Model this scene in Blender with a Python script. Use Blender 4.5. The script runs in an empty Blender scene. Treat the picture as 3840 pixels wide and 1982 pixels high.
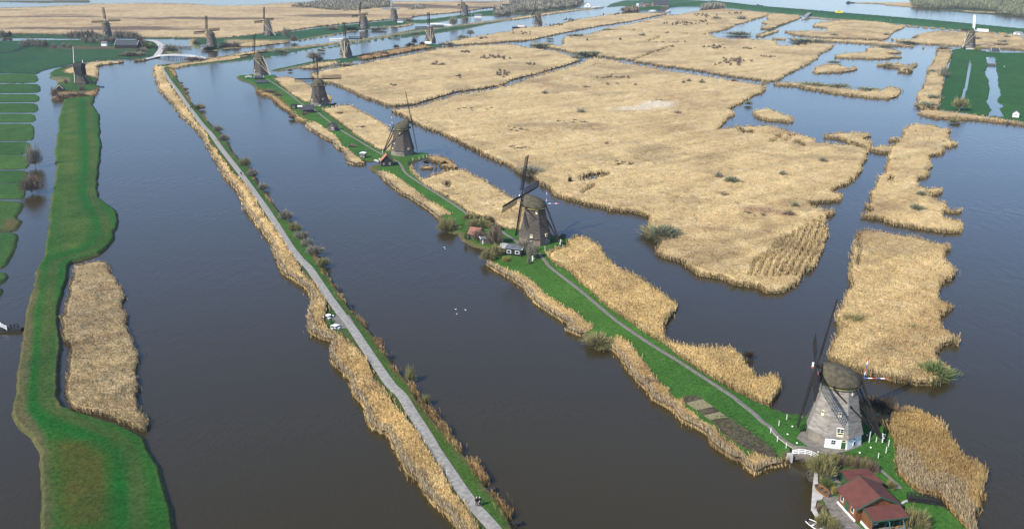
import bpy, math, random
import numpy as np
from mathutils import Vector, Matrix
random.seed(7)
PI = math.pi
S = bpy.context.scene
COL = S.collection
# ------------------------------------------------------------------ camera, sky, sun, exposure
CAM_H, CAM_P, CAM_F = 92.7, math.radians(19.8), 2250.0      # metres, pitch below horizontal, focal length in pixels of a 2576 px wide frame
cd = bpy.data.cameras.new("camera"); cam = bpy.data.objects.new("camera", cd); COL.objects.link(cam)
cam.location = (0, 0, CAM_H); cam.rotation_euler = (PI / 2 - CAM_P, 0, 0)
cd.sensor_fit = 'HORIZONTAL'; cd.sensor_width = 36.0; cd.lens = CAM_F / 2576 * 36.0
cd.clip_start = 1.0; cd.clip_end = 20000
S.camera = cam
SUN = Vector((-0.60, -0.48, 0.64)).normalized()
w = bpy.data.worlds.new("World"); S.world = w; w.use_nodes = True
nt = w.node_tree; bg = nt.nodes['Background']
sky = nt.nodes.new('ShaderNodeTexSky'); sky.sky_type = 'NISHITA'; sky.sun_disc = False
sky.sun_elevation = math.asin(SUN.z); sky.sun_rotation = math.atan2(SUN.x, SUN.y) % (2 * PI)
sky.air_density = 1.2; sky.dust_density = 0.1; sky.ozone_density = 5.0
tn = nt.nodes.new('ShaderNodeMix'); tn.data_type = 'RGBA'; tn.blend_type = 'MULTIPLY'; tn.inputs[0].default_value = 1.0; tn.inputs[7].default_value = (0.94, 0.965, 1.09, 1)   # white balance of the sky light
nt.links.new(sky.outputs[0], tn.inputs[6]); nt.links.new(tn.outputs[2], bg.inputs[0]); bg.inputs[1].default_value = 0.15
sl = bpy.data.lights.new("sun", 'SUN'); sl.energy = 5.0; sl.angle = math.radians(0.5); sl.color = (1.0, 0.92, 0.78)
so = bpy.data.objects.new("sun", sl); COL.objects.link(so); so.rotation_euler = SUN.to_track_quat('Z', 'Y').to_euler()
S.view_settings.view_transform = 'Standard'; S.view_settings.look = 'None'; S.view_settings.gamma = 1.0
S.view_settings.use_curve_mapping = False
S.view_settings.exposure = 0.42
S.cycles.volume_step_rate = 4.0
S.cycles.max_bounces = 6; S.cycles.diffuse_bounces = 2; S.cycles.transparent_max_bounces = 8

# ------------------------------------------------------------------ photo reading -> points on the ground
KX, KY = 2576 / 3840, 1330 / 1982
def G(u, v, z=0.0):
    x = (u - 1288) / CAM_F; y = -(v - 665) / CAM_F
    d = Vector((x, math.cos(CAM_P) + y * math.sin(CAM_P), -math.sin(CAM_P) + y * math.cos(CAM_P)))
    t = (z - CAM_H) / d.z
    return Vector((d.x * t, d.y * t, z))
ROWS = (0, 500, 1000, 1482)
def T(c, r, pts):
    return [((c * 960 + x / 2.6604) * KX, (ROWS[r] + y / 2.6604) * KY) for x, y in pts]
CR = dict(A1=(2940, 1120, 2.217), A2=(2940, 1640, 3.889), A3=(1620, 580, 3.166), A4=(1350, 340, 4.157), A5=(1060, 200, 5.115),
          A6=(180, 160, 6.045), A7=(920, 120, 6.336), A8=(1180, 1140, 11.086), B1=(340, 20, 4.6), B2=(960, 20, 4.77),
          B3=(1440, 0, 4.6), B4=(2000, 0, 4.293), B5=(3540, 60, 8.313), B6=(1760, 1840, 9.369), B7=(1060, 380, 5.117), B8=(0, 1150, 10.23))
def Q(k, x, y, z=0.0):
    a, b, s = CR[k]; return G((a + x / s) * KX, (b + y / s) * KY, z)
def TG(c, r, x, y, z=0.0):
    (u, v), = T(c, r, [(x, y)]); return G(u, v, z)

# ------------------------------------------------------------------ materials
def L(c): return tuple(c) + (1.0,) if len(c) == 3 else c
def mat(name, col, rough=0.9, col2=None, scale=1.0, detail=4, bump=0.0, bscale=None, attr=False, spec=0.2, metal=0.0, stretch=(1, 1, 1), thr=(0.35, 0.65), coord='Object'):
    m = bpy.data.materials.new(name); m.use_nodes = True; n = m.node_tree.nodes; l = m.node_tree.links
    b = n['Principled BSDF']; b.inputs['Roughness'].default_value = rough; b.inputs['Specular IOR Level'].default_value = spec; b.inputs['Metallic'].default_value = metal
    out = None
    if attr:
        a = n.new('ShaderNodeAttribute'); a.attribute_name = 'Col'; out = a.outputs['Color']
    else:
        rgb = n.new('ShaderNodeRGB'); rgb.outputs[0].default_value = L(col); out = rgb.outputs[0]
    tc = n.new('ShaderNodeTexCoord'); mp = n.new('ShaderNodeMapping'); mp.inputs['Scale'].default_value = stretch
    l.new(tc.outputs[coord], mp.inputs[0])
    if col2 is not None:
        no = n.new('ShaderNodeTexNoise'); no.inputs['Scale'].default_value = scale; no.inputs['Detail'].default_value = detail
        l.new(mp.outputs[0], no.inputs['Vector'])
        mr = n.new('ShaderNodeMapRange'); mr.inputs[1].default_value = thr[0]; mr.inputs[2].default_value = thr[1]
        l.new(no.outputs[0], mr.inputs[0])
        mx = n.new('ShaderNodeMix'); mx.data_type = 'RGBA'
        if attr: mx.blend_type = 'MULTIPLY'
        l.new(mr.outputs[0], mx.inputs[0]); l.new(out, mx.inputs[6]); mx.inputs[7].default_value = L(col2); out = mx.outputs[2]
    l.new(out, b.inputs['Base Color'])
    if bump > 0:
        nb = n.new('ShaderNodeTexNoise'); nb.inputs['Scale'].default_value = bscale or scale * 4; nb.inputs['Detail'].default_value = 5
        l.new(mp.outputs[0], nb.inputs['Vector'])
        bp = n.new('ShaderNodeBump'); bp.inputs['Strength'].default_value = 1.0; bp.inputs['Distance'].default_value = bump
        l.new(nb.outputs[0], bp.inputs['Height']); l.new(bp.outputs[0], b.inputs['Normal'])
    return m
M = {}
M['land'] = mat('grass', (0, 0, 0), 0.95, (0.55, 0.6, 0.5), 1.3, 6, bump=0.035, bscale=2.5, attr=True, spec=0.1)
M['reed'] = mat('reed', (0, 0, 0), 0.9, (0.8, 0.76, 0.7), 0.9, 5, attr=True, spec=0.1)
M['twig'] = mat('twigs', (0, 0, 0), 0.95, attr=True, spec=0.05)
M['thatch'] = mat('thatch', (0.115, 0.098, 0.082), 0.95, (0.06, 0.052, 0.044), 0.9, 6, bump=0.12, bscale=5, stretch=(1, 1, 3.0), spec=0.1)
M['thatchpale'] = mat('grey_thatch', (0.33, 0.305, 0.265), 0.95, (0.20, 0.18, 0.155), 0.7, 7, bump=0.15, bscale=5, stretch=(1, 1, 3.0), spec=0.1)
M['capthatch'] = mat('mossy_thatch', (0.115, 0.102, 0.068), 0.95, (0.062, 0.056, 0.04), 1.1, 6, bump=0.12, bscale=6, spec=0.1)
M['dark'] = mat('tarred_wood', (0.012, 0.011, 0.011), 0.7, (0.03, 0.026, 0.024), 2.0, 4, spec=0.25)
M['pale'] = mat('pale_timber', (0.62, 0.55, 0.38), 0.7, (0.45, 0.38, 0.26), 2.5, 4)
M['white'] = mat('white_paint', (0.8, 0.8, 0.77), 0.6, (0.62, 0.62, 0.58), 1.4, 5, thr=(0.5, 0.8))
M['red'] = mat('red_paint', (0.5, 0.06, 0.04), 0.6); M['blue'] = mat('blue_paint', (0.06, 0.13, 0.4), 0.6)
M['yellow'] = mat('ochre_paint', (0.72, 0.62, 0.22), 0.6, (0.55, 0.46, 0.16), 2.0, 4)
M['cream'] = mat('cream_paint', (0.78, 0.7, 0.45), 0.6)
M['green'] = mat('green_paint', (0.02, 0.075, 0.045), 0.6, (0.03, 0.1, 0.06), 3, 3)
M['brick'] = mat('brick', (0.27, 0.19, 0.145), 0.9, (0.17, 0.125, 0.10), 1.6, 8, bump=0.02, bscale=9)
M['oldbrick'] = mat('weathered_brick', (0.24, 0.205, 0.165), 0.9, (0.13, 0.115, 0.095), 0.6, 8, bump=0.03, bscale=6)
M['redroof'] = mat('red_roofing', (0.135, 0.047, 0.036), 0.85, (0.10, 0.038, 0.03), 0.8, 7, bump=0.02, bscale=8)
M['tile'] = mat('orange_tiles', (0.5, 0.2, 0.1), 0.8, (0.36, 0.14, 0.08), 2.5, 5, bump=0.03)
M['redtile'] = mat('red_tiles', (0.3, 0.13, 0.09), 0.85, (0.2, 0.1, 0.08), 2.0, 5, bump=0.03)
M['greyroof'] = mat('grey_roofing', (0.1, 0.11, 0.125), 0.8, (0.15, 0.155, 0.165), 0.5, 5)
M['slate'] = mat('dark_roofing', (0.04, 0.045, 0.055), 0.8, (0.065, 0.07, 0.08), 0.7, 5)
M['wood'] = mat('brown_boards', (0.2, 0.085, 0.03), 0.75, (0.12, 0.05, 0.02), 3.0, 5, stretch=(1, 1, 0.2))
M['greywood'] = mat('grey_boards', (0.13, 0.115, 0.10), 0.85, (0.075, 0.065, 0.055), 3.0, 5, stretch=(1, 1, 0.3))
M['blackwood'] = mat('black_boards', (0.018, 0.018, 0.019), 0.8, (0.03, 0.03, 0.031), 2.5, 4, stretch=(1, 1, 0.3))
M['glass'] = mat('window_glass', (0.02, 0.03, 0.035), 0.1, spec=0.6)
M['asphalt'] = mat('asphalt', (0.31, 0.295, 0.26), 0.9, (0.22, 0.21, 0.185), 1.2, 9, bump=0.01, bscale=20, thr=(0.4, 0.62))
M['dirt'] = mat('worn_path', (0.2, 0.18, 0.155), 0.95, (0.13, 0.125, 0.10), 1.5, 8)
M['paving'] = mat('paving', (0.22, 0.2, 0.175), 0.9, (0.13, 0.12, 0.10), 1.2, 8, bump=0.02, bscale=6)
M['soil'] = mat('soil', (0.105, 0.082, 0.05), 0.95, (0.04, 0.034, 0.02), 1.4, 8, bump=0.15, bscale=3)
M['straw'] = mat('straw_mulch', (0.27, 0.235, 0.125), 0.95, (0.15, 0.13, 0.07), 2.0, 8, bump=0.08, bscale=4)
M['concrete'] = mat('concrete', (0.5, 0.48, 0.43), 0.9, (0.36, 0.34, 0.30), 0.9, 7)
M['skin'] = mat('skin', (0.5, 0.3, 0.22), 0.6); M['hairw'] = mat('white_hair', (0.62, 0.58, 0.52), 0.8); M['hairb'] = mat('brown_hair', (0.06, 0.035, 0.02), 0.8)
M['navy'] = mat('navy_cloth', (0.012, 0.015, 0.035), 0.9); M['black'] = mat('black_cloth', (0.01, 0.01, 0.011), 0.9); M['millbrick'] = mat('mill_brick', (0.15, 0.13, 0.108), 0.9, (0.085, 0.074, 0.064), 0.5, 8, bump=0.03, bscale=6)
M['maroon'] = mat('maroon_cloth', (0.04, 0.006, 0.009), 0.9)
M['plumage'] = mat('white_feathers', (0.85, 0.85, 0.82), 0.7); M['bill'] = mat('orange_bill', (0.7, 0.22, 0.03), 0.5)
M['vanyellow'] = mat('yellow_car_paint', (0.75, 0.62, 0.05), 0.3, spec=0.5); M['carblue'] = mat('blue_car_paint', (0.03, 0.06, 0.18), 0.3, spec=0.5)
M['cargrey'] = mat('grey_car_paint', (0.08, 0.085, 0.1), 0.3, spec=0.5); M['carwhite'] = mat('white_car_paint', (0.75, 0.75, 0.74), 0.3, spec=0.5)
M['tyre'] = mat('rubber', (0.012, 0.012, 0.012), 0.9)
M['steel'] = mat('dark_steel', (0.05, 0.05, 0.05), 0.6); M['teal'] = mat('teal_paint', (0.05, 0.24, 0.22), 0.6); M['orange'] = mat('orange_paint', (0.6, 0.25, 0.04), 0.6)
M['boatwood'] = mat('varnished_wood', (0.22, 0.11, 0.045), 0.6, (0.13, 0.06, 0.03), 3, 4)
M['wool'] = mat('wool', (0.6, 0.56, 0.48), 1.0)

def water_material():
    m = bpy.data.materials.new('water'); m.use_nodes = True; n = m.node_tree.nodes; l = m.node_tree.links
    b = n['Principled BSDF']; b.inputs['IOR'].default_value = 1.333; b.inputs['Specular IOR Level'].default_value = 0.5
    tc = n.new('ShaderNodeTexCoord')
    def noise(scale, det, st, rot=0.0, rough=0.5):
        mp = n.new('ShaderNodeMapping'); mp.inputs['Scale'].default_value = st; mp.inputs['Rotation'].default_value = (0, 0, rot); l.new(tc.outputs['Object'], mp.inputs[0])
        t = n.new('ShaderNodeTexNoise'); t.inputs['Scale'].default_value = scale; t.inputs['Detail'].default_value = det; t.inputs['Roughness'].default_value = rough
        l.new(mp.outputs[0], t.inputs['Vector']); return t.outputs[0]
    big = noise(0.012, 3, (0.35, 1.0, 1), 0.12)
    streak = noise(0.05, 4, (0.12, 1.0, 1), 0.1)
    mixc = n.new('ShaderNodeMix'); mixc.data_type = 'RGBA'; mixc.inputs[6].default_value = (0.028, 0.021, 0.007, 1); mixc.inputs[7].default_value = (0.038, 0.030, 0.011, 1)
    l.new(big, mixc.inputs[0]); l.new(mixc.outputs[2], b.inputs['Base Color'])
    mr = n.new('ShaderNodeMapRange'); mr.inputs[1].default_value = 0.38; mr.inputs[2].default_value = 0.62; mr.inputs[3].default_value = 0.3; mr.inputs[4].default_value = 1.35
    l.new(streak, mr.inputs[0])
    r1 = noise(1.1, 3, (1.0, 0.42, 1), 1.15, 0.55); r2 = noise(0.35, 2, (1.0, 0.5, 1), 0.9)
    ad = n.new('ShaderNodeMath'); ad.operation = 'MULTIPLY_ADD'; l.new(r2, ad.inputs[0]); ad.inputs[1].default_value = 1.2; l.new(r1, ad.inputs[2])
    bp = n.new('ShaderNodeBump'); bp.inputs['Distance'].default_value = 0.06
    l.new(mr.outputs[0], bp.inputs['Strength']); l.new(ad.outputs[0], bp.inputs['Height']); l.new(bp.outputs[0], b.inputs['Normal'])
    b.inputs['Roughness'].default_value = 0.16
    return m
M['water'] = water_material()

# ------------------------------------------------------------------ mesh helpers
class MB:
    def __init__(s): s.v = []; s.f = []; s.m = []
    def add(s, vs, fs, mi=0):
        o = len(s.v); s.v += [tuple(p) for p in vs]; s.f += [tuple(i + o for i in f) for f in fs]; s.m += [mi] * len(fs); return s
    def box(s, c, d, rz=0.0, mi=0):
        cx, cy, cz = c; a, b, e = d[0] / 2, d[1] / 2, d[2] / 2; co, si = math.cos(rz), math.sin(rz)
        vs = [(cx + co * x - si * y, cy + si * x + co * y, cz + z) for z in (-e, e) for x, y in ((-a, -b), (a, -b), (a, b), (-a, b))]
        return s.add(vs, [(3, 2, 1, 0), (4, 5, 6, 7), (0, 1, 5, 4), (1, 2, 6, 5), (2, 3, 7, 6), (3, 0, 4, 7)], mi)
    def bar(s, p, q, w, h=None, mi=0, w2=None, up=(0, 0, 1)):
        p, q = Vector(p), Vector(q); h = h or w; d = (q - p).normalized(); u = Vector(up)
        if abs(d.dot(u)) > 0.95: u = Vector((1, 0, 0))
        a = d.cross(u).normalized(); b = a.cross(d).normalized(); k = (w2 / w) if w2 else 1.0
        vs = [e + a * (i * w / 2 * t) + b * (j * h / 2 * t) for e, t in ((p, 1.0), (q, k)) for i, j in ((-1, -1), (1, -1), (1, 1), (-1, 1))]
        return s.add(vs, [(3, 2, 1, 0), (4, 5, 6, 7), (0, 1, 5, 4), (1, 2, 6, 5), (2, 3, 7, 6), (3, 0, 4, 7)], mi)
    def loft(s, rings, mi=0, cap=True):
        n = len(rings[0]); vs = [p for r in rings for p in r]; fs = []
        for k in range(len(rings) - 1):
            for i in range(n):
                j = (i + 1) % n; fs.append((k * n + i, k * n + j, (k + 1) * n + j, (k + 1) * n + i))
        if cap: fs.append(tuple(range(n - 1, -1, -1))); fs.append(tuple((len(rings) - 1) * n + i for i in range(n)))
        return s.add(vs, fs, mi)
    def tube(s, p, q, r1, r2=None, n=10, mi=0):
        p, q = Vector(p), Vector(q); r2 = r1 if r2 is None else r2; d = (q - p).normalized(); u = Vector((0, 0, 1)) if abs(d.z) < 0.95 else Vector((1, 0, 0))
        a = d.cross(u).normalized(); b = d.cross(a)
        return s.loft([[e + (a * math.cos(2 * PI * i / n) + b * math.sin(2 * PI * i / n)) * r for i in range(n)] for e, r in ((p, r1), (q, r2))], mi)
    def lathe(s, prof, n=12, c=(0, 0, 0), mi=0, ph=0.0):
        return s.loft([[(c[0] + r * math.cos(ph + 2 * PI * i / n), c[1] + r * math.sin(ph + 2 * PI * i / n), c[2] + z) for i in range(n)] for r, z in prof], mi)
    def build(s, name, mats, parent=None, loc=None, rz=0.0, smooth=False):
        me = bpy.data.meshes.new(name); me.from_pydata(s.v, [], s.f); me.validate()
        if not isinstance(mats, (list, tuple)): mats = [mats]
        for m in mats: me.materials.append(M[m] if isinstance(m, str) else m)
        if len(mats) > 1 and len(me.polygons) == len(s.m): me.polygons.foreach_set('material_index', s.m)
        if smooth: me.polygons.foreach_set('use_smooth', [True] * len(me.polygons))
        o = bpy.data.objects.new(name, me); COL.objects.link(o)
        if parent: o.parent = parent
        if loc is not None: o.location = loc
        o.rotation_euler = (0, 0, rz); return o
def tag(o, label=None, cat=None, group=None, kind=None):
    if label: o['label'] = label
    if cat: o['category'] = cat
    if group: o['group'] = group
    if kind: o['kind'] = kind
    return o
def thing(name, loc, label, cat, group=None, rz=0.0):
    o = bpy.data.objects.new(name, None); COL.objects.link(o); o.location = loc; o.rotation_euler = (0, 0, rz); o.empty_display_size = 0.5
    return tag(o, label, cat, group)
def copy_thing(src, loc, rz, sc, label=None):
    r = src.copy(); COL.objects.link(r); r.location = loc; r.rotation_euler = (0, 0, rz); r.scale = (sc, sc, sc) if not isinstance(sc, tuple) else sc
    if label: r['label'] = label
    for ch in list(src.children):
        c = ch.copy(); COL.objects.link(c); c.parent = r
        for g in list(ch.children):
            d = g.copy(); COL.objects.link(d); d.parent = c
    return r
def fast_mesh(name, V, F, col, material, kind=None, smooth=False):
    """V (n,3), F (m,3 or 4) numpy, col (n,3)"""
    me = bpy.data.meshes.new(name); n, k = F.shape
    me.vertices.add(len(V)); me.vertices.foreach_set('co', V.astype(np.float32).ravel())
    me.loops.add(n * k); me.loops.foreach_set('vertex_index', F.astype(np.int32).ravel())
    me.polygons.add(n); me.polygons.foreach_set('loop_start', (np.arange(n) * k).astype(np.int32))
    try: me.polygons.foreach_set('loop_total', np.full(n, k, dtype=np.int32))
    except Exception: pass
    if smooth: me.polygons.foreach_set('use_smooth', np.ones(n, dtype=bool))
    me.update(calc_edges=True)
    if col is not None:
        a = me.color_attributes.new('Col', 'FLOAT_COLOR', 'POINT'); c4 = np.ones((len(V), 4), dtype=np.float32); c4[:, :3] = col; a.data.foreach_set('color', c4.ravel())
    me.materials.append(material); o = bpy.data.objects.new(name, me); COL.objects.link(o)
    if kind: o['kind'] = kind
    return o

# ------------------------------------------------------------------ numpy noise and polygons
_rs = np.random.RandomState(3); _LAT = _rs.rand(256, 256)
def vn(x, y, sc, seed=0):
    x = np.asarray(x) / sc + seed * 17.31; y = np.asarray(y) / sc + seed * 9.73
    xi = np.floor(x).astype(int); yi = np.floor(y).astype(int); fx = x - xi; fy = y - yi; fx = fx * fx * (3 - 2 * fx); fy = fy * fy * (3 - 2 * fy)
    a = _LAT[xi % 256, yi % 256]; b = _LAT[(xi + 1) % 256, yi % 256]; c = _LAT[xi % 256, (yi + 1) % 256]; d = _LAT[(xi + 1) % 256, (yi + 1) % 256]
    return (a * (1 - fx) + b * fx) * (1 - fy) + (c * (1 - fx) + d * fx) * fy
def fbm(x, y, sc, seed=0, o=4):
    r = 0; a = 0.5; t = 0
    for i in range(o): r = r + a * vn(x, y, sc / 2 ** i, seed + i); t += a; a *= 0.55
    return r / t
def inside(P, poly):
    x, y = P[:, 0], P[:, 1]; r = np.zeros(len(P), dtype=bool); n = len(poly)
    for i in range(n):
        x1, y1 = poly[i]; x2, y2 = poly[(i + 1) % n]
        if y1 == y2: continue
        c = ((y1 > y) != (y2 > y)) & (x < (x2 - x1) * (y - y1) / (y2 - y1) + x1); r ^= c
    return r
def segdist(P, line, closed=False, near=False):
    best = np.full(len(P), 1e9); bp = np.zeros((len(P), 2)); n = len(line); m = n if closed else n - 1
    for i in range(m):
        a = np.array(line[i], float); b = np.array(line[(i + 1) % n], float); d = b - a; q = d @ d
        if q == 0: continue
        t = np.clip(((P[:, 0] - a[0]) * d[0] + (P[:, 1] - a[1]) * d[1]) / q, 0, 1)
        px = a[0] + t * d[0]; py = a[1] + t * d[1]; dd = (P[:, 0] - px) ** 2 + (P[:, 1] - py) ** 2
        k = dd < best; best[k] = dd[k]
        if near: bp[k, 0] = px[k]; bp[k, 1] = py[k]
    return (np.sqrt(best), bp) if near else np.sqrt(best)
def outline(polyD, h, wig=0.0, seed=0):
    """photo outline -> ground polygon. An edge whose far side is seen over its top is read at height h, a near edge at the waterline."""
    n = len(polyD); A = sum(polyD[i][0] * polyD[(i + 1) % n][1] - polyD[(i + 1) % n][0] * polyD[i][1] for i in range(n)); sg = 1 if A > 0 else -1
    W = []
    for i in range(n):
        p, q = polyD[i - 1], polyD[(i + 1) % n]; tx, ty = q[0] - p[0], q[1] - p[1]; l = math.hypot(tx, ty) or 1
        ny = -tx / l * sg                      # image-space outward normal, y component (down is +)
        k = min(1, max(0, (-ny + 0.15) / 0.6)); g = G(polyD[i][0], max(polyD[i][1], -60), h * k); W.append((g.x, g.y))
    out = []; rs = np.random.RandomState(seed + 11)
    for i in range(n):
        a = np.array(W[i]); b = np.array(W[(i + 1) % n]); d = np.linalg.norm(b - a); yy = max(60, (a[1] + b[1]) / 2)
        st = max(1.0, 0.0045 * yy); m = max(1, int(d / st))
        for j in range(m): out.append(a + (b - a) * j / m)
    out = np.array(out)
    if wig > 0:
        yy = out[:, 1]; am = wig * (0.6 + yy / 500.0)
        out[:, 0] += (fbm(out[:, 0], out[:, 1], 4.5, seed) - 0.5) * am * 3.2 + (fbm(out[:, 0], out[:, 1], 14, seed + 9) - 0.5) * am * 3
        out[:, 1] += (fbm(out[:, 0], out[:, 1], 4.5, seed + 5) - 0.5) * am * 3.2 + (fbm(out[:, 0], out[:, 1], 14, seed + 3) - 0.5) * am * 3
    return out
def polar_grid(poly, q=1.0):
    """rows and columns whose spacing grows with distance from the viewpoint (level of detail only)"""
    ymin, ymax = max(20, poly[:, 1].min() - 2), poly[:, 1].max() + 2
    ys = [ymin]
    while ys[-1] < ymax: y = ys[-1]; ys.append(y + min(9.0, max(0.33 * q, 1.15 * q * y * y / (CAM_H * 894))))
    ys = np.array(ys); t = poly[:, 0] / poly[:, 1]; dt = max(0.0016 * q, 0.0)
    ts = np.arange(t.min() - 2 * dt, t.max() + 3 * dt, dt); TT, YY = np.meshgrid(ts, ys); return TT * YY, YY
def region_cells(poly, q, holes=()):
    X, Y = polar_grid(poly, q); R, C = X.shape
    cx = (X[:-1, :-1] + X[1:, 1:]) / 2; cy = (Y[:-1, :-1] + Y[1:, 1:]) / 2
    ins = inside(np.c_[cx.ravel(), cy.ravel()], poly)
    for hp in holes:
        if isinstance(hp, tuple):      # a cut line (points, width)
            ids = np.where(ins)[0]; dd = segdist(np.c_[cx.ravel()[ids], cy.ravel()[ids]], hp[0]); ins[ids[dd < hp[1]]] = False
        else: ins &= ~inside(np.c_[cx.ravel(), cy.ravel()], hp)
    ins = ins.reshape(R - 1, C - 1)
    ri, ci = np.where(ins); quad = np.c_[ri * C + ci, ri * C + ci + 1, (ri + 1) * C + ci + 1, (ri + 1) * C + ci]
    return X.ravel().copy(), Y.ravel().copy(), quad, ins, C
def compact(V, F, *arrs):
    u, inv = np.unique(F, return_inverse=True); return (V[u], inv.reshape(F.shape)) + tuple(a[u] for a in arrs)
def border_mask(quad, nv):
    """vertices on the rim of the cell set"""
    E = np.concatenate([quad[:, [0, 1]], quad[:, [1, 2]], quad[:, [2, 3]], quad[:, [3, 0]]]); Es = np.sort(E, axis=1)
    key = Es[:, 0].astype(np.int64) * nv + Es[:, 1]; u, idx, cnt = np.unique(key, return_index=True, return_counts=True); rim = E[idx[cnt == 1]]
    m = np.zeros(nv, dtype=bool); m[rim.ravel()] = True; return m, rim
TWIG = []
def grass_tufts(P, z, cols, hh, rs, scale=1.0):
    """small upright triangles"""
    n = len(P); ang = rs.rand(n) * PI; y = P[:, 1]; wd = np.maximum(0.02, 0.0005 * y) * (0.6 + rs.rand(n)) * scale
    H = hh * (0.6 + 0.8 * rs.rand(n)); lx = (rs.rand(n) - 0.42) * 0.55 * H; ly = (rs.rand(n) - 0.5) * 0.45 * H
    a = np.c_[P[:, 0] - np.cos(ang) * wd, P[:, 1] - np.sin(ang) * wd, z]; b = np.c_[P[:, 0] + np.cos(ang) * wd, P[:, 1] + np.sin(ang) * wd, z]; c = np.c_[P[:, 0] + lx, P[:, 1] + ly, z + H]
    V = np.empty((3 * n, 3)); V[0::3] = a; V[1::3] = b; V[2::3] = c; F = np.arange(3 * n).reshape(n, 3)
    cc = np.repeat(cols, 3, axis=0); cc *= 1.25
    return V, F, cc

GRASS = np.array([0.044, 0.114, 0.025]); GRASS_FAR = np.array([0.026, 0.086, 0.031]); OLIVE = np.array([0.085, 0.10, 0.022]); BROWN = np.array([0.13, 0.10, 0.05]); TAN = np.array([0.33, 0.26, 0.14])
def land(name, polyD, h=0.6, base=GRASS, zones=(), wig=0.25, q=0.8, seed=1, rim=(0.10, 0.085, 0.04), rimw=1.1, tufts=0.25, holes=(), label=None):
    poly = outline(polyD, 0.1 * h, wig, seed); X, Y, quad, ins, C = region_cells(poly, q, holes)
    if not len(quad): return None
    V0 = np.c_[X, Y]; V, F = compact(V0, quad); bm_, rimE = border_mask(F, len(V))
    b = np.where(bm_)[0]; dist, bp = segdist(V[b], poly, True, True)
    if not holes: V[b] = bp
    D = segdist(V, poly, True)
    k = np.clip(D / rimw, 0, 1); k = k * k * (3 - 2 * k)
    if holes: k[bm_] = 0
    z = -0.12 + (h + 0.12) * k + (fbm(V[:, 0], V[:, 1], 3.0, seed) - 0.5) * 0.18 * k
    col = np.tile(np.array(base, float), (len(V), 1)); n1 = fbm(V[:, 0], V[:, 1], 7, seed + 2)[:, None]; n2 = fbm(V[:, 0], V[:, 1], 1.6, seed + 7)[:, None]
    n3 = fbm(V[:, 0], V[:, 1] * 0.5, 38, seed + 4)[:, None]
    for zp, zc, soft, amt in zones:
        if isinstance(zp, tuple):
            line, wd = zp; dd = segdist(V, line); kk = np.clip((wd - dd) / soft + 0.5, 0, 1)
        else:
            zi = inside(V, zp); dd = segdist(V, zp, True); kk = np.clip(np.where(zi, dd, -dd) / soft + 0.5, 0, 1)
        kk = kk[:, None] * amt * np.clip(0.35 + 1.3 * n1, 0, 1.15)
        kk = np.clip(kk, 0, 1); col = col * (1 - kk) + np.array(zc) * kk
    col = col * (0.60 + 0.50 * n1 + 0.28 * n2) ; col = col * (1 + 0.5 * (n3 - 0.5) * np.array([2.4, 0.8, 0.4]))
    rk = (1 - np.clip(D / (rimw * 1.5), 0, 1))[:, None] * np.clip(0.3 + n2 * 1.4, 0, 1); col = col * (1 - rk) + np.array(rim) * rk * (0.5 + n2)
    o = fast_mesh(name, np.c_[V, z], F, col, M['land'], 'structure', smooth=True)
    if tufts > 0:
        rs = np.random.RandomState(seed + 77); n = int(len(F) * tufts); id_ = rs.randint(0, len(F), n); P = V[F[id_]].mean(1) + (rs.rand(n, 2) - 0.5) * 0.4
        zz = z[F[id_]].mean(1) - 0.03; cc = col[F[id_]].mean(1) * (0.9 + 0.5 * rs.rand(n, 1))
        TV, TF, TC = grass_tufts(P, zz, cc, 0.17, rs); TUFTS.append((TV, TF, TC))
    return o
TUFTS = []
STRAW = np.array([0.58, 0.435, 0.215]); STRAW2 = np.array([0.40, 0.275, 0.135]); PALE = np.array([0.63, 0.51, 0.30]); GREYR = np.array([0.44, 0.365, 0.25])
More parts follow.
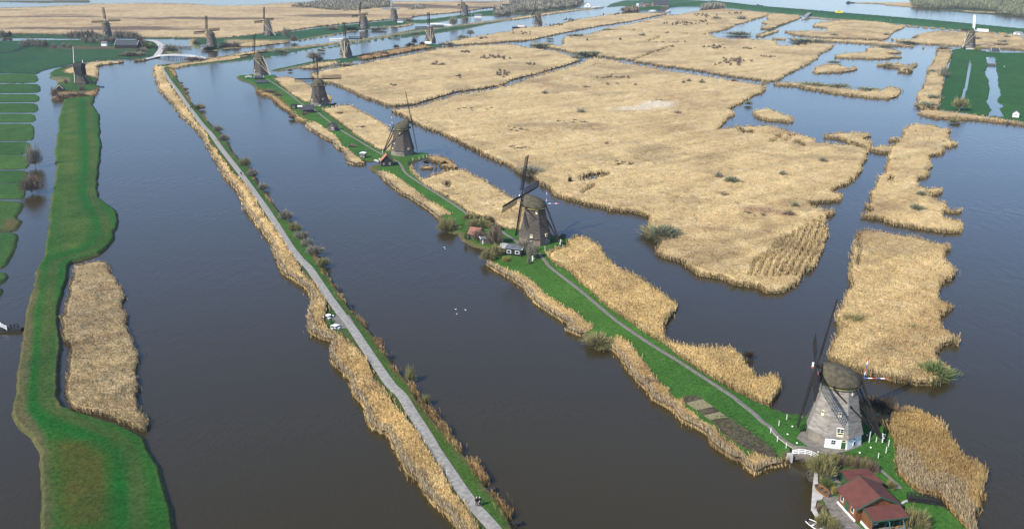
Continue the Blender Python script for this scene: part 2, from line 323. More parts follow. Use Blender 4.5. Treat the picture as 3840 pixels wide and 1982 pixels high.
def reeds(label, polyD, h=2.1, clump=0.25, bpc=1.6, q=1.0, seed=1, tint=(1, 1, 1), brown=0.3, bscale=30.0, low=None, wig=0.45, holes=(), green=0.0, edge=1.0, name='reed_bed', lod=1.0, cat='reeds', bstretch=1.0, dark=0.35, dsc=(26.0, 26.0), zones=()):
    poly = outline(polyD, h * 0.9, wig, seed)
    hh = []
    for x in holes:
        if isinstance(x, tuple): hh.append(([G(u, v, 1.0).to_2d()[:] for u, v in x[0]], x[1]))
        else: hh.append(outline(x, 0.0, 0.3, seed + 50))
    X, Y, quad, ins, C = region_cells(poly, q, hh)
    if not len(quad): return None
    rs = np.random.RandomState(seed + 5); V, F = compact(np.c_[X, Y], quad); nv = len(V); bm_, rimE = border_mask(F, nv)
    b = np.where(bm_)[0]
    if not hh: V[b] = segdist(V[b], poly, True, True)[1]
    V = V + (rs.rand(nv, 2) - 0.5) * np.c_[0.0013 * V[:, 1], np.minimum(2.0, 0.9 * V[:, 1] ** 2 / (CAM_H * 894))] * 0.6
    def colour(x, y):
        a = fbm(x, y * bstretch, bscale, seed + 3); c2 = fbm(x, y, 6, seed + 8); g = fbm(x, y, 2.2, seed + 12)
        k = np.clip((a - 0.5) * 4 + (brown - 0.3) * 2, 0, 1)[:, None]; kp = np.clip((c2 - 0.5) * 3, 0, 1)[:, None] * 0.5
        sx = x * 0.80 + y * 0.60; sy = -x * 0.60 + y * 0.80; st_ = fbm(sx / 26.0, sy / 4.2, 1.0, seed + 17, 4)[:, None]
        c = STRAW * (1 - k * 0.7) + STRAW2 * k * 0.7; c = c * (1 - kp) + PALE * kp
        kd = np.clip((fbm(x / dsc[0], y / dsc[1], 1.0, seed + 31, 5) - 0.57) * 11, 0, 1)[:, None] * dark; c = c * (1 - kd) + np.array([0.19, 0.14, 0.085]) * kd
        if green > 0: kg = np.clip((g - 0.45) * 4, 0, 1)[:, None] * green; c = c * (1 - kg) + np.array([0.14, 0.15, 0.07]) * kg
        c = c * (1 + 0.55 * (st_ - 0.5) * np.array([1.0, 1.08, 1.2]))
        for zp, zc, soft, amt in zones:
            P_ = np.c_[x, y]; zi = inside(P_, zp); dd = segdist(P_, zp, True); kk = np.clip(np.where(zi, dd, -dd) / soft + 0.4, 0, 1)[:, None] * amt * np.clip(0.2 + 1.6 * g[:, None], 0, 1); c = c * (1 - kk) + np.array(zc) * kk
        return c * np.array(tint)
    lowk = np.zeros(nv)
    if low is not None:
        lp = [G(u, v, 0).to_2d()[:] for u, v in low[0]]; 
        def lowf(P): d = segdist(P, lp); return np.clip((low[1] - d) / (low[1] * 0.35) + (fbm(P[:, 0], P[:, 1], 3, seed) - 0.5) * 2, 0, 1)
        lowk = lowf(V)
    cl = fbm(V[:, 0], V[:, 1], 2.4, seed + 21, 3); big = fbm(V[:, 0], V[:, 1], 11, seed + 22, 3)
    fade = 1.0 / (1.0 + (V[:, 1] / 420.0) ** 2)
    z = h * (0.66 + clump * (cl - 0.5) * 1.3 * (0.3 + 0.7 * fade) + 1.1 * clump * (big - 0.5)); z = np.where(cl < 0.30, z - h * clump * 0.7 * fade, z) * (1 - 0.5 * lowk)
    z = np.maximum(z, 1.0 if low is not None else 0.15)
    z[bm_] = np.where(rs.rand(bm_.sum()) < 0.5, 0.35, 0.55) * h * 0.62
    if low is not None: z[bm_] = 0.85
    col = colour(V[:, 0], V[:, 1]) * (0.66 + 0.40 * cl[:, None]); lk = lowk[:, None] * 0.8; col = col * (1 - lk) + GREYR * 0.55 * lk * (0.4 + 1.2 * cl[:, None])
    # sides of the bed: rim edges drop to the water
    r0 = rimE[:, 0]; r1 = rimE[:, 1]; nb = len(r0); o1 = nv
    low0 = np.c_[V[r0], np.full(nb, -0.05)]; low1 = np.c_[V[r1], np.full(nb, -0.05)]
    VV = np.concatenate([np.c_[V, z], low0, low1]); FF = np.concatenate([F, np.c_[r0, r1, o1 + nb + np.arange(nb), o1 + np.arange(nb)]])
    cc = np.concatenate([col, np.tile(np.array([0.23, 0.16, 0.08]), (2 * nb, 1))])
    # standing stems and plumes
    n = int(len(F) * bpc * 1.5 * q * q); id_ = rs.randint(0, len(F), n); uv = rs.rand(n, 2); A = V[F[id_, 0]]; B_ = V[F[id_, 1]]; D_ = V[F[id_, 3]]
    P = A + (B_ - A) * uv[:, :1] + (D_ - A) * uv[:, 1:]; zc = z[F[id_]].mean(1); lkb = lowk[F[id_]].mean(1)
    Hh = h * (0.30 + 0.26 * rs.rand(n)) * (0.55 + 0.45 / (1.0 + (P[:, 1] / 420.0) ** 2)) * (1 + 0.25 * lkb) ; wd = np.maximum(0.03, 0.0005 * P[:, 1]) * (0.6 + 0.9 * rs.rand(n)) * lod
    cb = colour(P[:, 0], P[:, 1]) * (0.78 + 0.5 * rs.rand(n, 1)); lkc = lkb[:, None] * 0.7; cb = cb * (1 - lkc) + GREYR * lkc * (0.6 + 0.9 * rs.rand(n, 1))
    zb = zc - 0.25 * h * (1 - 0.7 * lkb)
    # fringe along the rim
    rl = np.linalg.norm(V[r0] - V[r1], axis=1); ne = int(nb * 3.6 * edge * q); ie = rs.randint(0, nb, ne); te = rs.rand(ne, 1); Pe = V[r0[ie]] * (1 - te) + V[r1[ie]] * te + rs.randn(ne, 2) * (0.22 + 0.45 * (rs.rand(ne, 1) < 0.08))
    He = h * (0.55 + 0.5 * rs.rand(ne)) * (1 - 0.5 * lowk[r0[ie]]); we = np.maximum(0.03, 0.0005 * Pe[:, 1]) * (0.6 + 0.9 * rs.rand(ne)) * lod; ce = colour(Pe[:, 0], Pe[:, 1]) * ((0.8 if low is not None else 0.5) + 0.6 * rs.rand(ne, 1))
    P = np.concatenate([P, Pe]); zb = np.concatenate([zb, np.full(ne, -0.05)]); Hh = np.concatenate([Hh, He]); wd = np.concatenate([wd, we]); cb = np.concatenate([cb, ce]); n += ne
    ang = rs.rand(n) * PI; lx = (rs.randn(n) * 0.14 - 0.22) * Hh; ly = (rs.randn(n) * 0.16 + 0.05) * Hh
    ca = np.cos(ang) * wd; sa = np.sin(ang) * wd
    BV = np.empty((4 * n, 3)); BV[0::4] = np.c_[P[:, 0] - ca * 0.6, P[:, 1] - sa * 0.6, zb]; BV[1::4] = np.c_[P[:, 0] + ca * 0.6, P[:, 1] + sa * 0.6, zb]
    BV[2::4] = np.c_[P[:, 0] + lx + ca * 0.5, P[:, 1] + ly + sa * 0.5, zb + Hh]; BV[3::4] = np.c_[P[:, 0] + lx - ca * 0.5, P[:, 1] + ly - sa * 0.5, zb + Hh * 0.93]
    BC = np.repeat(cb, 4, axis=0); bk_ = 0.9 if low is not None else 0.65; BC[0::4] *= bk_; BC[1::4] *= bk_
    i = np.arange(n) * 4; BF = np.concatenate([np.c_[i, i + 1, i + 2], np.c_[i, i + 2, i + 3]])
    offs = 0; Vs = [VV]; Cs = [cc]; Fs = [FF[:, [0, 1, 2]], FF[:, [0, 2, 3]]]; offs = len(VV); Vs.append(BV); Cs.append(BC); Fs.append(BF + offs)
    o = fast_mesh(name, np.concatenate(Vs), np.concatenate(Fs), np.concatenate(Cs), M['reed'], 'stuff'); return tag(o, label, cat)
def smooth_line(pts, n=6):
    P = [Vector(p) for p in pts]; out = []
    for i in range(len(P) - 1):
        a = P[max(i - 1, 0)]; b = P[i]; c = P[i + 1]; d = P[min(i + 2, len(P) - 1)]
        for k in range(n):
            t = k / n; out.append(0.5 * ((2 * b) + (c - a) * t + (2 * a - 5 * b + 4 * c - d) * t * t + (3 * b - a - 3 * c + d) * t ** 3))
    out.append(P[-1]); return out
def ribbon(name, ptsD, width, z, material, n=6, kind='structure', thick=0.0, wob=0.0):
    P = smooth_line([G(u, v, z).to_2d() for u, v in ptsD], n); vs = []; fs = []
    for i, p in enumerate(P):
        t = (P[min(i + 1, len(P) - 1)] - P[max(i - 1, 0)]).normalized(); nn = Vector((-t.y, t.x)); ww = width(i / (len(P) - 1)) if callable(width) else width
        ww *= 1 + wob * (random.random() - 0.5)
        for s_ in (-0.5, -0.17, 0.17, 0.5):
            q = p + nn * ww * s_; vs.append((q.x, q.y, z + (0.03 if abs(s_) < 0.3 else -0.03)))
    for i in range(len(P) - 1):
        for j in range(3): fs.append((4 * i + j, 4 * i + j + 1, 4 * i + j + 5, 4 * i + j + 4))
    o = MB().add(vs, fs).build(name, material, smooth=True)
    if kind: o['kind'] = kind
    return o, [p for p in P]
def sheet(name, ptsD, z, material, kind='structure'):
    P = [G(u, v, z) for u, v in ptsD]; n = len(P)
    vs = [tuple(p) for p in P] + [(p.x, p.y, z - 0.25) for p in P]; fs = [tuple(range(n))] + [(i, i + n, (i + 1) % n + n, (i + 1) % n) for i in range(n)]
    A = sum(P[i].x * P[(i + 1) % n].y - P[(i + 1) % n].x * P[i].y for i in range(n))
    if A < 0: fs = [tuple(reversed(f)) for f in fs]
    o = MB().add(vs, fs).build(name, material); return tag(o, kind=kind) if kind else o
# ------------------------------------------------------------------ water and ground
def gz(pts): return np.array([G(u, v, 0.5).to_2d()[:] for u, v in pts])
wv = [(-6000, -300, 0), (6000, -300, 0), (6000, 8000, 0), (-6000, 8000, 0)]
tag(MB().add(wv, [(0, 1, 2, 3)]).build('water', 'water'), kind='structure')
tag(MB().add([(-6000, 2350, 0.5), (6000, 2350, 0.5), (6000, 8000, 0.5), (-6000, 8000, 0.5)], [(0, 1, 2, 3)]).build('ground', mat('far_ground', (0.05, 0.10, 0.05), 1.0, (0.2, 0.16, 0.09), 0.004, 4, stretch=(1, 2.5, 1))), kind='structure')

# left polder: big meadow, tongues between the ditches
land('meadow', T(0, 0, [(-500, 400), (0, 408), (230, 405), (330, 398), (700, 400), (1100, 395), (1460, 400), (1560, 430), (1600, 470), (1570, 510), (1560, 548), (1450, 592), (1180, 600), (860, 625), (700, 650), (510, 690), (430, 712), (375, 742), (0, 737), (-500, 737)]),
     0.5, GRASS_FAR, [(gz(T(0, 0, [(460, 468), (1060, 462), (1200, 470), (1400, 478), (1400, 494), (1000, 492), (460, 490)])), BROWN * 0.9, 6, 1.0), ((gz(T(0, 0, [(0, 525), (120, 520), (235, 480), (240, 455)])), 3.0), (0.01, 0.03, 0.02), 4, 1.0)], seed=2, rim=(0.02, 0.035, 0.015), holes=[])
TON = [(0, 745, 830, 385), (0, 843, 930, 408), (0, 945, 1022, 396), (0, 1036, 1126, 386), (0, 1140, 1222, 360), (0, 1242, 1406, 350), (1, 92, 210, 318), (1, 226, 356, 300), (1, 378, 500, 288), (1, 512, 655, 262)]
for i, (r, ya, yb, xr) in enumerate(TON):
    h_ = yb - ya
    land('meadow', T(0, r, [(-500, ya - 6), (0, ya - 9), (xr * 0.6, ya - 10), (xr - 45, ya - 7), (xr - 10, ya + h_ * 0.12), (xr, ya + h_ * 0.42), (xr - 2, ya + h_ * 0.78), (xr - 30, ya + h_ * 0.98), (xr - 130, yb + 4), (0, yb + 4), (-500, yb + 4)]), 0.35, GRASS * (0.9 + 0.2 * random.random()), seed=10 + i, rim=(0.035, 0.05, 0.02), rimw=0.45, wig=0.15)
land('meadow', T(0, 1, [(-500, 668), (0, 670), (180, 678), (235, 695), (250, 730), (215, 790), (180, 830), (190, 850), (235, 870), (225, 920), (200, 965), (120, 985), (0, 988), (-500, 985)]), 0.5, GRASS * 0.9, [(gz(T(0, 1, [(60, 850), (190, 860), (200, 950), (20, 960)])), BROWN * 0.8, 3, 0.8)], seed=23, rim=(0.05, 0.045, 0.02), rimw=1.6)
land('meadow', T(0, 1, [(-500, 992), (0, 992), (150, 992), (195, 1010), (205, 1050), (185, 1140), (140, 1230), (80, 1320), (20, 1355), (-500, 1380)]), 0.5, GRASS, seed=24, rim=(0.05, 0.045, 0.02), rimw=1.4)
land('meadow', T(0, 2, [(-500, 50), (0, 52), (60, 62), (100, 100), (85, 135), (40, 170), (0, 188), (-500, 200)]), 0.5, GRASS * 0.95, seed=25, rim=(0.06, 0.05, 0.025), rimw=1.2)
land('meadow', T(0, 2, [(-500, 200), (0, 195), (35, 215), (48, 245), (25, 290), (0, 308), (-500, 330)]), 0.5, GRASS * 0.95, seed=26, rim=(0.07, 0.06, 0.03), rimw=1.2)
land('meadow', T(0, 2, [(-500, 560), (-60, 565), (0, 580), (55, 590), (70, 625), (20, 655), (-60, 660), (-500, 665)]), 0.7, GRASS * 0.8, seed=27)

# long grass dyke on the left
DYKE_L = T(0, 0, [(950, 955), (935, 1050), (1000, 1150), (1003, 1330)]) + T(0, 1, [(1015, 100), (1015, 200), (1000, 350), (985, 560), (995, 640), (1060, 690), (1150, 760), (1188, 810), (1185, 900), (1150, 1050), (1090, 1140), (1000, 1215), (870, 1255), (740, 1290), (695, 1325)]) \
    + T(0, 2, [(680, 130), (640, 270), (595, 420), (600, 560), (625, 750), (620, 900), (610, 1100), (615, 1290)]) + T(0, 3, [(640, 120), (770, 165), (950, 222), (1170, 282), (1290, 330), (1410, 395), (1450, 430), (1500, 560), (1610, 740), (1690, 980), (1740, 1150), (1770, 1330), (1800, 1500), (380, 1500), (385, 1330), (400, 1150), (390, 1050), (380, 850), (375, 620), (320, 480), (200, 350), (125, 250), (110, 180), (122, 100)]) \
    + T(0, 2, [(150, 1290), (165, 1100), (185, 900), (215, 700), (215, 620), (240, 500), (280, 330), (335, 200), (345, 20)]) + T(0, 1, [(365, 1330), (430, 1230), (455, 1150), (470, 1000), (485, 830), (500, 700), (540, 560), (555, 380), (545, 170), (575, 0)]) + T(0, 0, [(580, 1330), (585, 1200), (610, 1080), (640, 990), (800, 975)])
trk = T(0, 0, [(880, 985), (895, 1100), (905, 1330)]) + T(0, 1, [(930, 150), (920, 400), (905, 600), (960, 720), (1040, 850), (1060, 980), (1000, 1110), (880, 1190), (700, 1240), (560, 1290)]) + T(0, 2, [(530, 60), (490, 400), (470, 800), (450, 1200)]) + T(0, 3, [(470, 80), (640, 210), (900, 310), (1130, 400), (1290, 540), (1340, 700), (1370, 900), (1380, 1330)])
brt = T(0, 0, [(820, 1000), (830, 1330)]) + T(0, 1, [(865, 150), (850, 400), (830, 600), (900, 720), (990, 900), (960, 1060), (850, 1160), (640, 1220)]) + T(0, 3, [(300, 230), (700, 330), (1000, 430), (1180, 600), (1210, 850), (1230, 1330)])
bank = T(0, 2, [(355, 60), (330, 250), (270, 440), (255, 700), (235, 900), (215, 1100), (190, 1290)]) + T(0, 3, [(180, 180), (290, 340), (360, 450), (410, 620), (420, 850), (430, 1050), (430, 1330)])
bank2 = T(0, 2, [(640, 300), (600, 500), (620, 760), (600, 1100), (600, 1290)]) + T(0, 3, [(620, 110)])
dry = T(0, 1, [(600, 20), (800, 20), (790, 560), (800, 640), (900, 780), (960, 900), (920, 1050), (800, 1160), (560, 1190), (520, 1000), (580, 560)])
dry0 = T(0, 0, [(660, 1010), (790, 1010), (800, 1330), (620, 1330)])
dry2 = T(0, 3, [(560, 480), (900, 470), (1090, 560), (1140, 760), (1120, 1330), (640, 1330), (560, 800)])
land('grass_dyke', DYKE_L, 0.9, (0.026, 0.108, 0.016), [(gz(dry), (0.066, 0.112, 0.024), 7, 0.9), (gz(dry0), (0.066, 0.112, 0.024), 7, 0.9), (gz(dry2), (0.088, 0.078, 0.016), 4, 0.95), ((gz(brt), 2.2), (0.010, 0.10, 0.014), 3, 0.8), ((gz(trk), 1.5), (0.085, 0.085, 0.03), 1.5, 0.5),
     ((gz(bank), 1.6), (0.11, 0.10, 0.045), 1.5, 0.9), ((gz(bank2), 1.0), (0.16, 0.13, 0.06), 1.0, 0.8)], wig=0.3, seed=31, rimw=1.0, tufts=0.3, rim=(0.09, 0.085, 0.035))
reeds('pale bleached reed plot beside the green dyke at the lower left, cut off by a narrow dark ditch', T(0, 1, [(745, 1300), (900, 1270), (1060, 1262), (1085, 1320)]) + T(0, 2, [(1100, 60), (1150, 90), (1170, 160), (1215, 230), (1240, 310), (1190, 385), (1262, 430), (1265, 510), (1250, 580), (1290, 660), (1320, 740), (1340, 810), (1382, 860), (1360, 930), (1345, 1050), (1385, 1150), (1385, 1230), (1362, 1290)]) + T(0, 3, [(1380, 130), (1440, 140), (1495, 210), (1500, 310), (1460, 370), (1360, 310), (1200, 255), (1000, 195), (770, 150), (712, 110), (685, 20)]) + T(0, 2, [(680, 1200), (700, 1000), (720, 900), (725, 780), (650, 730), (625, 640), (650, 600), (612, 500), (655, 480), (690, 300), (720, 150), (750, 50)]),
      h=1.5, clump=0.20, bpc=1.8, seed=41, tint=(0.78, 0.78, 0.82), brown=0.25, green=0.35, wig=0.3, bscale=12)

# post mill island
land('mill_island', T(0, 0, [(500, 720), (540, 695), (600, 675), (700, 655), (870, 640), (965, 665), (988, 730), (980, 790), (955, 850), (1025, 862), (990, 880), (960, 960), (800, 985), (640, 1000), (560, 1003), (520, 990), (525, 910), (570, 850), (560, 800), (478, 777), (505, 755)]), 0.7, GRASS * 0.9,
     [(gz(T(0, 0, [(520, 900), (640, 900), (900, 905), (980, 880), (960, 970), (640, 1010), (520, 1000)])), BROWN * 1.1, 2, 0.8), (gz(T(0, 0, [(480, 770), (700, 770), (700, 830), (560, 820)])), TAN * 0.7, 2, 0.8)], seed=33)
reeds('tall reed fringe curving behind the black post mill and along the far canal bank', T(0, 0, [(640, 690), (700, 655), (870, 632), (860, 615), (1000, 602), (1180, 596), (1440, 590), (1450, 598), (1250, 625), (1000, 655), (965, 680), (988, 740), (980, 790), (900, 775), (720, 745), (650, 740)]), h=2.2, seed=42)
reeds('brown scrubby reed tuft in front of the black post mill', T(0, 0, [(520, 960), (560, 910), (700, 900), (830, 915), (960, 880), (985, 890), (950, 955), (800, 975), (620, 1000), (540, 1000)]), h=1.6, clump=0.4, brown=0.8, tint=(0.62, 0.56, 0.5), seed=43, wig=0.3)

# far left: reed marsh, ditch, green verge
MARSH = T(0, 0, [(-500, 78), (0, 76), (400, 66), (700, 50), (900, 38), (1400, 30), (1900, 36), (2150, 55), (2554, 50)]) + T(1, 0, [(150, 36), (600, 14), (2554, 8)]) + T(2, 0, [(0, 8), (300, 40), (0, 57)]) + T(1, 0, [(2250, 90), (2040, 122), (1740, 150), (1620, 160), (1480, 195), (1330, 197), (1170, 212), (900, 237), (550, 277), (300, 315), (60, 340)]) + T(0, 0, [(2554, 350), (2200, 388), (1880, 382), (1460, 382), (1000, 350), (700, 352), (0, 340), (-500, 335)])
reeds('wide straw coloured reed marsh across the top left with dark brown streaks', MARSH, h=1.8, clump=0.3, bpc=0.9, seed=44, brown=0.42, bscale=75, bstretch=2.2, wig=0.4, dark=1.0, dsc=(190.0, 45.0), tint=(0.92, 0.92, 0.98))
land('meadow', T(0, 0, [(-500, 335), (0, 338), (700, 348), (1000, 345), (1460, 378), (1900, 380), (1870, 400), (1460, 392), (700, 390), (300, 388), (0, 388), (-500, 388)]), 0.5, GRASS_FAR * 0.9, seed=34, rim=(0.06, 0.06, 0.03), tufts=0)
land('meadow', T(0, 0, [(1640, 478), (1700, 450), (1770, 460), (1800, 520), (1790, 545), (1700, 540), (1610, 512)]), 0.6, GRASS_FAR, seed=35, rim=tuple(TAN * 0.8), rimw=4)
# far banks with the brick mills
land('grass_bank', T(0, 0, [(1880, 402), (1930, 386), (2200, 385), (2554, 345)]) + T(1, 0, [(60, 340), (200, 330), (340, 318), (700, 268), (1000, 240), (1340, 205), (1480, 205), (1560, 240), (1500, 262), (1340, 265), (1170, 300), (1000, 308), (700, 362), (420, 408), (340, 405), (330, 428), (0, 465)]) + T(0, 0, [(2400, 480), (2240, 492), (2160, 512), (2000, 500), (1930, 472), (1880, 480)]), 0.6, GRASS_FAR * 1.1, [(gz(T(1, 0, [(-300, 395), (330, 400), (330, 430), (0, 465), (-300, 480)])), TAN, 6, 1), (gz(T(0, 0, [(1870, 390), (1930, 390), (1930, 480), (1870, 485)])), TAN * 1.2, 4, 1)], seed=36, rim=tuple(TAN * 0.9), rimw=4, tufts=0)
land('grass_bank', T(1, 0, [(1480, 206), (1700, 195), (1960, 162), (2250, 112), (2554, 92)]) + T(2, 0, [(300, 60), (640, 18), (720, 20), (690, 60), (450, 95), (300, 122), (0, 138)]) + T(1, 0, [(2554, 142), (2380, 162), (2160, 168), (1900, 212), (1760, 235), (1600, 238), (1500, 225)]), 0.6, GRASS_FAR * 1.1, seed=37, rim=tuple(TAN * 0.7), rimw=3, tufts=0)
# low strip between the two far canals
UP = T(0, 0, [(1610, 645), (1990, 602), (2070, 577), (2554, 512)]) + T(1, 0, [(150, 490), (620, 440), (1000, 397), (1270, 352), (1600, 287), (1960, 255), (2300, 212), (2554, 176)]) + T(2, 0, [(350, 122), (700, 84), (860, 68), (960, 70), (740, 96), (350, 150), (0, 207)]) + T(1, 0, [(2300, 250), (2120, 292), (1700, 352), (1500, 382), (1300, 402), (830, 472), (500, 520), (140, 588), (0, 600)]) + T(0, 0, [(2350, 622), (2130, 642), (1900, 668), (1740, 694), (1700, 700), (1590, 670)])
land('grass_bank', UP, 0.6, GRASS_FAR * 0.95 + 0.008, [((gz(T(1, 0, [(-560, 590), (-300, 555), (0, 512), (620, 450), (1000, 406), (1300, 358), (1900, 268), (2554, 190)])), 8.0), TAN * 0.95, 6, 1)], seed=38, rim=tuple(TAN * 0.85), rimw=3, tufts=0,
     holes=[(gz(T(1, 0, [(140, 566), (500, 500), (840, 440), (1250, 388), (1480, 358)])), 1.6)])
reeds('low reed rim where the path dyke meets the white bridge', T(0, 0, [(1640, 640), (1990, 604), (2070, 580), (2554, 520), (2554, 548), (2350, 600), (2130, 625), (1900, 655), (1740, 690), (1650, 700)]), h=1.4, seed=45, tint=(0.85, 0.8, 0.75), wig=0.3)

reeds('narrow tan reed line along the far canal side of the low grassy strip', T(1, 0, [(-340, 560), (-150, 520), (0, 496), (150, 488), (620, 438), (1000, 395), (1270, 350), (1600, 285), (1960, 253), (2300, 210), (2554, 174), (2554, 186), (2300, 226), (1960, 270), (1600, 306), (1270, 370), (1000, 418), (620, 464), (150, 512), (-150, 560), (-340, 585)]), h=1.5, seed=48, wig=0.3, dark=0.5)
reeds('narrow tan reed line where the low grassy strip ends by the canal point', T(2, 0, [(0, 176), (350, 122), (700, 84), (860, 68), (960, 72), (740, 97), (350, 150), (0, 205)]), h=1.5, seed=49, wig=0.3)
reeds('tan reed margin of the long green bank with the brick mills', T(1, 0, [(-250, 480), (-200, 440), (0, 400), (330, 408), (335, 426), (0, 466)]), h=1.5, seed=59, wig=0.3)
reeds('thin tan reed margin before the green bank, ending at the whitish brick mill', T(1, 0, [(420, 398), (700, 352), (1000, 300), (1010, 312), (700, 366), (425, 412)]), h=1.3, seed=39, wig=0.2)
reeds('tan reed tip at the end of the bank right of the whitish brick mill', T(1, 0, [(1180, 285), (1350, 262), (1520, 236), (1568, 244), (1500, 264), (1340, 278), (1180, 304)]), h=1.3, seed=38, wig=0.2)

# middle dyke with the cycle path
ML = T(0, 0, [(1530, 690), (1550, 780), (1590, 900), (1700, 1020), (1800, 1150), (1900, 1240), (1990, 1330)]) + T(0, 1, [(2080, 150), (2110, 220), (2200, 340), (2280, 480), (2380, 600), (2440, 740), (2554, 890)]) + T(1, 1, [(80, 1000), (150, 1100), (200, 1250), (240, 1345)]) + T(1, 2, [(290, 90), (360, 130), (500, 220), (575, 340), (532, 420), (530, 560), (545, 650), (640, 720), (775, 755), (745, 870), (770, 980), (860, 1060), (955, 1150), (955, 1270)]) + T(1, 3, [(1060, 80), (1110, 240), (1150, 330), (1240, 380), (1300, 390), (1350, 470), (1400, 560), (1450, 670), (1530, 780), (1620, 860), (1700, 1010), (1790, 1100), (1900, 1200), (1990, 1330), (2060, 1450)])
MR = T(0, 0, [(1735, 690), (1760, 760), (1800, 830), (1870, 920), (1925, 1030), (2000, 1110), (2050, 1170), (2120, 1250), (2210, 1330)]) + T(0, 1, [(2280, 90), (2330, 180), (2400, 260), (2500, 340), (2554, 430)]) + T(1, 1, [(60, 540), (130, 620), (190, 720), (260, 800), (340, 870), (440, 970), (530, 1080), (600, 1180), (640, 1280)]) + T(1, 2, [(700, 20), (760, 120), (840, 240), (910, 350), (960, 430), (1050, 520), (1120, 610), (1200, 700), (1260, 800), (1330, 900), (1400, 1000), (1480, 1100), (1580, 1190)]) + T(1, 3, [(1640, 60), (1720, 150), (1830, 280), (1930, 390), (2020, 500), (2100, 600), (2200, 690), (2290, 800), (2320, 920), (2400, 985), (2480, 1070), (2530, 1150), (2570, 1280), (2650, 1450)])
MI = T(0, 0, [(1608, 690), (1640, 760), (1740, 900), (1830, 1030), (1950, 1190), (2050, 1315)]) + T(0, 1, [(2085, 80), (2200, 225), (2340, 390), (2470, 535), (2545, 650)]) + T(1, 1, [(120, 835), (240, 1000), (350, 1180), (430, 1290)]) + T(1, 2, [(470, 40), (560, 130), (680, 290), (715, 430), (685, 540), (790, 625), (900, 690), (1020, 800), (1130, 930), (1200, 1060), (1300, 1190)]) + T(1, 3, [(1400, 40), (1500, 180), (1640, 350), (1770, 530), (1880, 700), (2000, 920), (2120, 1060), (2200, 1200), (2290, 1330), (2360, 1450)])
land('path_dyke', [(u, v) for u, v in ML] + [(u, v) for u, v in reversed(MR)] + T(0, 0, [(1650, 640), (1560, 650)]), 0.8, GRASS * np.array([1.25, 1.05, 0.9]), [((gz(MI), 1.2), BROWN * 0.9, 1.5, 0.5), ((gz(MR), 1.6), BROWN * 0.8, 1.5, 0.8)], seed=50, wig=0.2, tufts=0.9)
MI2 = [(u - max(0, (v - 500)) * 0.014, v) for u, v in MI]
reeds('long band of golden reeds on the left side of the cycle path, bending out to the water', ML + list(reversed(MI2)) + T(0, 0, [(1660, 640), (1560, 650)]), h=2.3, clump=0.22, bpc=2.3, seed=51, brown=0.22, low=(ML, 1.6), wig=0.4, tint=(1.15, 1.10, 0.97))
RB = [T(0, 0, [(1660, 650), (1740, 690), (1765, 760), (1740, 780), (1690, 720)]), T(0, 0, [(1770, 830), (1810, 840), (1850, 900), (1925, 1035), (1890, 1020), (1830, 920)]), T(0, 0, [(1990, 1120), (2040, 1150), (2110, 1250), (2080, 1240)]), T(0, 1, [(2270, 110), (2330, 190), (2400, 270), (2380, 275), (2300, 180)]), T(0, 1, [(2480, 400), (2554, 450), (2554, 490), (2490, 430)]), T(1, 1, [(60, 560), (130, 630), (190, 730), (250, 800), (215, 790), (120, 670)]), T(1, 1, [(570, 1170), (640, 1290), (600, 1290)]),
      T(1, 2, [(620, 0), (690, 40), (760, 140), (820, 220), (770, 200), (690, 90)]), T(1, 2, [(830, 260), (905, 350), (890, 360), (830, 290)]), T(1, 2, [(965, 440), (1010, 460), (1110, 560), (1120, 620), (1040, 560), (985, 480)]), T(1, 2, [(1150, 680), (1240, 700), (1260, 790), (1330, 900), (1270, 880), (1190, 740)]), T(1, 2, [(1350, 970), (1440, 1050), (1390, 1040)]), T(1, 2, [(1480, 1110), (1560, 1150), (1620, 1250), (1640, 1300), (1590, 1290), (1520, 1190)]),
      T(1, 3, [(1600, 0), (1680, 60), (1820, 150), (1815, 290), (1740, 210), (1660, 110)]), T(1, 3, [(1830, 290), (1930, 300), (1920, 400), (1990, 400), (2080, 560), (2030, 560), (1940, 450)]), T(1, 3, [(2060, 610), (2180, 600), (2250, 700), (2300, 810), (2290, 900), (2210, 830), (2130, 700)]), T(1, 3, [(2340, 960), (2400, 960), (2490, 1060), (2540, 1140), (2554, 1250), (2500, 1190), (2420, 1080)])]
RBN = ['at the head of the path dyke', 'beside the two far walkers', 'just below the far walkers', 'below the second pair of shrubs', 'above the grey shrubs halfway down', 'between the halfway shrubs', 'below the row of four grey shrubs', 'above the first fishing jetty', 'between the two upper jetties', 'opposite the picnic tables', 'the pale feathery clump below the picnic tables', 'the small clump above the lowest of three jetties', 'beside the pale leafless sapling in the water', 'the tall pointed clump', 'the pair of tufts above the last jetty', 'the longest clump above the last jetty', 'the brown clump beside the couple']
for i, rp in enumerate(RB):
    reeds('waterside reed clump on the right of the cycle path, ' + RBN[i], rp, h=1.7 if i < 13 else 2.1, clump=0.35, bpc=2.6, seed=60 + i, tint=(0.85, 0.76, 0.66), brown=0.5, wig=0.25, edge=1.6, name='reed_clump')
PATH = T(0, 0, [(1640, 668), (1622, 685), (1645, 730), (1700, 815), (1770, 905), (1850, 1020), (1950, 1155), (2040, 1270)]) + T(0, 1, [(2100, 0), (2200, 140), (2300, 270), (2400, 398), (2500, 535)]) + T(1, 1, [(10, 625), (120, 780), (230, 950), (330, 1110), (430, 1240)]) + T(1, 2, [(530, 10), (640, 170), (750, 330), (860, 480), (960, 610), (1060, 760), (1160, 910), (1250, 1040), (1350, 1180)]) + T(1, 3, [(1455, 0), (1550, 155), (1680, 355), (1800, 560), (1925, 745), (2050, 930), (2170, 1090), (2300, 1235), (2400, 1350), (2480, 1450)])
ribbon('cycle_path', PATH, 2.35, 0.97, 'asphalt', n=8)
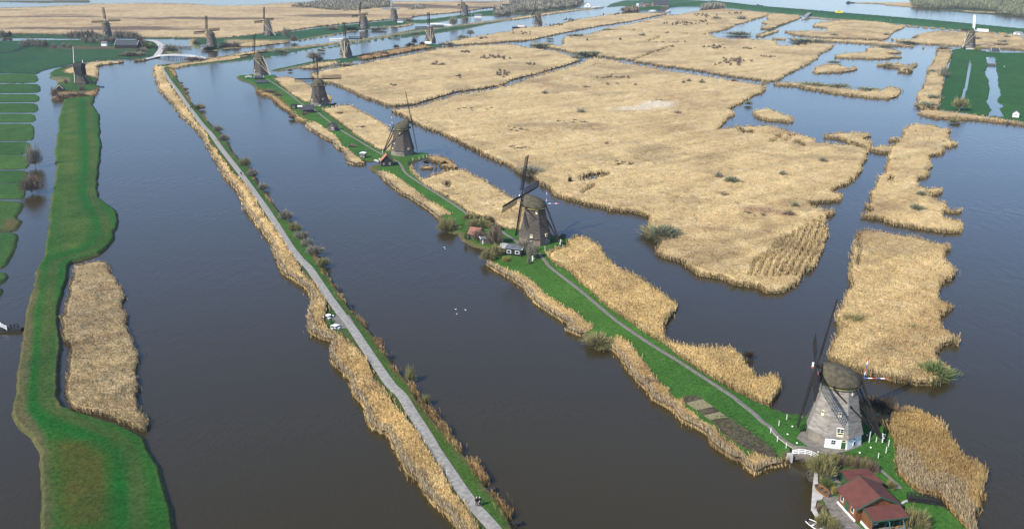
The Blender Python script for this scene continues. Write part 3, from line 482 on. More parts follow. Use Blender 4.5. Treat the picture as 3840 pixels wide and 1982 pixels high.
sheet('path', T(1, 2, [(800, 470), (930, 480), (980, 560), (900, 590), (850, 590), (780, 560), (760, 540), (830, 550), (850, 590), (830, 530), (740, 520), (740, 495)][:6]) , 0.955, 'dirt')
sheet('path', T(1, 2, [(740, 492), (830, 486), (840, 522), (760, 525), (700, 512)]), 0.95, 'dirt')
sheet('path', T(1, 2, [(770, 566), (880, 570), (930, 606), (800, 618), (745, 605)]), 0.945, 'dirt')

# far strip right of the canal with two thatched mills
land('grass_bank', T(1, 0, [(130, 705), (430, 638), (620, 600), (780, 590), (1000, 552), (1100, 532), (1380, 486), (1640, 440), (1800, 440), (1860, 450), (1840, 472), (1700, 490), (1600, 505), (1300, 560), (1080, 600), (960, 618), (830, 652), (600, 690), (450, 685), (220, 720)]), 0.6, GRASS_FAR * 1.15, [(gz(T(1, 0, [(180, 712), (430, 660), (780, 610), (840, 640), (600, 690), (400, 700)])), TAN * 0.8, 3, 1)], seed=39, rim=tuple(BROWN), rimw=2.5, tufts=0.1)
reeds('rusty brown reed bank between the two far thatched mills', T(1, 0, [(1040, 592), (1010, 560), (1100, 528), (1380, 480), (1640, 442), (1760, 452), (1800, 470), (1600, 505), (1300, 560), (1080, 602)]), h=2.4, seed=46, brown=0.8, tint=(0.85, 0.72, 0.6))
reeds('thin pale reed strip on the canal bank before the thatched mill with pale tail beams', T(1, 0, [(420, 660), (620, 612), (820, 600), (850, 622), (760, 655), (600, 688), (470, 690)]), h=1.9, seed=47)

# dyke with the row of thatched mills
RL = T(0, 0, [(2340, 760), (2380, 800), (2460, 822), (2530, 862)]) + T(1, 0, [(0, 925), (60, 960), (150, 980), (210, 1040), (270, 1090), (335, 1120), (320, 1160), (400, 1200), (480, 1230), (530, 1280), (590, 1325)]) + T(1, 1, [(680, 60), (780, 90), (800, 130), (870, 180), (900, 230), (912, 290), (980, 311), (1075, 312), (1090, 285), (1215, 275), (1225, 318), (1150, 325), (1120, 340), (1130, 375), (1190, 390), (1250, 430), (1300, 480), (1370, 540), (1450, 610), (1540, 650), (1640, 710), (1730, 780), (1800, 830), (1822, 880), (1822, 930), (1900, 990), (2010, 1010), (2060, 1080), (2150, 1130), (2260, 1158), (2380, 1165), (2430, 1180), (2330, 1200), (2270, 1235), (2290, 1310)]) \
    + T(2, 2, [(-50, 100), (0, 135), (60, 180), (160, 260), (210, 340), (310, 430), (420, 500), (530, 550), (590, 582), (540, 640), (680, 690), (780, 770), (900, 810), (1010, 850), (1100, 930), (1140, 1020), (1200, 1100), (1300, 1190), (1375, 1260)]) + T(2, 3, [(1420, 50), (1500, 90), (1620, 160), (1700, 260), (1850, 330), (1960, 400), (1990, 480), (2100, 570), (2200, 640), (2270, 650), (2330, 740), (2400, 790), (2480, 752)]) + T(3, 3, [(-20, 735), (50, 722), (130, 718), (200, 685), (245, 690), (250, 640), (440, 640), (445, 760), (435, 1100), (480, 1200), (540, 1270), (600, 1420)])
RR = T(3, 3, [(2300, 1500), (2000, 1330), (1870, 1200), (1780, 1120), (1700, 1060), (1560, 1010), (1440, 920), (1330, 800), (1330, 600), (1340, 500), (1260, 400), (1180, 300), (1000, 190), (880, 180), (600, 205), (340, 205), (180, 180), (60, 140)]) + T(2, 3, [(2554, 110), (2450, 70), (2330, 0)]) + T(2, 2, [(2180, 1220), (1980, 1090), (1760, 950), (1640, 840), (1450, 730), (1280, 610), (1090, 470), (940, 350), (780, 220), (660, 110), (480, -20)]) + T(2, 1, [(400, 1180), (610, 1110), (590, 1060), (480, 1035), (60, 960), (0, 930)]) + T(1, 1, [(2450, 940), (2300, 880), (2150, 790), (2020, 700), (1820, 580), (1680, 480), (1560, 370), (1530, 300), (1740, 240), (1720, 205), (1580, 195), (1300, 180), (1240, 165), (1120, 100), (980, 10)]) + T(1, 0, [(960, 1320), (820, 1210), (680, 1100), (820, 1045), (800, 1030), (720, 1035), (500, 1020), (340, 920), (230, 830), (210, 770), (200, 752), (60, 745), (-60, 745)])
soilz = gz(T(2, 3, [(1990, 240), (2160, 215), (2330, 330), (2480, 430), (2554, 500)]) + T(3, 3, [(95, 590), (60, 620), (-10, 600)]) + T(2, 3, [(2300, 500), (2120, 380)]))
land('mill_dyke', RL + RR, 0.8, GRASS * np.array([1.05, 1.15, 0.9]), [((gz(RL), 2.2), BROWN, 2, 0.9), (gz(T(1, 1, [(1080, 340), (1180, 340), (1280, 400), (1220, 400)])), BROWN, 2, 0.7), (gz(T(3, 3, [(500, 780), (700, 760), (740, 960), (560, 980)])), (0.05, 0.055, 0.025), 1, 0.9), (gz(T(3, 3, [(640, 560), (1080, 640), (1060, 730), (700, 740), (500, 660)])), (0.05, 0.06, 0.025), 1, 0.9)], seed=52, wig=0.2, tufts=0.9,
     holes=[outline(T(3, 3, [(225, 560), (455, 600), (455, 780), (225, 760)]), 0, 0)])
RLr = T(2, 2, [(0, 25), (110, 80), (200, 140), (330, 260), (450, 330), (560, 400), (660, 450), (750, 540), (800, 610), (760, 660), (700, 690), (590, 640), (540, 640), (590, 582), (530, 550), (420, 500), (310, 430), (210, 340), (160, 260), (60, 180), (-10, 130)])
def band(a, b): return a + list(reversed(b))
reeds('straw reed band on the canal side of the mill dyke, between the white garden bridge and the olive willow', T(1, 1, [(2290, 1310)]) + T(2, 2, [(0, 135), (60, 180), (160, 260), (210, 340), (310, 430), (420, 500), (530, 550), (590, 582), (540, 640), (680, 690), (740, 680), (800, 620), (750, 540), (660, 450), (560, 400), (450, 330), (330, 250), (200, 130), (100, 60), (0, 20)]) + T(1, 1, [(2420, 1300), (2340, 1260)]), h=1.9, bpc=2.3, seed=53, low=(RL, 1.43), tint=(1.18, 1.15, 1.05), wig=0.35)
reeds('straw reed band between the olive willow and the vegetable plots', T(2, 2, [(990, 830), (1100, 930), (1140, 1020), (1200, 1100), (1300, 1190), (1375, 1260)]) + T(2, 3, [(1420, 50), (1500, 90), (1620, 160), (1700, 260), (1760, 290), (1800, 230), (1740, 120), (1700, 20)]) + T(2, 2, [(1600, 1290), (1560, 1190), (1440, 1110), (1400, 1030), (1290, 900), (1200, 790), (1130, 700), (1060, 680), (980, 750)]), h=2.0, bpc=2.3, seed=54, low=(RL, 1.21), tint=(1.18, 1.15, 1.05), wig=0.35)
reeds('straw reed band beside the dark dug garden plot, ending at the brick water gate', T(2, 3, [(1700, 260), (1850, 330), (1960, 400), (1990, 480), (2100, 570), (2200, 640), (2270, 650), (2330, 740), (2400, 790), (2480, 752)]) + T(3, 3, [(0, 730), (50, 720), (130, 715), (200, 680), (190, 640), (60, 620), (0, 600)]) + T(2, 3, [(2400, 560), (2340, 600), (2290, 520), (2200, 440), (2080, 380), (2020, 290), (1920, 250), (1850, 170), (1780, 120)]), h=1.7, bpc=2.3, seed=55, low=(RL, 1.32), tint=(1.18, 1.15, 1.05), wig=0.35)
reeds('reed band on the canal side between the grey hut and the brick hut with orange roof', T(1, 0, [(480, 1230), (530, 1280), (590, 1325)]) + T(1, 1, [(680, 60), (780, 90), (800, 130), (870, 180), (900, 230), (912, 290), (980, 311), (1075, 312), (1030, 230), (930, 160), (860, 110), (830, 50)]) + T(1, 0, [(720, 1290), (620, 1230), (560, 1200)]), h=1.8, bpc=2.0, seed=56, low=(RL, 1.10), wig=0.35)
reeds('reed band below the orange roofed hut running down to the round willow', T(1, 1, [(1190, 390), (1250, 430), (1300, 480), (1370, 540), (1450, 610), (1540, 650), (1640, 710), (1730, 780), (1800, 830), (1830, 850), (1900, 830), (1950, 800), (1850, 720), (1720, 650), (1600, 560), (1480, 480), (1360, 400), (1260, 360), (1190, 360)]), h=1.8, bpc=2.0, seed=57, low=(RL, 1.21), wig=0.35)
reeds('reed band beside the fifth mill and the scrub at its garden edge', T(1, 0, [(0, 925), (60, 960), (150, 980), (210, 1040), (270, 1090), (335, 1120), (400, 1200), (480, 1230), (540, 1200), (420, 1140), (330, 1050), (230, 960), (110, 890), (0, 870)]), h=1.8, bpc=2.0, seed=58, brown=0.6, tint=(0.85, 0.78, 0.66), wig=0.35)
# reed beds on the far side of the mill dyke
reeds('reed bed behind the fourth mill, reaching back to the fifth', T(1, 0, [(182, 795), (230, 760), (300, 750), (440, 790), (560, 850), (650, 880), (740, 940), (770, 980), (730, 1012), (600, 1035), (490, 1035), (400, 980), (330, 930), (250, 860)]), h=2.0, seed=70)
reeds('broad reed bed between the third and the fourth mill', T(1, 0, [(650, 1100), (760, 1060), (850, 1032), (960, 1030), (1060, 1100), (1200, 1180), (1300, 1240), (1330, 1270), (1390, 1330)]) + T(1, 1, [(1420, 190), (1330, 195), (1240, 180), (1180, 140), (1100, 100), (970, 15)]) + T(1, 0, [(950, 1320), (800, 1210)]), h=2.0, seed=71)
reeds('reed bed with a small pool between the second and the third mill', T(1, 1, [(1530, 340), (1510, 300), (1560, 310), (1600, 380), (1660, 440), (1700, 425), (1760, 400), (1830, 380), (1950, 350), (2070, 350), (2200, 410), (2330, 480), (2450, 560), (2554, 620)]) + T(2, 1, [(60, 640), (200, 720), (230, 960), (60, 985), (0, 975)]) + T(1, 1, [(2450, 960), (2300, 900), (2130, 810), (2000, 720), (1800, 600), (1650, 500), (1560, 420)]), h=2.2, bpc=1.9, seed=72, holes=[T(1, 1, [(1880, 500), (1950, 500), (1940, 560), (1900, 570)])])
reeds('narrow reed tongue curling round the pool behind the third mill', T(1, 1, [(1740, 205), (1850, 220), (1960, 270), (2060, 330), (2030, 345), (1900, 350), (1830, 330), (1870, 320), (1800, 290), (1740, 285), (1720, 240)]), h=1.7, seed=73, tint=(0.9, 0.85, 0.78))
reeds('little reed island lying in the pool behind the third mill', T(1, 1, [(1615, 335), (1650, 318), (1740, 312), (1800, 325), (1810, 342), (1740, 355), (1650, 355)]), h=1.4, seed=74)
reeds('tall reed bed between the nearest mill and the second mill, widest at its blunt end', T(2, 1, [(360, 1222), (400, 1180), (480, 1130), (590, 1100), (570, 1040), (640, 1015), (720, 1010), (820, 1060), (880, 1110), (930, 1160), (980, 1230), (1070, 1300)]) + T(2, 2, [(1130, 12), (1300, 90), (1440, 180), (1540, 260), (1600, 310), (1630, 370), (1600, 440), (1540, 540), (1490, 620), (1540, 690), (1700, 750), (1850, 765), (2000, 760), (2230, 790), (2320, 880), (2400, 1000), (2430, 1060), (2554, 1060)]) + T(3, 2, [(30, 1040), (80, 1060), (120, 1150), (120, 1230), (90, 1290)]) + T(3, 3, [(60, 60), (20, 100)]) + T(2, 3, [(2554, 120), (2440, 80), (2330, 20)]) + T(2, 2, [(2320, 1310), (2100, 1190), (1900, 1060), (1700, 930), (1600, 840), (1400, 720), (1230, 610), (1050, 480), (900, 360), (740, 230), (620, 110), (480, 10)]) + T(2, 1, [(430, 1320)]), h=2.5, bpc=2.4, seed=75, clump=0.25, tint=(1.03, 1.0, 0.9))
reeds('large dense reed bed on the point beside the nearest mill', T(3, 3, [(880, 150), (910, 70), (980, 10), (1100, 20), (1200, 100), (1290, 85), (1450, 90), (1620, 160), (1750, 240), (1830, 370), (1900, 450), (1950, 560), (2050, 620), (2110, 620), (2130, 680), (2160, 750), (2150, 850), (2120, 950), (2180, 1020), (2110, 1060), (2120, 1130), (2060, 1240), (2140, 1330), (2150, 1450), (2060, 1400), (1920, 1260), (1800, 1110), (1720, 1010), (1500, 970), (1400, 880), (1300, 770), (1300, 600), (1300, 500), (1230, 400), (1170, 330), (1000, 300), (890, 220)]), h=2.7, bpc=2.6, seed=76, clump=0.25, brown=0.45, tint=(0.93, 0.87, 0.72), low=(T(3, 3, [(1300, 700), (1400, 830), (1550, 930), (1750, 980), (1850, 1150), (2000, 1300)]), 4.5))

# the great reed field and its neighbours
F1 = T(1, 0, [(550, 770), (572, 712), (700, 680), (960, 640), (1350, 568), (1700, 500), (1860, 470), (2200, 445), (2554, 432)]) + T(2, 0, [(130, 462), (300, 482), (480, 512), (620, 560), (690, 592), (700, 606), (620, 622), (530, 660), (400, 688), (280, 730), (150, 760), (0, 800)]) + T(1, 0, [(2460, 845), (2260, 888), (2010, 918), (1800, 978), (1560, 1048), (1340, 1068), (1210, 1020), (1040, 960), (900, 890), (770, 840), (690, 830), (600, 795)])
reeds('northern part of the great reed field, left of the narrow cut', F1, h=2.0, bpc=1.5, seed=80, brown=0.25, bscale=40)
F2 = T(1, 0, [(1340, 1080), (1560, 1062), (1800, 992), (2010, 932), (2260, 900), (2554, 832)]) + T(2, 0, [(150, 775), (280, 742), (400, 700), (550, 668), (700, 618), (740, 600), (760, 572), (860, 570), (1000, 590), (1180, 630), (1330, 648), (1530, 690), (1800, 730), (2130, 780), (2300, 805), (2530, 838), (2535, 875), (2510, 930), (2430, 950), (2370, 990), (2280, 1030), (2140, 1100), (2222, 1132), (2140, 1190), (2062, 1275), (2250, 1245), (2554, 1235)]) + T(3, 0, [(200, 1290), (340, 1330)]) + T(3, 1, [(440, 30), (470, 75), (700, 95), (850, 100), (1000, 150), (1030, 175), (1000, 195), (965, 220), (970, 270), (920, 350), (920, 400), (880, 440), (850, 480), (810, 465), (790, 510), (700, 540), (620, 552), (760, 590), (772, 620), (700, 680), (600, 690), (400, 705), (430, 712), (530, 722), (560, 760), (650, 740), (640, 800), (590, 900), (580, 1000), (560, 1080), (540, 1190), (490, 1320)]) + T(3, 2, [(350, 110), (270, 200), (150, 250), (0, 262)]) + T(2, 2, [(2440, 210), (2240, 185), (2100, 120), (1880, 90), (1780, 30)]) + T(2, 1, [(1710, 1310), (1670, 1280), (1580, 1260), (1450, 1210), (1470, 1110), (1440, 1050), (1350, 1030), (1310, 950), (1390, 880), (1370, 850), (1280, 810), (1180, 790), (970, 770), (900, 740), (730, 715), (640, 680), (540, 660), (410, 600), (390, 550), (280, 520), (200, 440), (60, 400)]) + T(1, 1, [(2554, 350), (2420, 290), (2280, 220), (2130, 150), (2000, 80), (1840, 0)]) + T(1, 0, [(1700, 1290), (1580, 1230), (1510, 1180), (1400, 1130)])
stripe = []
for k in range(8):
    o_ = k * 68
    stripe.append((T(3, 1, [(610 - o_ * 1.0, 800 + k * 35), (560 - o_ * 1.05, 960 + k * 25), (500 - o_ * 1.1, 1130 + k * 10), (430 - o_ * 1.15, 1260)]) + T(3, 2, [(345 - o_ * 1.1, 90)]), 0.5 if k < 4 else 0.36))
pud = [T(2, 0, [(2240, 1300), (2420, 1320), (2420, 1345), (2300, 1350)])] + [T(3, 1, [(x, y), (x + 60, y - 8), (x + 75, y + 10), (x + 20, y + 22)]) for x, y in ((70, 40), (150, 70), (260, 100), (310, 120), (20, 80), (200, 30))]
reeds('great golden reed field filling the centre right of the picture', F2, h=2.1, bpc=1.7, seed=81, brown=0.3, bscale=36, clump=0.3, zones=[(gz(T(2, 0, [(920, 1105), (1200, 1075), (1350, 1015), (1660, 1035), (1600, 1085), (1300, 1112), (1050, 1115)])), (0.68, 0.60, 0.46), 6, 0.9), (gz(T(2, 1, [(1850, 960), (2100, 950), (2300, 990), (2000, 1005)])), (0.30, 0.19, 0.11), 4, 0.8), (gz(T(2, 1, [(2030, 598), (2180, 603), (2170, 632), (2040, 625)])), (0.28, 0.20, 0.11), 3, 0.9),
     (gz(T(2, 1, [(2250, 735), (2554, 755)]) + T(3, 1, [(280, 825), (250, 865), (0, 835)]) + T(2, 1, [(2300, 805)])), (0.32, 0.20, 0.12), 5, 0.8), (gz(T(2, 0, [(0, 1245), (400, 1238), (800, 1262), (400, 1290), (0, 1275)])), (0.34, 0.25, 0.14), 6, 0.8), (gz(T(2, 0, [(1300, 1160), (2000, 1150), (1900, 1210), (1200, 1230)])), (0.42, 0.31, 0.15), 12, 0.7), (gz(T(2, 0, [(1250, 1280), (1800, 1240), (1700, 1330), (1200, 1345)])), (0.40, 0.29, 0.14), 12, 0.6)], holes=stripe + pud + [T(2, 1, [(660, 465), (740, 420), (860, 405), (980, 410), (960, 430), (860, 470), (700, 500)]), T(2, 1, [(690, 610), (780, 535), (820, 530), (790, 560), (710, 620)])])
F3 = T(2, 0, [(180, 452), (220, 425), (330, 420), (400, 440), (500, 452), (520, 365), (640, 352), (740, 345), (820, 318), (900, 300), (960, 275), (1200, 232), (1560, 142), (1650, 145), (1900, 100), (2110, 84), (2554, 122), (2554, 155), (2480, 180), (2400, 202), (2210, 262), (2140, 300), (1950, 338), (2040, 372), (2200, 378), (2554, 390)]) + T(3, 0, [(85, 398), (95, 440), (250, 452), (400, 430), (660, 432), (660, 455), (620, 492), (500, 548), (480, 592), (350, 672), (250, 722), (180, 752), (130, 790), (100, 808), (0, 820)]) + T(2, 0, [(2400, 795), (2130, 760), (1800, 700), (1530, 668), (1330, 634), (1210, 620), (1160, 600), (850, 562), (700, 545), (560, 522), (380, 482), (300, 470)])
reeds('reed field beyond the narrow diagonal ditch, crossed by a thin dark cut', F3, h=2.0, bpc=1.3, seed=82, brown=0.28, bscale=45, holes=[(T(2, 0, [(1195, 600), (1350, 540), (1520, 478), (1620, 455)]), 1.2), (T(2, 0, [(1920, 340), (1400, 318), (1200, 300)]), 1.0), (T(2, 0, [(1360, 408), (1475, 362)]), 1.6)])
F0 = T(2, 0, [(0, 290), (100, 270), (340, 260), (500, 230), (640, 190), (900, 150), (1110, 128), (1400, 126), (1540, 122), (1545, 138), (1200, 214), (900, 258), (740, 288), (480, 338), (300, 378), (130, 412), (0, 418)]) + T(1, 0, [(2300, 435), (2000, 455), (1900, 452), (1860, 430), (1900, 408), (2010, 388), (2300, 340), (2554, 300)])
reeds('reed strip on the far side of the straight ditch, behind the thatched mills', F0, h=2.0, bpc=1.2, seed=83, brown=0.3)
BEDS = [
 ('long thin reed bar across the top of the right hand lake', T(3, 0, [(0, 372), (300, 378), (640, 382), (1100, 402), (1400, 440), (1560, 466), (1550, 480), (1300, 466), (1100, 452), (800, 430), (660, 425), (300, 405), (0, 392)]), {}),
 ('reed island with two arms, northernmost in the right hand lake', T(3, 0, [(968, 470), (1050, 458), (1220, 480), (1340, 510), (1350, 530), (1170, 528), (1360, 560), (1402, 576), (1250, 585), (1130, 596), (900, 590), (680, 580), (645, 565), (680, 545), (780, 517), (960, 512), (1010, 500)]), {}),
 ('low oval reed island on the left of the right hand lake', T(3, 0, [(440, 712), (482, 690), (475, 655), (620, 630), (720, 640), (790, 675), (830, 660), (900, 655), (912, 680), (860, 710), (700, 730), (500, 735)]), {}),
 ('thin forked reed island on the right of the right hand lake', T(3, 0, [(1010, 640), (1180, 618), (1340, 625), (1400, 642), (1480, 625), (1495, 655), (1440, 700), (1430, 728), (1290, 727), (1330, 705), (1300, 685), (1150, 665)]), dict(green=0.4)),
 ('long curved reed spit with a rounded end under the right hand lake', T(3, 0, [(-50, 818), (60, 815), (180, 805), (400, 825), (600, 845), (800, 880), (1000, 898), (1120, 885), (1200, 855), (1300, 868), (1318, 920), (1290, 970), (1190, 992), (1060, 987), (900, 967), (700, 942), (540, 917), (400, 892), (300, 868), (120, 855), (-50, 835)]), dict(green=0.25)),
 ('upright reed strip along the left edge of the far right polder', T(3, 0, [(1690, 482), (1760, 470), (1825, 482), (1832, 540), (1800, 640), (1745, 800), (1722, 960), (1690, 1085), (1600, 1090), (1520, 1082), (1470, 1050), (1505, 1000), (1490, 950), (1510, 908), (1560, 860), (1570, 800), (1605, 730), (1600, 680), (1650, 620), (1690, 540)]), dict(green=0.3)),
 ('thick reed hedge closing the far right polder along the water', T(3, 0, [(1500, 1142), (1520, 1090), (1580, 1078), (1800, 1102), (2000, 1125), (2200, 1152), (2554, 1212), (3000, 1290), (3000, 1350), (2554, 1252), (2400, 1240), (2200, 1212), (1900, 1192), (1700, 1185), (1600, 1168)]), {}),
 ('small pear shaped reed islet by the edge of the great reed field', T(2, 0, [(2418, 1142), (2450, 1080), (2554, 1072)]) + T(3, 0, [(80, 1095), (150, 1120), (290, 1160), (240, 1175), (265, 1215), (235, 1228), (150, 1215), (0, 1205)]) + T(2, 0, [(2480, 1182)]), {}),
 ('spindly reed spit pointing left between two pools', T(3, 1, [(470, 18), (540, 0), (660, -15), (800, -28), (980, -22), (1035, 5), (1010, 30), (925, 40), (1045, 62), (1035, 90), (1010, 120), (1130, 115), (1230, 112), (1240, 150), (1225, 200), (1150, 205), (1010, 180), (960, 130), (820, 100), (740, 70), (600, 45)]), dict(green=0.2, brown=0.45)),
 ('tall ragged reed island with side fingers, upper of the two on the right', T(3, 0, [(1320, 1290), (1380, 1262), (1480, 1222), (1620, 1235), (1700, 1255), (1810, 1280), (1795, 1330)]) + T(3, 1, [(1800, 45), (1880, 80), (1893, 120), (1850, 145), (1760, 152), (1740, 210), (1590, 236), (1640, 280), (1642, 340), (1590, 372), (1600, 430), (1480, 466), (1492, 512), (1650, 530), (1750, 520), (1740, 590), (1690, 620), (1580, 602), (1660, 640), (1760, 662), (1800, 740), (1915, 742), (1900, 780), (1730, 782), (1760, 815), (1930, 850), (1935, 950), (1910, 992), (1800, 992), (1550, 962), (1400, 932), (1270, 922), (1150, 872), (960, 850), (962, 790), (1070, 762), (965, 735), (978, 690), (1042, 680), (1030, 600), (1062, 540), (1120, 400), (1182, 390), (1180, 340), (1222, 262), (1215, 210), (1230, 110), (1340, 92), (1205, 65), (1215, 38), (1340, 35)]) + T(3, 0, [(1360, 1310)]), dict(clump=0.42, holes=[T(3, 1, [(1200, 440), (1250, 445), (1245, 500), (1200, 490)])])),
 ('large block of combed reeds, lower of the two islands on the right', T(3, 1, [(900, 965), (960, 940), (1140, 952), (1300, 992), (1480, 1012), (1650, 1062), (1760, 1082), (1815, 1100), (1825, 1150), (1762, 1165), (1762, 1232), (1850, 1312)]) + T(3, 2, [(1862, 20), (1868, 90), (1830, 140), (1760, 142), (1692, 250), (1702, 300), (1780, 332), (1845, 352), (1832, 420), (1750, 482), (1705, 492), (1740, 560), (1822, 640), (1915, 715), (1900, 742), (1742, 782), (1722, 842), (1652, 882), (1702, 922), (1800, 980), (1835, 1060), (1812, 1142), (1680, 1172), (1500, 1187), (1300, 1152), (1150, 1112), (1000, 1082), (780, 1012), (650, 952), (605, 902), (640, 782), (742, 592), (680, 532), (712, 440), (762, 342), (802, 240), (852, 160), (820, 100), (832, 30)]) + T(3, 1, [(850, 1280), (862, 1150), (892, 1050)]), dict(clump=0.38, bpc=2.0, h=2.4, holes=[(T(3, 1, [(918, 1010), (915, 1150), (905, 1300)]), 0.55)])),
 ('flat reed patch beyond the white bar of water at the top right', T(3, 0, [(430, 270), (540, 212), (760, 197), (1100, 212), (1300, 248), (1375, 268), (1260, 320), (1200, 380), (1140, 408), (1000, 400), (800, 387), (560, 382), (250, 357), (220, 335), (125, 322), (180, 307), (400, 300), (590, 302), (600, 285)]), dict(bpc=1.2)),
 ('broad reed marsh around the far right mill', T(3, 0, [(1440, 358), (1560, 322), (1700, 302), (2000, 312), (2554, 350), (3200, 400), (3200, 560), (2554, 505), (2100, 482), (1860, 462), (1700, 452), (1500, 442), (1320, 422), (1230, 397), (1300, 387), (1450, 385), (1520, 372)]), dict(bpc=1.2, brown=0.45, bscale=22)),
 ('thin reed ribbon at the foot of the river dyke', T(3, 0, [(335, 208), (400, 168), (600, 182), (1000, 208), (1400, 250), (1800, 285), (2450, 332), (2450, 350), (1900, 310), (1380, 266), (1330, 262), (900, 222), (640, 200), (430, 186)]), dict(h=1.4)),
 ('reed wedge left of the grassy farm track at the top right', T(3, 0, [(0, 126), (150, 136), (338, 153), (300, 192), (100, 260), (0, 300)]) + T(2, 0, [(2554, 300), (2480, 290), (2554, 240), (2480, 225), (2554, 200)]), dict(bpc=1.2, brown=0.5, bscale=18)),
 ('reed patch and scrub right of the farm track at the top right', T(2, 0, [(2420, 365), (2480, 330), (2554, 310)]) + T(3, 0, [(40, 305), (110, 290), (95, 320), (0, 350)]) + T(2, 0, [(2500, 375)]), dict(bpc=1.2, brown=0.5)),
 ('sandy reed shore on the far side of the river', T(3, 0, [(840, 32), (1000, 25), (1420, 24), (1420, 5), (1700, 5), (1700, 92), (1450, 74), (1180, 56), (1160, 45)]), dict(bpc=0.9, h=1.2, brown=0.1)),
 ('tan reed strip below the far riverside wood', T(3, 0, [(1820, 105), (1900, 98), (2280, 118), (2280, 142), (2000, 128)]), dict(bpc=0.9, h=1.4, brown=0.1)),
]
for i, (lb, poly, kw) in enumerate(BEDS): reeds(lb, poly, seed=90 + i, **dict(dict(h=2.0, bpc=1.6), **kw))
# green polder on the far right
land('meadow', T(3, 0, [(1840, 492), (1920, 480), (2100, 490), (2200, 515), (2554, 528), (3000, 545), (3000, 1310), (2554, 1225), (2360, 1190), (2200, 1168), (1900, 1120), (1690, 1100), (1722, 960), (1750, 800), (1810, 640)]), 0.5, GRASS_FAR * np.array([1.0, 1.15, 0.8]), seed=110, rim=(0.04, 0.05, 0.02), rimw=1.5,
     holes=[outline(T(3, 0, [(2175, 575), (2200, 655), (2170, 720), (2200, 800), (2222, 900), (2178, 1020), (2235, 1100), (2195, 1155), (2350, 1165), (2310, 1080), (2345, 1058), (2280, 1010), (2322, 940), (2290, 830), (2292, 750), (2270, 680), (2262, 572)]), 0, 0.2), (gz(T(3, 0, [(2015, 600), (2010, 700), (1980, 850), (1945, 960), (1925, 1060)])), 0.7)])
land('grass_bank', T(3, 0, [(0, 78), (300, 100), (700, 134), (1200, 175), (1700, 217), (2200, 266), (2560, 300), (3200, 360), (3200, 410), (2470, 334), (2200, 312), (1800, 286), (1400, 245), (1000, 205), (620, 180), (340, 150), (0, 122)]) + T(2, 0, [(2110, 72), (1900, 62), (1720, 62), (1400, 100), (1250, 108), (1230, 90), (1700, 40), (2000, 14), (2300, 48)]), 3.0, GRASS_FAR * np.array([1.0, 1.1, 0.95]), seed=111, rimw=12, rim=tuple(GRASS_FAR * 1.3), tufts=0)
land('farm_track_bank', T(3, 0, [(375, 145), (415, 140), (330, 185), (150, 262), (0, 330)]) + T(2, 0, [(2500, 352), (2400, 366), (2480, 330), (2554, 300)]) + T(3, 0, [(0, 300), (150, 240), (290, 190)]), 1.0, GRASS_FAR * 1.2, seed=112, rimw=3, tufts=0)
land('meadow', T(2, 0, [(930, 80), (980, 40), (1110, 8), (1400, 0), (1700, 0), (1960, 10), (1720, 45), (1400, 90), (1120, 118), (1100, 100), (1200, 78), (1100, 62)]), 0.8, GRASS_FAR * 1.2 + 0.01, seed=113, rimw=3, tufts=0)
land('meadow', T(0, 0, [(-500, 10), (0, 8), (900, 6), (900, 28), (400, 32), (0, 22), (-500, 25)]), 0.8, (0.12, 0.11, 0.06), seed=114, tufts=0)
land('river_bank', T(3, 0, [(1400, -10), (3200, -10), (3200, 220), (2554, 170), (2290, 155), (2200, 148), (1900, 125), (1700, 100), (1450, 78)]), 0.8, (0.05, 0.07, 0.035), seed=115, tufts=0)
# trodden paths, plots, paving round the nearest mill
RPATH = T(1, 0, [(100, 785), (200, 845), (330, 935), (450, 1030), (560, 1080), (680, 1170), (800, 1265)]) + T(1, 1, [(900, 0), (1020, 70), (1150, 150), (1260, 210), (1330, 250), (1400, 272), (1450, 320), (1490, 390), (1600, 470), (1740, 560), (1900, 660), (2050, 760), (2150, 830), (2300, 900), (2420, 950), (2500, 1010)]) + T(2, 1, [(10, 1050), (120, 1130), (250, 1190), (330, 1270)]) + T(2, 2, [(380, 0), (520, 110), (700, 250), (880, 400), (1050, 540), (1250, 680), (1450, 810), (1650, 930), (1850, 1060), (2050, 1190), (2200, 1290)]) + T(2, 3, [(2290, 80), (2400, 165), (2500, 260)]) + T(3, 3, [(20, 310), (90, 390), (180, 460), (270, 510), (400, 530), (500, 545)])
ribbon('footpath', RPATH, 1.15, 0.96, 'dirt', n=6, wob=0.12)
ribbon('footpath', T(3, 3, [(1080, 700), (1140, 750), (1230, 830), (1290, 890), (1310, 930)]), lambda t: 0.7 + 1.6 * max(0, t - 0.6), 0.96, 'dirt', n=6)
sheet('paving', T(3, 3, [(290, 415), (340, 345), (420, 380), (900, 400), (935, 500), (780, 555), (690, 572), (600, 590), (500, 560), (400, 500)]), 0.93, 'paving')
sheet('paving', T(3, 3, [(540, 1010), (700, 1000), (720, 1080), (870, 1260), (960, 1340), (740, 1400), (640, 1200)]), 0.94, 'paving')
sheet('paving', T(3, 3, [(940, 1330), (1310, 1300), (1300, 1190), (1330, 1210), (1450, 1340), (1460, 1400), (940, 1400)]), 0.935, 'paving')
sheet('paving', T(3, 3, [(560, 790), (640, 770), (760, 900), (740, 960), (640, 930)]), 0.93, 'paving')
sheet('quay', [(CR['A2'][0] * KX + x / 3.889 * KX, CR['A2'][1] * KY + y / 3.889 * KY) for x, y in [(443, 500), (497, 498), (492, 640), (560, 820), (640, 740), (715, 810), (700, 835), (565, 850), (560, 890), (480, 905), (458, 1000), (512, 1130), (470, 1152), (395, 1030), (418, 700)]], 1.0, 'concrete')
sheet('garden_plot', T(2, 3, [(1720, 0), (1870, 0), (1900, 35), (1740, 70), (1700, 40)]), 0.98, 'soil')
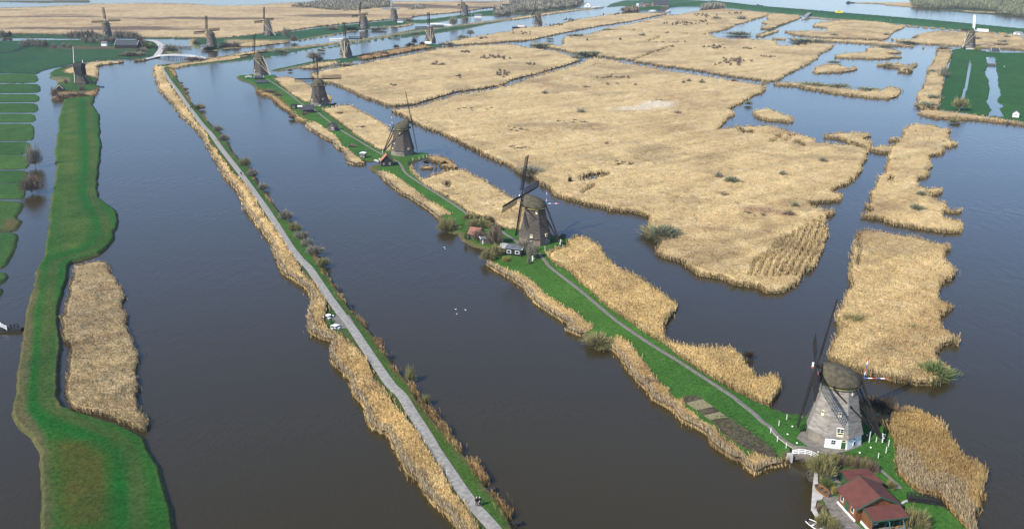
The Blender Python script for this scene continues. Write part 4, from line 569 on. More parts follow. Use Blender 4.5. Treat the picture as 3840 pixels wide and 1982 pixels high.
sheet('garden_plot', T(2, 3, [(1740, 70), (1900, 35), (2010, 110), (1850, 142)]), 0.985, 'straw')
sheet('garden_plot', T(2, 3, [(1850, 142), (2010, 110), (2070, 160), (1920, 195)]), 0.98, 'soil')
sheet('garden_plot', T(2, 3, [(1920, 195), (2070, 160), (2150, 212), (1985, 240)]), 0.985, 'straw')
sheet('garden_plot', T(2, 3, [(1990, 242), (2160, 215), (2330, 330), (2480, 430), (2554, 490)]) + T(3, 3, [(95, 590), (70, 625), (-10, 605)]) + T(2, 3, [(2400, 545), (2300, 500), (2120, 380)]), 0.98, 'soil')
if TUFTS:
    off = 0; Vs = []; Fs = []; Cs = []
    lanes = [gz(PATH), gz(RPATH)]
    plots = outline(T(2, 3, [(1990, 242), (2160, 215), (2330, 330), (2480, 430), (2554, 490)]) + T(3, 3, [(95, 590), (70, 625), (-10, 605)]) + T(2, 3, [(2400, 545), (2300, 500), (2120, 380)]), 0)
    rs = np.random.RandomState(4); lo, hi = plots.min(0), plots.max(0); gx, gy = np.meshgrid(np.arange(lo[0], hi[0], 0.35), np.arange(lo[1], hi[1], 1.1)); PP = np.c_[gx.ravel() + gy.ravel() * 0.0, gy.ravel()] + rs.randn(gx.size, 2) * 0.07; PP = PP[inside(PP, plots)]; PP = PP[rs.rand(len(PP)) < 0.6]; PP = np.repeat(PP, 3, axis=0) + rs.randn(3 * len(PP), 2) * 0.06
    ta, tb, tc = grass_tufts(PP, np.full(len(PP), 0.97), np.tile(np.array([0.06, 0.085, 0.03]), (len(PP), 1)) * (0.6 + rs.rand(len(PP), 1)), 0.3, rs, 1.6); tag(fast_mesh('seedling_rows', ta, tb, tc, M['twig'], 'stuff'), 'thin rows of green seedlings on the dark dug garden plot', 'seedlings')
    kept = []
    for a, b, c in TUFTS:
        P0 = a[0::3, :2]; ok = np.ones(len(P0), dtype=bool)
        for ln, wd_ in zip(lanes, (1.35, 0.75)): ok &= segdist(P0, ln) > wd_
        ok &= ~inside(P0, plots); m3 = np.repeat(ok, 3); n_ = int(ok.sum()); kept.append((a[m3], np.arange(3 * n_).reshape(n_, 3), c[m3]))
    for a, b, c in kept: Vs.append(a); Fs.append(b + off); Cs.append(c); off += len(a)
    tag(fast_mesh('grass', np.concatenate(Vs), np.concatenate(Fs), np.concatenate(Cs), M['twig'], 'stuff'), 'short green grass blades growing on the dykes and meadows', 'grass')
# ------------------------------------------------------------------ windmills
def ring(R, z, n=8, ph=0.0): return [(R * math.cos(ph + 2 * PI * i / n), R * math.sin(ph + 2 * PI * i / n), z) for i in range(n)]
def rot(p, a): return (p[0] * math.cos(a) - p[1] * math.sin(a), p[0] * math.sin(a) + p[1] * math.cos(a), p[2])
def rotmb(b, a): b.v = [rot(p, a) for p in b.v]; return b
def pane(b, ang, r, z, w, h, mi_frame, mi_pane, t=0.14, split=True):
    """window set on a wall at angle ang, radius r"""
    c, s = math.cos(ang), math.sin(ang)
    b.box((c * r, s * r, z), (t, w, h), ang, mi_frame)
    if split:
        for dy in (-0.25, 0.25):
            for dz in (-0.25, 0.25): b.box((c * (r + t * 0.5) - s * dy * w, s * (r + t * 0.5) + c * dy * w, z + dz * h), (0.03, w * 0.38, h * 0.38), ang, mi_pane)
    else: b.box((c * (r + t * 0.5), s * (r + t * 0.5), z), (0.03, w * 0.7, h * 0.7), ang, mi_pane)
BODY_PROF = [(5.30, 2.25), (5.62, 2.3), (5.40, 3.0), (4.98, 4.4), (4.55, 6.0), (4.12, 7.8), (3.75, 9.6), (3.45, 11.2), (3.30, 12.1)]
def body_r(z, prof=BODY_PROF):
    for (a, b), (c, d) in zip(prof[1:], prof[2:]):
        if b <= z <= d: return a + (c - a) * (z - b) / (d - b)
    return prof[-1][0]
def rotor_and_cap(root, yaw, theta, beam, sailmat, z0, capmat, sz=1.0, striped=False, cloth=(), hubmat='dark', arm=13.9, board=None, rich=True):
    c = MB(); secs = [(-3.7, 0.6, 0.7), (-3.4, 1.7, 1.4), (-2.6, 2.75, 2.2), (-1.2, 3.4, 2.85), (0.5, 3.6, 3.4), (2.1, 3.2, 3.75), (3.1, 2.4, 3.75), (3.5, 1.9, 3.55)]
    N = 15; rings_ = []
    for x, w_, h_ in secs:
        r_ = []
        for i in range(N):
            a = PI * i / (N - 1); r_.append((x, w_ * math.cos(a), z0 - 0.1 + h_ * math.sin(a) ** 0.95))
        rings_.append(r_)
    c.loft(rings_); cap = rotmb(c, yaw).build('cap', capmat, root, smooth=True)
    b = MB(); n = 24
    for i in range(n):
        a0, a1 = 2 * PI * i / n, 2 * PI * (i + 1) / n
        b.add([(3.72 * math.cos(a0), 3.72 * math.sin(a0), z0 - 0.22), (3.72 * math.cos(a1), 3.72 * math.sin(a1), z0 - 0.22), (3.95 * math.cos(a1), 3.95 * math.sin(a1), z0 + 0.14), (3.95 * math.cos(a0), 3.95 * math.sin(a0), z0 + 0.14), (3.2 * math.cos(a0), 3.2 * math.sin(a0), z0 - 0.22), (3.2 * math.cos(a1), 3.2 * math.sin(a1), z0 - 0.22)], [(0, 1, 2, 3), (5, 1, 0, 4)])
    b.build('cap_rim', 'yellow', cap)
    f = MB(); f.add([(3.75, -1.7, z0), (3.75, 1.7, z0), (3.6, 1.5, z0 + 2.4), (3.6, 0.6, z0 + 3.3), (3.6, -0.6, z0 + 3.3), (3.6, -1.5, z0 + 2.4)], [(0, 1, 2, 3, 4, 5)])
    f.box((3.95, 0, z0 + 0.25), (0.5, 4.2, 0.35)); rotmb(f, yaw).build('cap_front', 'dark', cap)
    t = math.radians(9.0); nx = Vector((math.cos(t), 0, math.sin(t))); up = Vector((-math.sin(t), 0, math.cos(t))); sd = Vector((0, 1, 0))
    hub = Vector((4.75, 0, z0 + 2.75)); w_ = MB(); w_.tube(hub - nx * 2.2, hub + nx * 0.35, 0.38, 0.42, 10); w_.box(tuple(hub), (0.9, 0.75, 0.75)); rotmb(w_, yaw).build('windshaft', hubmat, cap)
    if board:
        q = MB(); q.box((4.2, 0.0, z0 + 1.5), (0.12, 1.5, 0.9), 0, 0); q.box((4.27, 0.0, z0 + 1.5), (0.05, 1.1, 0.35), 0, 1)
        rotmb(q, yaw).build('beard_board', ['red', 'white'], cap); q = MB(); q.box(tuple(hub + nx * 0.62), (0.34, 0.6, 0.7), 0, 1); q.box(tuple(hub + nx * 0.62 - up * 0.5), (0.36, 0.62, 0.3), 0, 0); rotmb(q, yaw).build('poll_end', ['red', 'white'], cap)
    for k in range(4):
        th = theta + k * PI / 2; a = up * math.cos(th) + sd * math.sin(th); s_ = up * math.cos(th + PI / 2) + sd * math.sin(th + PI / 2); hb = hub + nx * (0.12 if k % 2 else -0.12)
        m_ = MB(); fw = 1.0 if rich else 1.25; m_.bar(hb, hb + a * arm, 0.46 * fw, 0.36 * fw, w2=0.28 * fw, up=tuple(nx)); m_.bar(hb + a * 2.6 - s_ * 0.36, hb + a * (arm - 0.2) - s_ * 0.26, 0.42 * fw, 0.05, up=tuple(nx))
        sail = rotmb(m_, yaw).build('sail', sailmat if k not in cloth else 'white', root)
        l_ = MB()
        for o_ in (0.72, 1.38, 2.05): l_.bar(hb + a * 2.4 + s_ * o_, hb + a * (arm - 0.1) + s_ * o_ * 0.95 + nx * 0.05 * o_, 0.10 if rich else 0.16, 0.08, up=tuple(nx))
        nb = 26 if rich else 14; bw = 0.12 if rich else 0.34
        for i in range(nb):
            d_ = 2.4 + (arm - 2.5) * i / (nb - 1); tw = 0.30 * (1 - i / nb); l_.bar(hb + a * d_, hb + a * d_ + s_ * 2.08 + nx * tw, bw, 0.065, up=tuple(nx))
        rotmb(l_, yaw).build('sail_lattice', sailmat if k not in cloth else 'white', sail)
        if k in cloth:
            cl = MB(); P0 = hb + a * 2.6 + s_ * 0.1 + nx * 0.16; P1 = hb + a * (arm - 0.3) + s_ * 0.1 + nx * 0.1; cl.add([P0, P1, P1 + s_ * 1.85, P0 + s_ * 1.9 + nx * 0.2], [(0, 1, 2, 3)]); cl.add([p + nx * 0.02 for p in (P0, P1, P1 + s_ * 1.85, P0 + s_ * 1.9 + nx * 0.2)], [(3, 2, 1, 0)])
            rotmb(cl, yaw).build('sail_cloth', 'white', sail)
    F = Vector((-8.9, 0, 1.0))
    tp = MB(); tp.bar((-3.4, 0, z0 + 1.6), F, 0.40, 0.46, w2=0.30); rotmb(tp, yaw).build('tail_pole', beam, root)
    sp = MB(); sp.bar((1.3, -4.7, z0 + 0.3), (1.3, 4.7, z0 + 0.3), 0.32, 0.34); sp.bar((-2.7, -2.9, z0 + 0.2), (-2.7, 2.9, z0 + 0.2), 0.30, 0.32); rotmb(sp, yaw).build('cross_beam', beam, root)
    for y_ in (-1, 1):
        r_ = MB(); r_.bar((1.3, 4.55 * y_, z0 + 0.2), F + Vector((0.3, 0.12 * y_, 0.2)), 0.26, 0.28, w2=0.24); rotmb(r_, yaw).build('brace', beam, root)
        r_ = MB(); r_.bar((-2.7, 2.75 * y_, z0 + 0.1), F + Vector((0.7, 0.1 * y_, 0.9)), 0.2, 0.22, w2=0.18); rotmb(r_, yaw).build('brace', beam, root)
    wh = MB(); c0 = F + Vector((-0.15, 0, 0.1))
    for i in range(4):
        a = PI * i / 4; d_ = Vector((0, math.cos(a), math.sin(a))); wh.bar(c0 - d_ * 0.95, c0 + d_ * 0.95, 0.09, 0.09, up=(1, 0, 0))
    wh.tube(c0 - Vector((0.3, 0, 0)), c0 + Vector((0.3, 0, 0)), 0.15); rotmb(wh, yaw).build('winch_wheel', 'white', root)
    if striped:
        for d0, ln in ((Vector((-0.05, 0.1, 1)), 4.6), (Vector((-1, 0.0, 0.12)), 4.4)):
            d0.normalize(); q = MB(); b0 = Vector((-4.1, 0.15, z0 + 1.4)); cs = [2, 1, 0, 2, 1, 0] if d0.z < 0.5 else [2, 1, 0, 2, 1, 0]
            for i in range(6): q.tube(b0 + d0 * ln * i / 6, b0 + d0 * ln * (i + 1) / 6, 0.10, 0.10, 8, (2, 1, 0, 2, 1, 0)[i])
            rotmb(q, yaw).build('striped_pole', ['red', 'white', 'blue'], cap)
MG = 'drainage windmills along the canals'
def thatched_mill(loc, label, yaw, theta, beam='dark', thatch='thatch', oct_=-81.2, base='oldbrick', wins=(), white_faces=(), rich=True, sc=1.0, **kw):
    root = thing('windmill', loc, label, 'windmill', MG); root.scale = (sc, sc, sc); ph = math.radians(oct_)
    MB().loft([ring(r, z, 8, ph) for r, z in BODY_PROF]).build('thatched_body', thatch, root)
    bb = MB().loft([ring(5.42, -0.2, 8, ph), ring(5.22, 2.4, 8, ph)]).build('brick_base', base, root)
    for k in white_faces:
        k = (k + 1) % 8; m_ = MB(); a0 = ph + k * PI / 4; a1 = a0 + PI / 4
        p = [(5.47 * math.cos(a0), 5.47 * math.sin(a0), 0.0), (5.47 * math.cos(a1), 5.47 * math.sin(a1), 0.0), (5.26 * math.cos(a1), 5.26 * math.sin(a1), 2.38), (5.26 * math.cos(a0), 5.26 * math.sin(a0), 2.38)]
        m_.add(p, [(0, 1, 2, 3)]); m_.build('white_wall', 'white', bb)
    for kind, k, off, z, w_, h_ in wins:      # face index, sideways offset in the face, height, size
        a = ph + (k + 1.5) * PI / 4; z_ = z
        if z < 2.4: r_ = (5.46 - 0.085 * z) * 0.924
        else: r_ = body_r(z) * 0.924
        b = MB(); ct = (math.cos(a) * r_ - math.sin(a) * off, math.sin(a) * r_ + math.cos(a) * off)
        if kind == 'window':
            b.box((ct[0], ct[1], z), (0.30, w_, h_), a, 0)
            for dy in (-0.24, 0.24):
                for dz in (-0.24, 0.24): b.box((ct[0] + math.cos(a) * 0.16 - math.sin(a) * dy * w_, ct[1] + math.sin(a) * 0.16 + math.cos(a) * dy * w_, z + dz * h_), (0.03, w_ * 0.4, h_ * 0.4), a, 1)
            b.build('window', ['white', 'glass'], root)
        elif kind == 'shutter':
            b.box((ct[0], ct[1], z), (0.42, w_, h_), a, 0); b.box((ct[0] + math.cos(a) * 0.14, ct[1] + math.sin(a) * 0.14, z + h_ * 0.32), (0.22, w_ * 0.75, h_ * 0.3), a, 1); b.build('shutter', ['cream', 'glass'], root)
        elif kind == 'hole': b.box((ct[0], ct[1], z), (0.3, w_, h_), a, 0); b.build('hatch', 'dark', root)
        elif kind == 'door':
            b.box((ct[0], ct[1], z), (0.2, w_, h_), a, 0); b.box((ct[0] + math.cos(a) * 0.11, ct[1] + math.sin(a) * 0.11, z - h_ * 0.12), (0.04, w_ * 0.78, h_ * 0.7), a, 1); b.box((ct[0] + math.cos(a) * 0.11, ct[1] + math.sin(a) * 0.11, z + h_ * 0.37), (0.04, w_ * 0.6, h_ * 0.14), a, 2)
            b.build('door', ['cream', 'green', 'glass'], root)
    rotor_and_cap(root, yaw, theta, beam, kw.pop('sailmat', 'dark'), 12.0, 'capthatch', rich=rich, **kw); return root
def brick_mill(loc, label, yaw, theta, beam='dark', sailmat='dark', sc=1.0, **kw):
    root = thing('windmill', loc, label, 'windmill', MG); root.scale = (sc, sc, sc)
    MB().loft([ring(r, z, 28) for r, z in [(5.0, -0.2), (4.75, 1.5), (4.35, 4.0), (3.95, 6.5), (3.62, 9.0), (3.42, 12.1)]]).build('brick_tower', 'millbrick', root, smooth=True)
    for a, z, wn in ((-1.9, 1.3, 0), (-1.2, 1.3, 0), (-1.75, 3.8, 1), (-1.2, 6.6, 1), (-2.3, 3.8, 1)):
        b = MB(); r_ = 4.75 - (z - 1.5) * 0.13; pane(b, a, r_, z, 0.9, 1.1, 0, 1, 0.2); b.build('window', ['white', 'glass'], root)
    rotor_and_cap(root, yaw, theta, beam, sailmat, 12.0, 'capthatch', rich=False, **kw); return root
W1 = [('window', 6, 0.5, 3.95, 1.3, 0.9), ('shutter', 6, 0.5, 3.15, 1.25, 0.8), ('shutter', 6, 0.15, 6.9, 0.62, 0.85), ('shutter', 5, 0.2, 6.4, 0.55, 1.0), ('shutter', 7, -0.25, 11.0, 0.5, 1.0), ('hole', 7, -0.9, 8.4, 0.35, 0.35),
      ('window', 6, -0.55, 1.45, 0.8, 0.95), ('door', 6, 1.35, 1.15, 1.0, 2.1), ('window', 7, -0.15, 0.95, 0.6, 0.85), ('hole', 7, -0.1, 1.85, 0.22, 0.22), ('shutter', 0, 0.1, 4.6, 0.6, 1.0)]
mill_1 = thatched_mill(TG(3, 3, 647, 400, 0.85), 'nearest thatched windmill with whitewashed lower walls and red and white hub', PI - 0.30, math.radians(-5), wins=W1, white_faces=(6, 7), striped=True, board=True, hubmat='dark', thatch='thatchpale')
W2 = [('window', 6, -0.9, 1.3, 0.75, 1.2), ('window', 7, 0.7, 1.3, 0.9, 1.1), ('shutter', 6, -0.8, 3.4, 0.9, 1.1), ('shutter', 7, 0.6, 3.3, 0.9, 1.0), ('shutter', 6, 0.7, 10.8, 0.55, 1.1), ('hole', 6, -0.3, 8.5, 0.35, 0.35)]
thatched_mill(Q('A3', 1218, 1030, 0.8), 'thatched windmill on bare brick base beside the garden hut with a faded red roof', math.atan2(0.42, -0.91), 0.0, wins=W2, striped=True, base='brick', board=True, oct_=-72)
W3 = [('window', 5, 0.9, 1.3, 0.6, 1.6), ('shutter', 5, 0.0, 3.3, 0.7, 0.8), ('shutter', 5, 0.5, 5.6, 0.6, 0.7), ('shutter', 6, 0.0, 10.2, 0.5, 0.6), ('shutter', 7, 0.4, 3.1, 0.8, 0.9)]
thatched_mill(Q('A4', 665, 985, 0.8), 'dark thatched windmill beside the black hut with an orange tiled roof', math.atan2(0.12, 0.99), math.radians(-2), wins=W3, striped=True, oct_=-76)
W4 = [('window', 5, -0.6, 1.3, 0.7, 1.6), ('window', 5, 0.7, 1.3, 0.7, 1.6), ('shutter', 5, 0.3, 3.4, 1.0, 1.0), ('window', 7, 0.0, 3.6, 1.0, 1.3)]
thatched_mill(Q('A5', 712, 985, 0.8), 'dark thatched windmill with level outspread sails and tail toward us, above two black sheds', math.atan2(0.98, -0.2), 0.0, wins=W4, oct_=-75, white_faces=())
thatched_mill(Q('A7', 375, 1015, 0.8), 'thatched windmill with pale tail beams at the far left end of the mill dyke', math.atan2(0.5, -0.86), 0.0, beam='pale', wins=[('shutter', 5, 0.5, 3.4, 1.0, 1.1), ('window', 5, 0, 1.3, 0.9, 1.2), ('window', 6, 0, 1.3, 0.9, 1.2)], oct_=-75)
thatched_mill(TG(1, 0, 898, 572, 0.8), 'thatched windmill with four pale tail beams fanning out, on a grassy point by the canal', math.atan2(1.0, -0.03), 0.0, beam='pale', wins=[('window', 5, 0, 3.2, 1.3, 1.4), ('window', 6, 0, 5.0, 0.8, 0.8)], oct_=-75, cloth=(1,), rich=False)
thatched_mill(TG(1, 0, 1740, 432, 0.8), 'far thatched windmill with white base wall and dark outstretched sails, below the flat white bridge', math.atan2(0.98, -0.2), 0.0, beam='pale', wins=[('window', 5, 0.4, 3.4, 1.3, 1.2)], white_faces=(5, 6), oct_=-78, rich=False)
thatched_mill(TG(2, 0, 258, 258, 0.8), 'small far thatched windmill beside the houseboat with the orange roof', math.atan2(0.2, -0.97), 0.1, beam='pale', wins=[('window', 5, 0.3, 3.4, 1.2, 1.2), ('window', 6, 0, 3.4, 1.2, 1.2)], oct_=-78, rich=False)
thatched_mill(TG(3, 0, 2000, 470, 0.8), 'far right thatched windmill with white sail cloth upright, beside the green polder', math.atan2(0.5, 0.86), 0.0, beam='pale', wins=[('window', 5, 0.4, 3.2, 0.9, 0.9), ('window', 6, -0.3, 3.2, 0.9, 0.9), ('window', 6, 1.4, 3.2, 0.9, 0.9)], oct_=-78, cloth=(0, 3), rich=False)
brick_mill(TG(0, 0, 1075, 362, 0.7), 'far brick windmill standing among bare trees behind the long dark barn', math.atan2(0.93, -0.3), 0.0)
brick_mill(TG(0, 0, 2115, 478, 0.7), 'brick windmill at the water just beyond the white bridge', math.atan2(0.6, -0.8), 0.0)
brick_mill(TG(1, 0, 128, 355, 0.7), 'brick windmill with pale braces at the left end of the long green bank', math.atan2(0.5, -0.86), 0.0, beam='pale')
brick_mill(TG(1, 0, 1078, 288, 0.7), 'brick windmill with a whitish flank on the canal bank in front of the brown thicket', math.atan2(0.5, -0.86), 0.0)
brick_mill(TG(1, 0, 1378, 212, 0.7), 'brick windmill with pale grey sails tilted off the upright', math.atan2(0.72, -0.7), math.radians(-4), sailmat='white')
brick_mill(TG(1, 0, 2085, 158, 0.7), 'farthest brick windmill, its upper sail cut by the top of the picture', math.atan2(0.3, -0.95), 0.0)
def post_mill(loc):
    root = thing('windmill', loc, 'black hollow post windmill on a thatched pyramid base, with white edged sails', 'windmill', MG)
    MB().loft([[(x * s, y * s, z) for x, y in ((-1, -1), (1, -1), (1, 1), (-1, 1))] for s, z in ((3.6, 0.0), (3.75, 0.9), (3.0, 2.6), (1.5, 5.9), (1.25, 6.6))]).build('pyramid_base', 'thatch', root, rz=0.12)
    yaw = math.atan2(0.25, -0.97)
    b = MB(); b.loft([[(x, y, z) for x, y in ((-3.1, -2.2), (3.1, -2.2), (3.1, 2.2), (-3.1, 2.2))] for z in (6.4, 12.2)]); body = rotmb(b, yaw).build('buck', 'blackwood', root)
    r_ = MB(); r_.loft([[(x, y, z) for y, z in ((-2.5, 11.9), (-1.9, 13.2), (-0.9, 14.1), (0, 14.4), (0.9, 14.1), (1.9, 13.2), (2.5, 11.9))] for x in (-3.4, 3.4)]); rotmb(r_, yaw).build('roof', 'blackwood', body)
    q = MB(); q.bar((-3.45, 0, 14.2), (-3.45, 0, 16.3), 0.5, 0.3); rotmb(q, yaw).build('finial', 'white', body)
    t = math.radians(7); nx = Vector((math.cos(t), 0, math.sin(t))); up = Vector((-math.sin(t), 0, math.cos(t))); sd = Vector((0, 1, 0)); hub = Vector((4.1, 0, 12.6))
    w_ = MB(); w_.tube(hub - nx * 1.5, hub + nx * 0.3, 0.32); rotmb(w_, yaw).build('windshaft', 'white', root)
    for k in range(4):
        th = -0.02 + k * PI / 2; a = up * math.cos(th) + sd * math.sin(th); s_ = up * math.cos(th + PI / 2) + sd * math.sin(th + PI / 2)
        m_ = MB(); m_.bar(hub, hub + a * 12.4, 0.5, 0.35, w2=0.3, up=tuple(nx)); sl_ = rotmb(m_, yaw).build('sail', 'white' if k in (0, 2) else 'greywood', root)
        l_ = MB()
        for o_ in (0.9, 1.8): l_.bar(hub + a * 2.2 + s_ * o_, hub + a * 12.2 + s_ * o_, 0.07, 0.07, up=tuple(nx))
        for i in range(14): l_.bar(hub + a * (2.2 + i * 0.77), hub + a * (2.2 + i * 0.77) + s_ * 1.8, 0.06, 0.06, up=tuple(nx))
        rotmb(l_, yaw).build('sail_lattice', 'dark', sl_)
    tl = MB(); tl.bar((-3.0, 0, 6.8), (-9.3, 0, 0.8), 0.42, 0.42); rotmb(tl, yaw).build('tail_pole', 'dark', root)
    ld = MB(); ld.bar((-3.0, -0.8, 6.4), (-8.9, -0.8, 5.2), 0.16); ld.bar((-8.9, -0.8, 5.2), (-9.4, -0.8, 1.0), 0.16); ld.bar((-8.9, 0.8, 5.2), (-9.4, 0.8, 1.0), 0.16); ld.bar((-3.0, 0.8, 6.4), (-8.9, 0.8, 5.2), 0.16); rotmb(ld, yaw).build('tail_frame', 'dark', root)
    for y_ in (-0.7, 0.7):
        g = MB(); g.bar((-3.0, y_ * 2.4, 6.6), (-9.0, y_, 1.0), 0.2); rotmb(g, yaw).build('stair_stringer', 'dark', root)
post_mill(TG(0, 0, 818, 838, 0.7))

# ------------------------------------------------------------------ shrubs and trees (bare, early spring)
TC_ = dict(olive=(0.24, 0.22, 0.095), grey=(0.25, 0.23, 0.17), brown=(0.20, 0.155, 0.11), green=(0.13, 0.17, 0.06), dark=(0.06, 0.045, 0.028), yellow=(0.33, 0.27, 0.07), darkgreen=(0.02, 0.05, 0.025), greygreen=(0.19, 0.20, 0.12))
def twig_arrays(n, R, H, wd, seed, base=0.0, spread=0.3, squash=1.0):
    rs = np.random.RandomState(seed); a = rs.rand(n) * 2 * PI; el = np.arcsin(rs.rand(n) ** 0.8); rr = 0.45 + 0.6 * rs.rand(n) ** 0.6
    lump = 1 + 0.28 * np.sin(3 * a + seed) * np.cos(2.1 * el + seed * 1.7) + 0.15 * np.sin(7 * a + 2 * seed)
    tip = np.c_[np.cos(a) * np.cos(el) * R * rr * lump, np.sin(a) * np.cos(el) * R * rr * lump, base + np.sin(el) * (H - base) * rr * lump]
    st = tip * np.c_[np.full(n, spread), np.full(n, spread), np.full(n, 0.0)] * rs.rand(n, 1) * 2; st[:, 2] = base * (0.6 + 0.4 * rs.rand(n)) + np.maximum(0, (tip[:, 2] - base)) * 0.5 * rs.rand(n)
    b2 = rs.rand(n) * PI; c, s = np.cos(b2) * wd * (0.5 + rs.rand(n)), np.sin(b2) * wd * (0.5 + rs.rand(n))
    V = np.empty((4 * n, 3)); mid = st + (tip - st) * 0.6; V[0::4] = st; V[1::4] = mid + np.c_[c, s, c * 0.3]; V[2::4] = tip; V[3::4] = mid - np.c_[c, s, c * 0.3]
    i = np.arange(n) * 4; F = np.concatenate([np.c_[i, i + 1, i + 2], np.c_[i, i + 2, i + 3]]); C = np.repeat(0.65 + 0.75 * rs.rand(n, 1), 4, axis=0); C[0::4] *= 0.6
    return V, F, C
PROTO = {}
def shrub(p, h, w, col, label, group=None, cat='shrub', name='shrub', lod=0):
    key = (col, lod, random.randint(0, 1))
    if key not in PROTO:
        V, F, C = twig_arrays(2000 if lod == 0 else 500, 1.0, 1.0, 0.012 if lod == 0 else 0.03, 100 + len(PROTO), 0.0, 0.45)
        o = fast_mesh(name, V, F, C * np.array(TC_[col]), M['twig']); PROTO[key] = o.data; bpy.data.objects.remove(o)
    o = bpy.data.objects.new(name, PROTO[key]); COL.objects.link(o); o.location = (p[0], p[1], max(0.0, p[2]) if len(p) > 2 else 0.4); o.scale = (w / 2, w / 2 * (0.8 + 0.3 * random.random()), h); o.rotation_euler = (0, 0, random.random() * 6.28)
    return tag(o, label, cat, group)
TPROTO = {}
def tree(p, h, w, col, label, group=None, lod=0, pollard=False, cat='tree'):
    key = (col, lod, pollard)
    if key not in TPROTO:
        tr = MB(); th = 0.13 if not pollard else 0.34; tr.tube((0, 0, 0), (0.01, 0.0, th), 0.035 if not pollard else 0.055, 0.026 if not pollard else 0.06, 8); rs = random.Random(5)
        for i in range(7):
            a = i * 2.4; r1 = 0.16 + 0.1 * rs.random(); z1 = th + 0.2 + 0.25 * rs.random(); q = (math.cos(a) * r1, math.sin(a) * r1, z1); tr.tube((0.01, 0, th - 0.03), q, 0.018, 0.009, 6); tr.tube(q, (q[0] * 1.7, q[1] * 1.7, min(0.95, z1 + 0.25)), 0.009, 0.003, 5)
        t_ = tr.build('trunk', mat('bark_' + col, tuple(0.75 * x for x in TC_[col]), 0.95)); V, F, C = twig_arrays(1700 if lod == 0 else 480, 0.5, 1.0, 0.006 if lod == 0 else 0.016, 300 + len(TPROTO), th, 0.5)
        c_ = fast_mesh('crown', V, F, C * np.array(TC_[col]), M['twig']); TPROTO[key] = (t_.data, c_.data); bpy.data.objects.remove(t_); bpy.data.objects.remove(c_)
    r = thing('tree', (p[0], p[1], p[2] if len(p) > 2 else 0.4), label, cat, group, random.random() * 6.28); s = w / (0.95 * h)
    r.scale = (h * s, h * s, h)
    for nm, d in zip(('trunk', 'crown'), TPROTO[key]): o = bpy.data.objects.new(nm, d); COL.objects.link(o); o.parent = r
    return r
def sh(c, r, x, y, h, w, col, label, lod=0, z=0.4, **k): return shrub(TG(c, r, x, y, z), h, w, col, label, lod=lod, **k)
PS = 'shrubs along the cycle path'
for c, r, x, y, h, w, lb in [(0, 0, 1805, 838, 1.6, 3, 'tiny shrub right of the cycle path near its head'), (0, 0, 1852, 900, 1.8, 3.5, 'small shrub right of the path, level with the far white bench'), (0, 0, 1988, 1090, 3.2, 6, 'grey shrub right of the path just below the two far walkers'), (0, 0, 2175, 1305, 2.8, 5, 'grey round shrub where the cycle path passes the end of the reed point'),
    (0, 1, 2238, 75, 3.2, 5.5, 'dense grey shrub at the upper third of the cycle path'), (0, 1, 2448, 320, 3.2, 5.5, 'big round grey shrub above the lone walker'), (0, 1, 2515, 425, 2.8, 4.5, 'round grey shrub level with the lone walker'), (1, 1, 70, 560, 2.6, 4.5, 'single grey shrub between the lone walker and the row of four'), (1, 1, 298, 850, 3.0, 5.0, 'first and largest shrub of the row halfway down the path'), (1, 1, 388, 972, 2.8, 4.4, 'second shrub of the row halfway down the path'), (1, 1, 450, 1052, 2.8, 4.4, 'third shrub of the row halfway down the path'), (1, 1, 515, 1128, 2.8, 4.4, 'fourth shrub of the row halfway down the path'), (1, 1, 578, 1205, 3.0, 5.0, 'fifth shrub of the row, at its lower end'), (1, 1, 668, 1325, 2.6, 4.0, 'low shrub just above the first fishing jetty')]:
    sh(c, r, x, y, h * 1.08, w * 1.3, 'grey' if x % 4 else 'olive', lb, group=PS)
sh(1, 2, 1540, 1130, 3.4, 3.0, 'olive', 'faint leafless sapling standing in the water right of the cycle path'); sh(1, 3, 1690, 80, 2.2, 2.4, 'olive', 'thin leafless bush just below the leafless sapling')
sh(2, 2, 870, 770, 2.6, 9.5, 'olive', 'wide low olive willow on the canal bank breaking the reed band'); sh(2, 2, 1372, 1180, 1.8, 4.0, 'brown', 'small dark brown bush in the reed band above the vegetable plots')
sh(1, 1, 1915, 960, 4.0, 9.5, 'olive', 'round olive willow leaning over the canal left of the red roofed hut'); sh(2, 1, 1500, 1040, 4.6, 14, 'greygreen', 'large grey green willow at the edge of the great reed field')
sh(2, 1, 185, 400, 3.4, 15, 'grey', 'broad grey willow on the reed edge behind the second mill'); sh(2, 1, 2190, 495, 2.8, 9, 'greygreen', 'round grey bush in the middle of the great reed field'); sh(2, 1, 2060, 460, 3.4, 4.5, 'grey', 'upright twiggy bush left of the round grey bush in the reed field')
sh(2, 1, 575, 500, 3.2, 2.2, 'dark', 'dark twiggy sapling near the water edge of the great reed field'); sh(3, 1, 210, 830, 2.2, 6, 'brown', 'brown tussock near the combed edge of the great reed field'); sh(3, 1, 265, 750, 2.8, 3.4, 'greygreen', 'small upright green bush near the combed reed edge')
sh(3, 1, 1525, 630, 2.4, 6, 'greygreen', 'grey green bush on the right of the ragged reed island'); sh(3, 1, 1480, 770, 2.6, 7, 'greygreen', 'grey green bush in the lower middle of the ragged reed island'); sh(3, 1, 540, 295, 3.0, 5, 'grey', 'little grey bush in the reeds near the right hand channel'); sh(3, 1, 145, 430, 2.6, 5, 'grey', 'little grey bush in the reeds left of the right hand channel')
sh(3, 2, 860, 565, 2.6, 8.5, 'olive', 'brown green willow on the left edge of the combed reed island'); sh(3, 2, 1425, 640, 1.9, 5, 'olive', 'small bush in the middle of the combed reed island'); sh(3, 2, 1655, 1090, 3.6, 11, 'green', 'big green willow at the lower right corner of the combed reed island')
